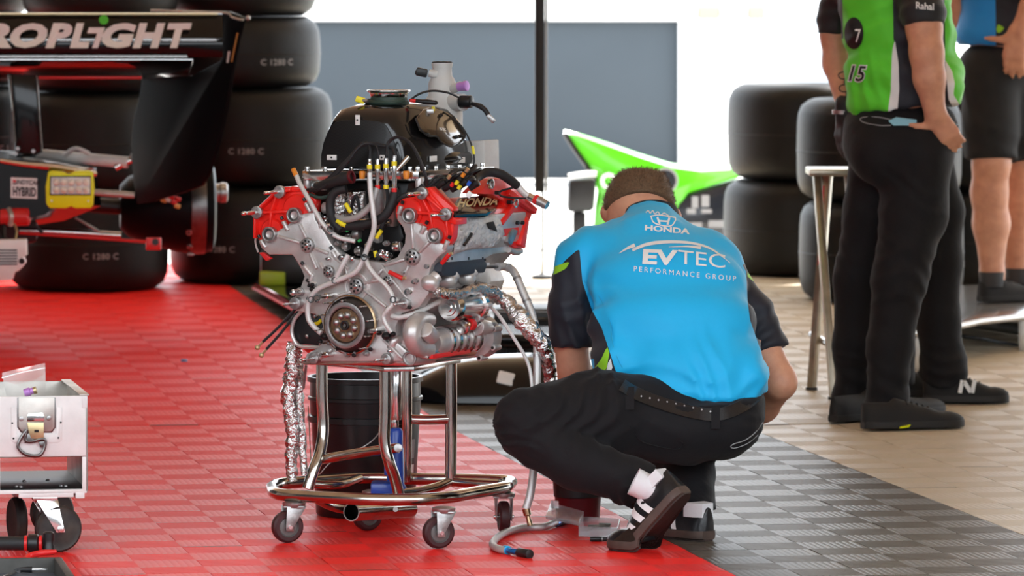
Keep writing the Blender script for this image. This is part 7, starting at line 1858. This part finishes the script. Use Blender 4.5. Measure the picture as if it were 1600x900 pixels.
# ================================================================ white alloy trolley, left foreground
def trolley():
    d0 = 13.79; g = G(60, 866); s = FPX / d0
    R2 = Vector((RV.x, RV.y, 0)); C2 = Vector((CV.x, CV.y, 0))
    org = Vector((W(137, 700, d0).x, d0, 0))                        # front right corner on the ground
    def q(r, c, z): return org + R2 * r + C2 * c + ZA * z
    Rm = Matrix((R2, C2, ZA)).transposed()
    t = thing('alloy_trolley', 'white alloy box trolley on black castors in the left foreground', 'trolley', q(-0.12, 0.2, 0))
    zt, zb, L, Wd = 0.386, 0.150, 0.50, 0.30; th = 0.006
    def bx(r0, r1, c0, c1, z0, z1, name, m, par=t, bev=0.0015): return MB().box(q((r0 + r1) / 2, (c0 + c1) / 2, (z0 + z1) / 2), (abs(r1 - r0), abs(c1 - c0), abs(z1 - z0)), Rm, bev).build(name, m, par)
    fr = bx(-Wd, 0, 0, th, 0.236, zt, 'front_panel', 'white_alloy'); bx(-0.014, 0, 0, th, zb, 0.236, 'corner_post', 'white_alloy'); bx(-Wd, -0.215, 0, th, zb, 0.236, 'corner_post', 'white_alloy')
    bx(-0.014, 0, -0.002, 0.012, zt - 0.03, zt, 'corner_cap', 'white_paint'); bx(-th, 0, 0, L, zb, zt, 'side_panel', 'aluminium_worn'); bx(-Wd, -Wd + th, 0, L, zb, zt, 'side_panel', 'aluminium_worn'); bx(-Wd, 0, L - th, L, 0.236, zt, 'rear_panel', 'aluminium_worn')
    bx(-0.02, 0.004, 0, L, zt, zt + 0.004, 'top_lip', 'aluminium_worn'); bx(-Wd, 0.0, 0.0, L, 0.236, 0.240, 'upper_shelf', 'aluminium_worn')
    bx(-Wd, 0, 0.004, L, zb, zb + 0.008, 'lower_shelf', 'black_plastic'); bx(-Wd, -0.002, 0.0, 0.006, zb - 0.004, zb + 0.006, 'shelf_edge', 'white_alloy')
    bx(-0.17, -0.035, 0.0, 0.10, 0.136, 0.150, 'castor_plate', 'white_alloy'); bx(-0.03, -0.008, 0.0, 0.06, 0.133, 0.150, 'foot_block', 'white_paint')
    for r, c in ((-0.05, 0.05), (-0.06, 0.06), (-0.16, 0.05), (-0.17, 0.06), (-0.14, 0.20), (-0.08, 0.22)): MB().ell(q(r, c, zb + 0.009), (0.005, 0.005, 0.004), n=8).build('rivet', 'zinc', t)
    # latch recess with gasket-shaped tag
    def fpx(x, y, c=-0.001):                                        # a pixel on the front panel
        n = -C2; p = q(0, c, 0); return raypl(x, y, p, n)
    def fpoly(pts, th_, name, m, par, c=-0.0005, bev=0.0008): return MB().prism([fpx(x, y, c) for x, y in pts], -C2 * th_, bev=bev).build(name, m, par)
    rc = fpoly([(27, 621), (87, 621), (87, 668), (81, 676), (33, 676), (27, 668)], 0.0015, 'latch_recess', 'dark_steel', fr)
    fpoly([(29, 621), (85, 621), (85, 667), (80, 674), (34, 674), (29, 667)], 0.0025, 'latch_plate', 'aluminium_worn', fr)
    fpoly([(17, 636), (26, 636), (26, 678), (88, 678), (88, 636), (97, 636), (97, 688), (90, 692), (24, 692), (17, 688)], 0.002, 'latch_frame', 'white_alloy', fr)
    fpoly([(44, 646), (66, 644), (69, 650), (69, 658), (42, 658), (42, 650)], 0.008, 'latch_body', 'bright_steel', fr); fpoly([(42, 660), (68, 660), (68, 684), (62, 686), (46, 684)], 0.010, 'latch_hasp', 'gold_cad', fr)
    fpoly([(53, 671), (60, 671), (60, 675), (53, 675)], 0.012, 'hasp_slot', 'dark_recess', fr)
    for x, y in ((33, 654), (76, 653)): c = fpx(x, y); MB().cyl(c, c - C2 * 0.006, 0.006, n=16, bev=0.001).build('latch_rivet', 'zinc', fr)
    for x, y in ((19, 661), (95, 660), (21, 685), (91, 684)): c = fpx(x, y); MB().cyl(c, c - C2 * 0.003, 0.0024, n=10).build('panel_rivet', 'dark_recess', fr)
    gk = [fpx(x, y, -0.010) for x, y in ((42, 672), (33, 684), (28, 697), (34, 706), (44, 711), (60, 712), (68, 704), (71, 690), (66, 686), (50, 690), (40, 688), (42, 672))]
    MB().tube(gk, 0.0042, 8, 3).build('gasket_tag', 'dark_steel', fr); fpoly([(38, 680), (45, 676), (50, 690), (38, 692)], 0.012, 'gasket_ear', 'dark_steel', fr); fpoly([(60, 690), (71, 688), (69, 699), (62, 698)], 0.012, 'gasket_ear', 'dark_steel', fr)
    # castors
    def wheel(r, c, ang, rr=0.058):
        ctr = q(r, c, rr); ax = Vector((math.cos(ang), math.sin(ang), 0))
        w_ = MB().lathe(ctr - ax * 0.016, ax, [(0, 0), (0, 0.03), (0.004, rr - 0.014), (0.002, rr - 0.005), (0.008, rr), (0.024, rr), (0.030, rr - 0.005), (0.028, rr - 0.014), (0.032, 0.03), (0.032, 0)], 40).build('wheel', 'cart_wheel', t)
        return ctr, ax, w_
    ctr, ax, w_ = wheel(-0.072, 0.02, math.radians(-70)); top = q(-0.105, 0.03, 0.134)
    b = MB(); fwv = Vector((-ax.y, ax.x, 0))
    for s in (-1, 1):
        o = ax * s * 0.021; b.prism([top + o + fwv * 0.028, top + o - fwv * 0.028, ctr + o - fwv * 0.010 - ZA * 0.008, ctr + o + fwv * 0.012 - ZA * 0.008], ax * s * 0.003, bev=0.0006)
    b.box(top, (0.06, 0.06, 0.006), Rm, 0.001); b.build('castor_fork', 'bright_steel', t); MB().cyl(ctr - ax * 0.03, ctr + ax * 0.03, 0.008, n=12, bev=0.001).build('castor_axle', 'bright_steel', t)
    ctr, ax, w2 = wheel(-0.155, 0.24, math.radians(20)); MB().box(q(-0.14, 0.24, 0.128), (0.05, 0.05, 0.02), Rm, 0.002).build('castor_fork', 'zinc', t)
    wheel(-0.26, 0.40, math.radians(-60)); wheel(-0.05, 0.44, math.radians(-60))
    # zip bag with a small fitting inside
    b = MB(); V = []; n_ = 8; rg = random.Random(4)
    tl, tr, bl, br = q(-0.205, 0.06, zt + 0.055), q(-0.095, 0.10, zt + 0.075), q(-0.185, 0.05, zt - 0.055), q(-0.095, 0.06, zt - 0.055)
    for side in (0, 1):
        for i in range(n_ + 1):
            for j in range(n_ + 1):
                a, c = i / n_, j / n_; p = (tl * (1 - a) + tr * a) * (1 - c) + (bl * (1 - a) + br * a) * c
                bul = math.sin(math.pi * a) * math.sin(math.pi * min(1, c * 1.0)) * 0.014 + rg.uniform(0, 0.003); V.append(p + C2 * (bul if side else -bul))
    F = []
    for side in (0, 1):
        o = side * (n_ + 1) ** 2
        for i in range(n_):
            for j in range(n_): a = o + i * (n_ + 1) + j; F.append((a, a + 1, a + n_ + 2, a + n_ + 1))
    b.raw(V, F); bag = thing('zip_bag', 'clear plastic zip bag with small fittings on the white trolley', 'bag', q(-0.14, 0.06, 0.31)); b.build('film', 'clear_film', bag, 60)
    MB().tube([tl - ZA * 0.012, (tl + tr) * 0.5 - ZA * 0.010, tr - ZA * 0.012], 0.002, 6).build('zip_strip', 'clear_film', bag)
    c = q(-0.15, 0.055, zt + 0.004); MB().lathe(c, Vector((1, 0, 0.3)), [(0, 0), (0, 0.010), (0.014, 0.011), (0.016, 0.008), (0.024, 0.008), (0.025, 0)], 14).build('fitting', 'purple_cap', bag); MB().lathe(c + Vector((0.022, 0, 0.006)), Vector((1, 0, 0.3)), [(0, 0), (0, 0.009), (0.008, 0.009), (0.008, 0)], 12).build('brass_nut', 'gold_cad', bag)
trolley()
# ================================================================ tool tray with tools, bottom left corner
def tooltray():
    z = 0.075
    cr = HP(97, 870, z); cf = HP(128, 915, z)
    R2 = Vector((RV.x, RV.y, 0)); C2 = (cr - cf); C2.z = 0; C2.normalize(); L = 0.42
    R2 = Vector((C2.y, -C2.x, 0))
    def q(r, c, zz): return cr + R2 * r + C2 * c + Vector((0, 0, zz - z))
    Rm = Matrix((R2, C2, ZA)).transposed()
    t = thing('tool_tray', 'dark grey open tool tray in the bottom left corner', 'tray', q(-0.2, -0.2, 0))
    mat('tray_grey', (0.075, 0.072, 0.066), 0.6, var=(30, 0.3)); mat('foam_blue', (0.10, 0.13, 0.17), 0.9)
    def bx(r0, r1, c0, c1, z0, z1, name, m, bev=0.004): return MB().box(q((r0 + r1) / 2, (c0 + c1) / 2, (z0 + z1) / 2), (r1 - r0, c1 - c0, z1 - z0), Rm, bev).build(name, m, t)
    bx(-0.40, 0.0, -L, 0.0, 0.0, 0.008, 'base', 'tray_grey', 0.001); bx(-0.020, 0.0, -L, 0, 0.004, z, 'side', 'tray_grey'); bx(-0.40, -0.38, -L, 0, 0.004, z, 'side', 'tray_grey'); bx(-0.40, 0, -0.016, 0, 0.004, z, 'back', 'tray_grey'); bx(-0.40, 0, -L, -L + 0.016, 0.004, z, 'front', 'tray_grey')
    bx(-0.38, -0.02, -L + 0.016, -0.016, 0.008, 0.040, 'foam_liner', 'foam_blue', 0.002)
    tq = thing('ratchet_wrench', 'black ratchet torque wrench with red bands lying across the tool tray', 'wrench', HP(40, 850, z + 0.012))
    zz = z + 0.016; a, c = HP(-40, 849, zz), HP(52, 849, zz); dx = (c - a).normalized()
    MB().lathe(a, dx, [(0, 0), (0, 0.016), (0.126, 0.0165), (0.128, 0.012)], 24).build('handle', 'black_rubber', tq)
    MB().lathe(HP(38, 849, zz), dx, [(0, 0.0165), (0.001, 0.0185), (0.007, 0.0185), (0.008, 0.0165)], 24).build('red_band', 'red_plastic', tq); MB().lathe(HP(44, 849, zz), dx, [(0, 0.013), (0.002, 0.022), (0.022, 0.022), (0.026, 0.016)], 24).build('collar', 'black_plastic', tq)
    MB().lathe(HP(61, 849, zz), dx, [(0, 0.016), (0.001, 0.019), (0.007, 0.019), (0.008, 0.014)], 24).build('red_band', 'red_plastic', tq); h = HP(76, 849, zz)
    MB().lathe(h - ZA * 0.026, ZA, [(0, 0), (0, 0.013), (0.020, 0.0145), (0.024, 0.012), (0.034, 0.013), (0.050, 0.013), (0.054, 0.008), (0.054, 0)], 20).build('head', 'black_plastic', tq)
    pl = thing('pliers', 'pliers with red handles lying in the tool tray', 'pliers', HP(50, 890, 0.05))
    MB().tube([HP(35, 880, 0.058), HP(46, 869, 0.070), HP(66, 864, 0.078), HP(88, 862, 0.080)], [0.006, 0.0075, 0.008, 0.005], 10).build('handle', 'red_plastic', pl); MB().tube([HP(30, 884, 0.055), HP(60, 884, 0.055), HP(94, 883, 0.055)], [0.006, 0.007, 0.005], 10).build('handle', 'red_plastic', pl)
    MB().tube([HP(-20, 886, 0.05), HP(8, 884, 0.055), HP(32, 882, 0.057)], [0.004, 0.009, 0.007], 10).build('jaws', 'black_plastic', pl)
    kn = thing('screwdriver', 'black and red screwdriver in the front of the tool tray', 'screwdriver', HP(20, 893, 0.05))
    MB().tube([HP(-30, 891, 0.048), HP(8, 890, 0.048)], 0.007, 10, 1).build('red_end', 'red_plastic', kn); MB().tube([HP(8, 890, 0.048), HP(50, 890, 0.048)], 0.0075, 10, 1).build('grip', 'black_plastic', kn); MB().cyl(HP(50, 890, 0.048), HP(95, 889, 0.048), 0.003, n=8).build('shaft', 'bright_steel', kn)
    sp = thing('spanner', 'small bright steel spanner at the lower edge of the tool tray', 'spanner', HP(20, 898, 0.045))
    MB().tube([HP(0, 905, 0.044), HP(12, 899, 0.044), HP(24, 895, 0.044)], 0.004, 8).build('shank', 'bright_steel', sp); c = HP(28, 893.5, 0.044); MB().ring(c - ZA * 0.004, c + ZA * 0.004, 0.008, 0.005, 16).build('ring_end', 'bright_steel', sp)
tooltray()
# ================================================================ loose things on the floor by the mechanic
def floor_bits():
    h = thing('braided_hose', 'loose grey braided hose with blue fittings lying on the red tiles', 'hose', G(800, 850))
    r = 0.0095; P_ = [G(868, 824), G(850, 829), (G(822, 830)), G(795, 836), G(775, 848), G(770, 858), G(780, 864), G(792, 866)]
    P_ = [p + ZA * r for p in P_]; P_[0] += ZA * 0.004
    MB().tube(P_, r, 14).build('hose', 'silver_sleeve', h)
    for a, c, rr, m, nm in (((868, 824), (874, 822), 0.0085, 'blue_anodised', 'fitting'), ((873, 822), (886, 817), 0.0105, 'black_plastic', 'end_cap'), ((788, 865), (794, 866), 0.0112, 'cyan_ring', 'blue_ring'), ((792, 866), (812, 869), 0.0075, 'blue_anodised', 'fitting'), ((811, 869), (828, 872), 0.0115, 'black_plastic', 'end_cap')):
        MB().cyl(G(*a) + ZA * r, G(*c) + ZA * r, rr, n=18, bev=0.001).build(nm, m, h)
    bx = thing('parts_box', 'open clear plastic parts box on the red tiles beside the striped shoe', 'box', G(930, 838))
    a, b_, c, d = G(905, 838), G(964, 841), G(968, 826), G(912, 823)
    b = MB(); hh = 0.026
    for p, q in ((a, b_), (b_, c), (c, d), (d, a)): b.prism([p, q, q + ZA * hh, p + ZA * hh], (q - p).cross(ZA).normalized() * 0.002)
    b.prism([a, b_, c, d], ZA * 0.002); b.build('base', 'clear_box', bx)
    l0, l1 = d + ZA * hh, a + ZA * hh; up = Vector((-0.085, 0.02, 0.012))
    MB().hexa([l1, l0, l0 + up + ZA * 0.014, l1 + up + ZA * 0.004, l1 + ZA * 0.012, l0 + ZA * 0.014, l0 + up + ZA * 0.024, l1 + up + ZA * 0.014], bev=0.002).build('lid', 'clear_box', bx); MB().box((l0 + l1) * 0.5 + up * 0.8 + ZA * 0.032, (0.02, 0.004, 0.02), None, 0.002).build('lid_tab', 'clear_box', bx)
    cm = mat('part_grey', (0.22, 0.19, 0.16), 0.5, 0.5, var=(90, 0.6))
    for k in range(7): p = a.lerp(c, 0.25 + 0.08 * k) + Vector((random.uniform(-0.015, 0.015), 0, 0.012 + 0.003 * (k % 3))); MB().box(p, (0.03, 0.012, 0.006), Matrix.Rotation(random.uniform(-0.4, 0.4), 3, 'Z'), 0.001).build('small_part', cm, bx)
    pen = thing('marker_pen', 'black marker pen lying in front of the clear parts box', 'pen', G(938, 848)); a, c = G(922, 846) + ZA * 0.006, G(956, 846) + ZA * 0.006
    MB().cyl(a, a.lerp(c, 0.55), 0.0062, n=14, bev=0.001).build('cap', 'black_plastic', pen); MB().cyl(a.lerp(c, 0.55), c, 0.0052, n=14, bev=0.001).build('barrel', 'black_rubber', pen); MB().cyl(a.lerp(c, 0.54), a.lerp(c, 0.57), 0.0064, n=14).build('ring', 'zinc', pen)
    g = G(903, 812); bn_ = thing('waste_bin', 'small black and dark red bin in front of the crouching person', 'bin', g)
    MB().lathe(g, ZA, [(0, 0), (0, 0.056), (0.19, 0.070), (0.196, 0.074), (0.20, 0.072), (0.19, 0.066), (0.01, 0.052), (0.01, 0)], 32).build('shell', 'burgundy', bn_); MB().lathe(g, ZA, [(0.06, 0.0608), (0.062, 0.063), (0.14, 0.0685), (0.142, 0.0665)], 32).build('black_band', 'black_plastic', bn_)
    g = G(288, 565); b = MB().lathe(g, ZA, [(0, 0), (0, 0.011), (0.004, 0.012), (0.009, 0.010), (0.009, 0)], 16)
    tag(b.build('bottle_cap', mat('cap_blue', (0.16, 0.26, 0.45), 0.4)), 'tiny blue cap lying alone on the red tiles', 'cap')
floor_bits()
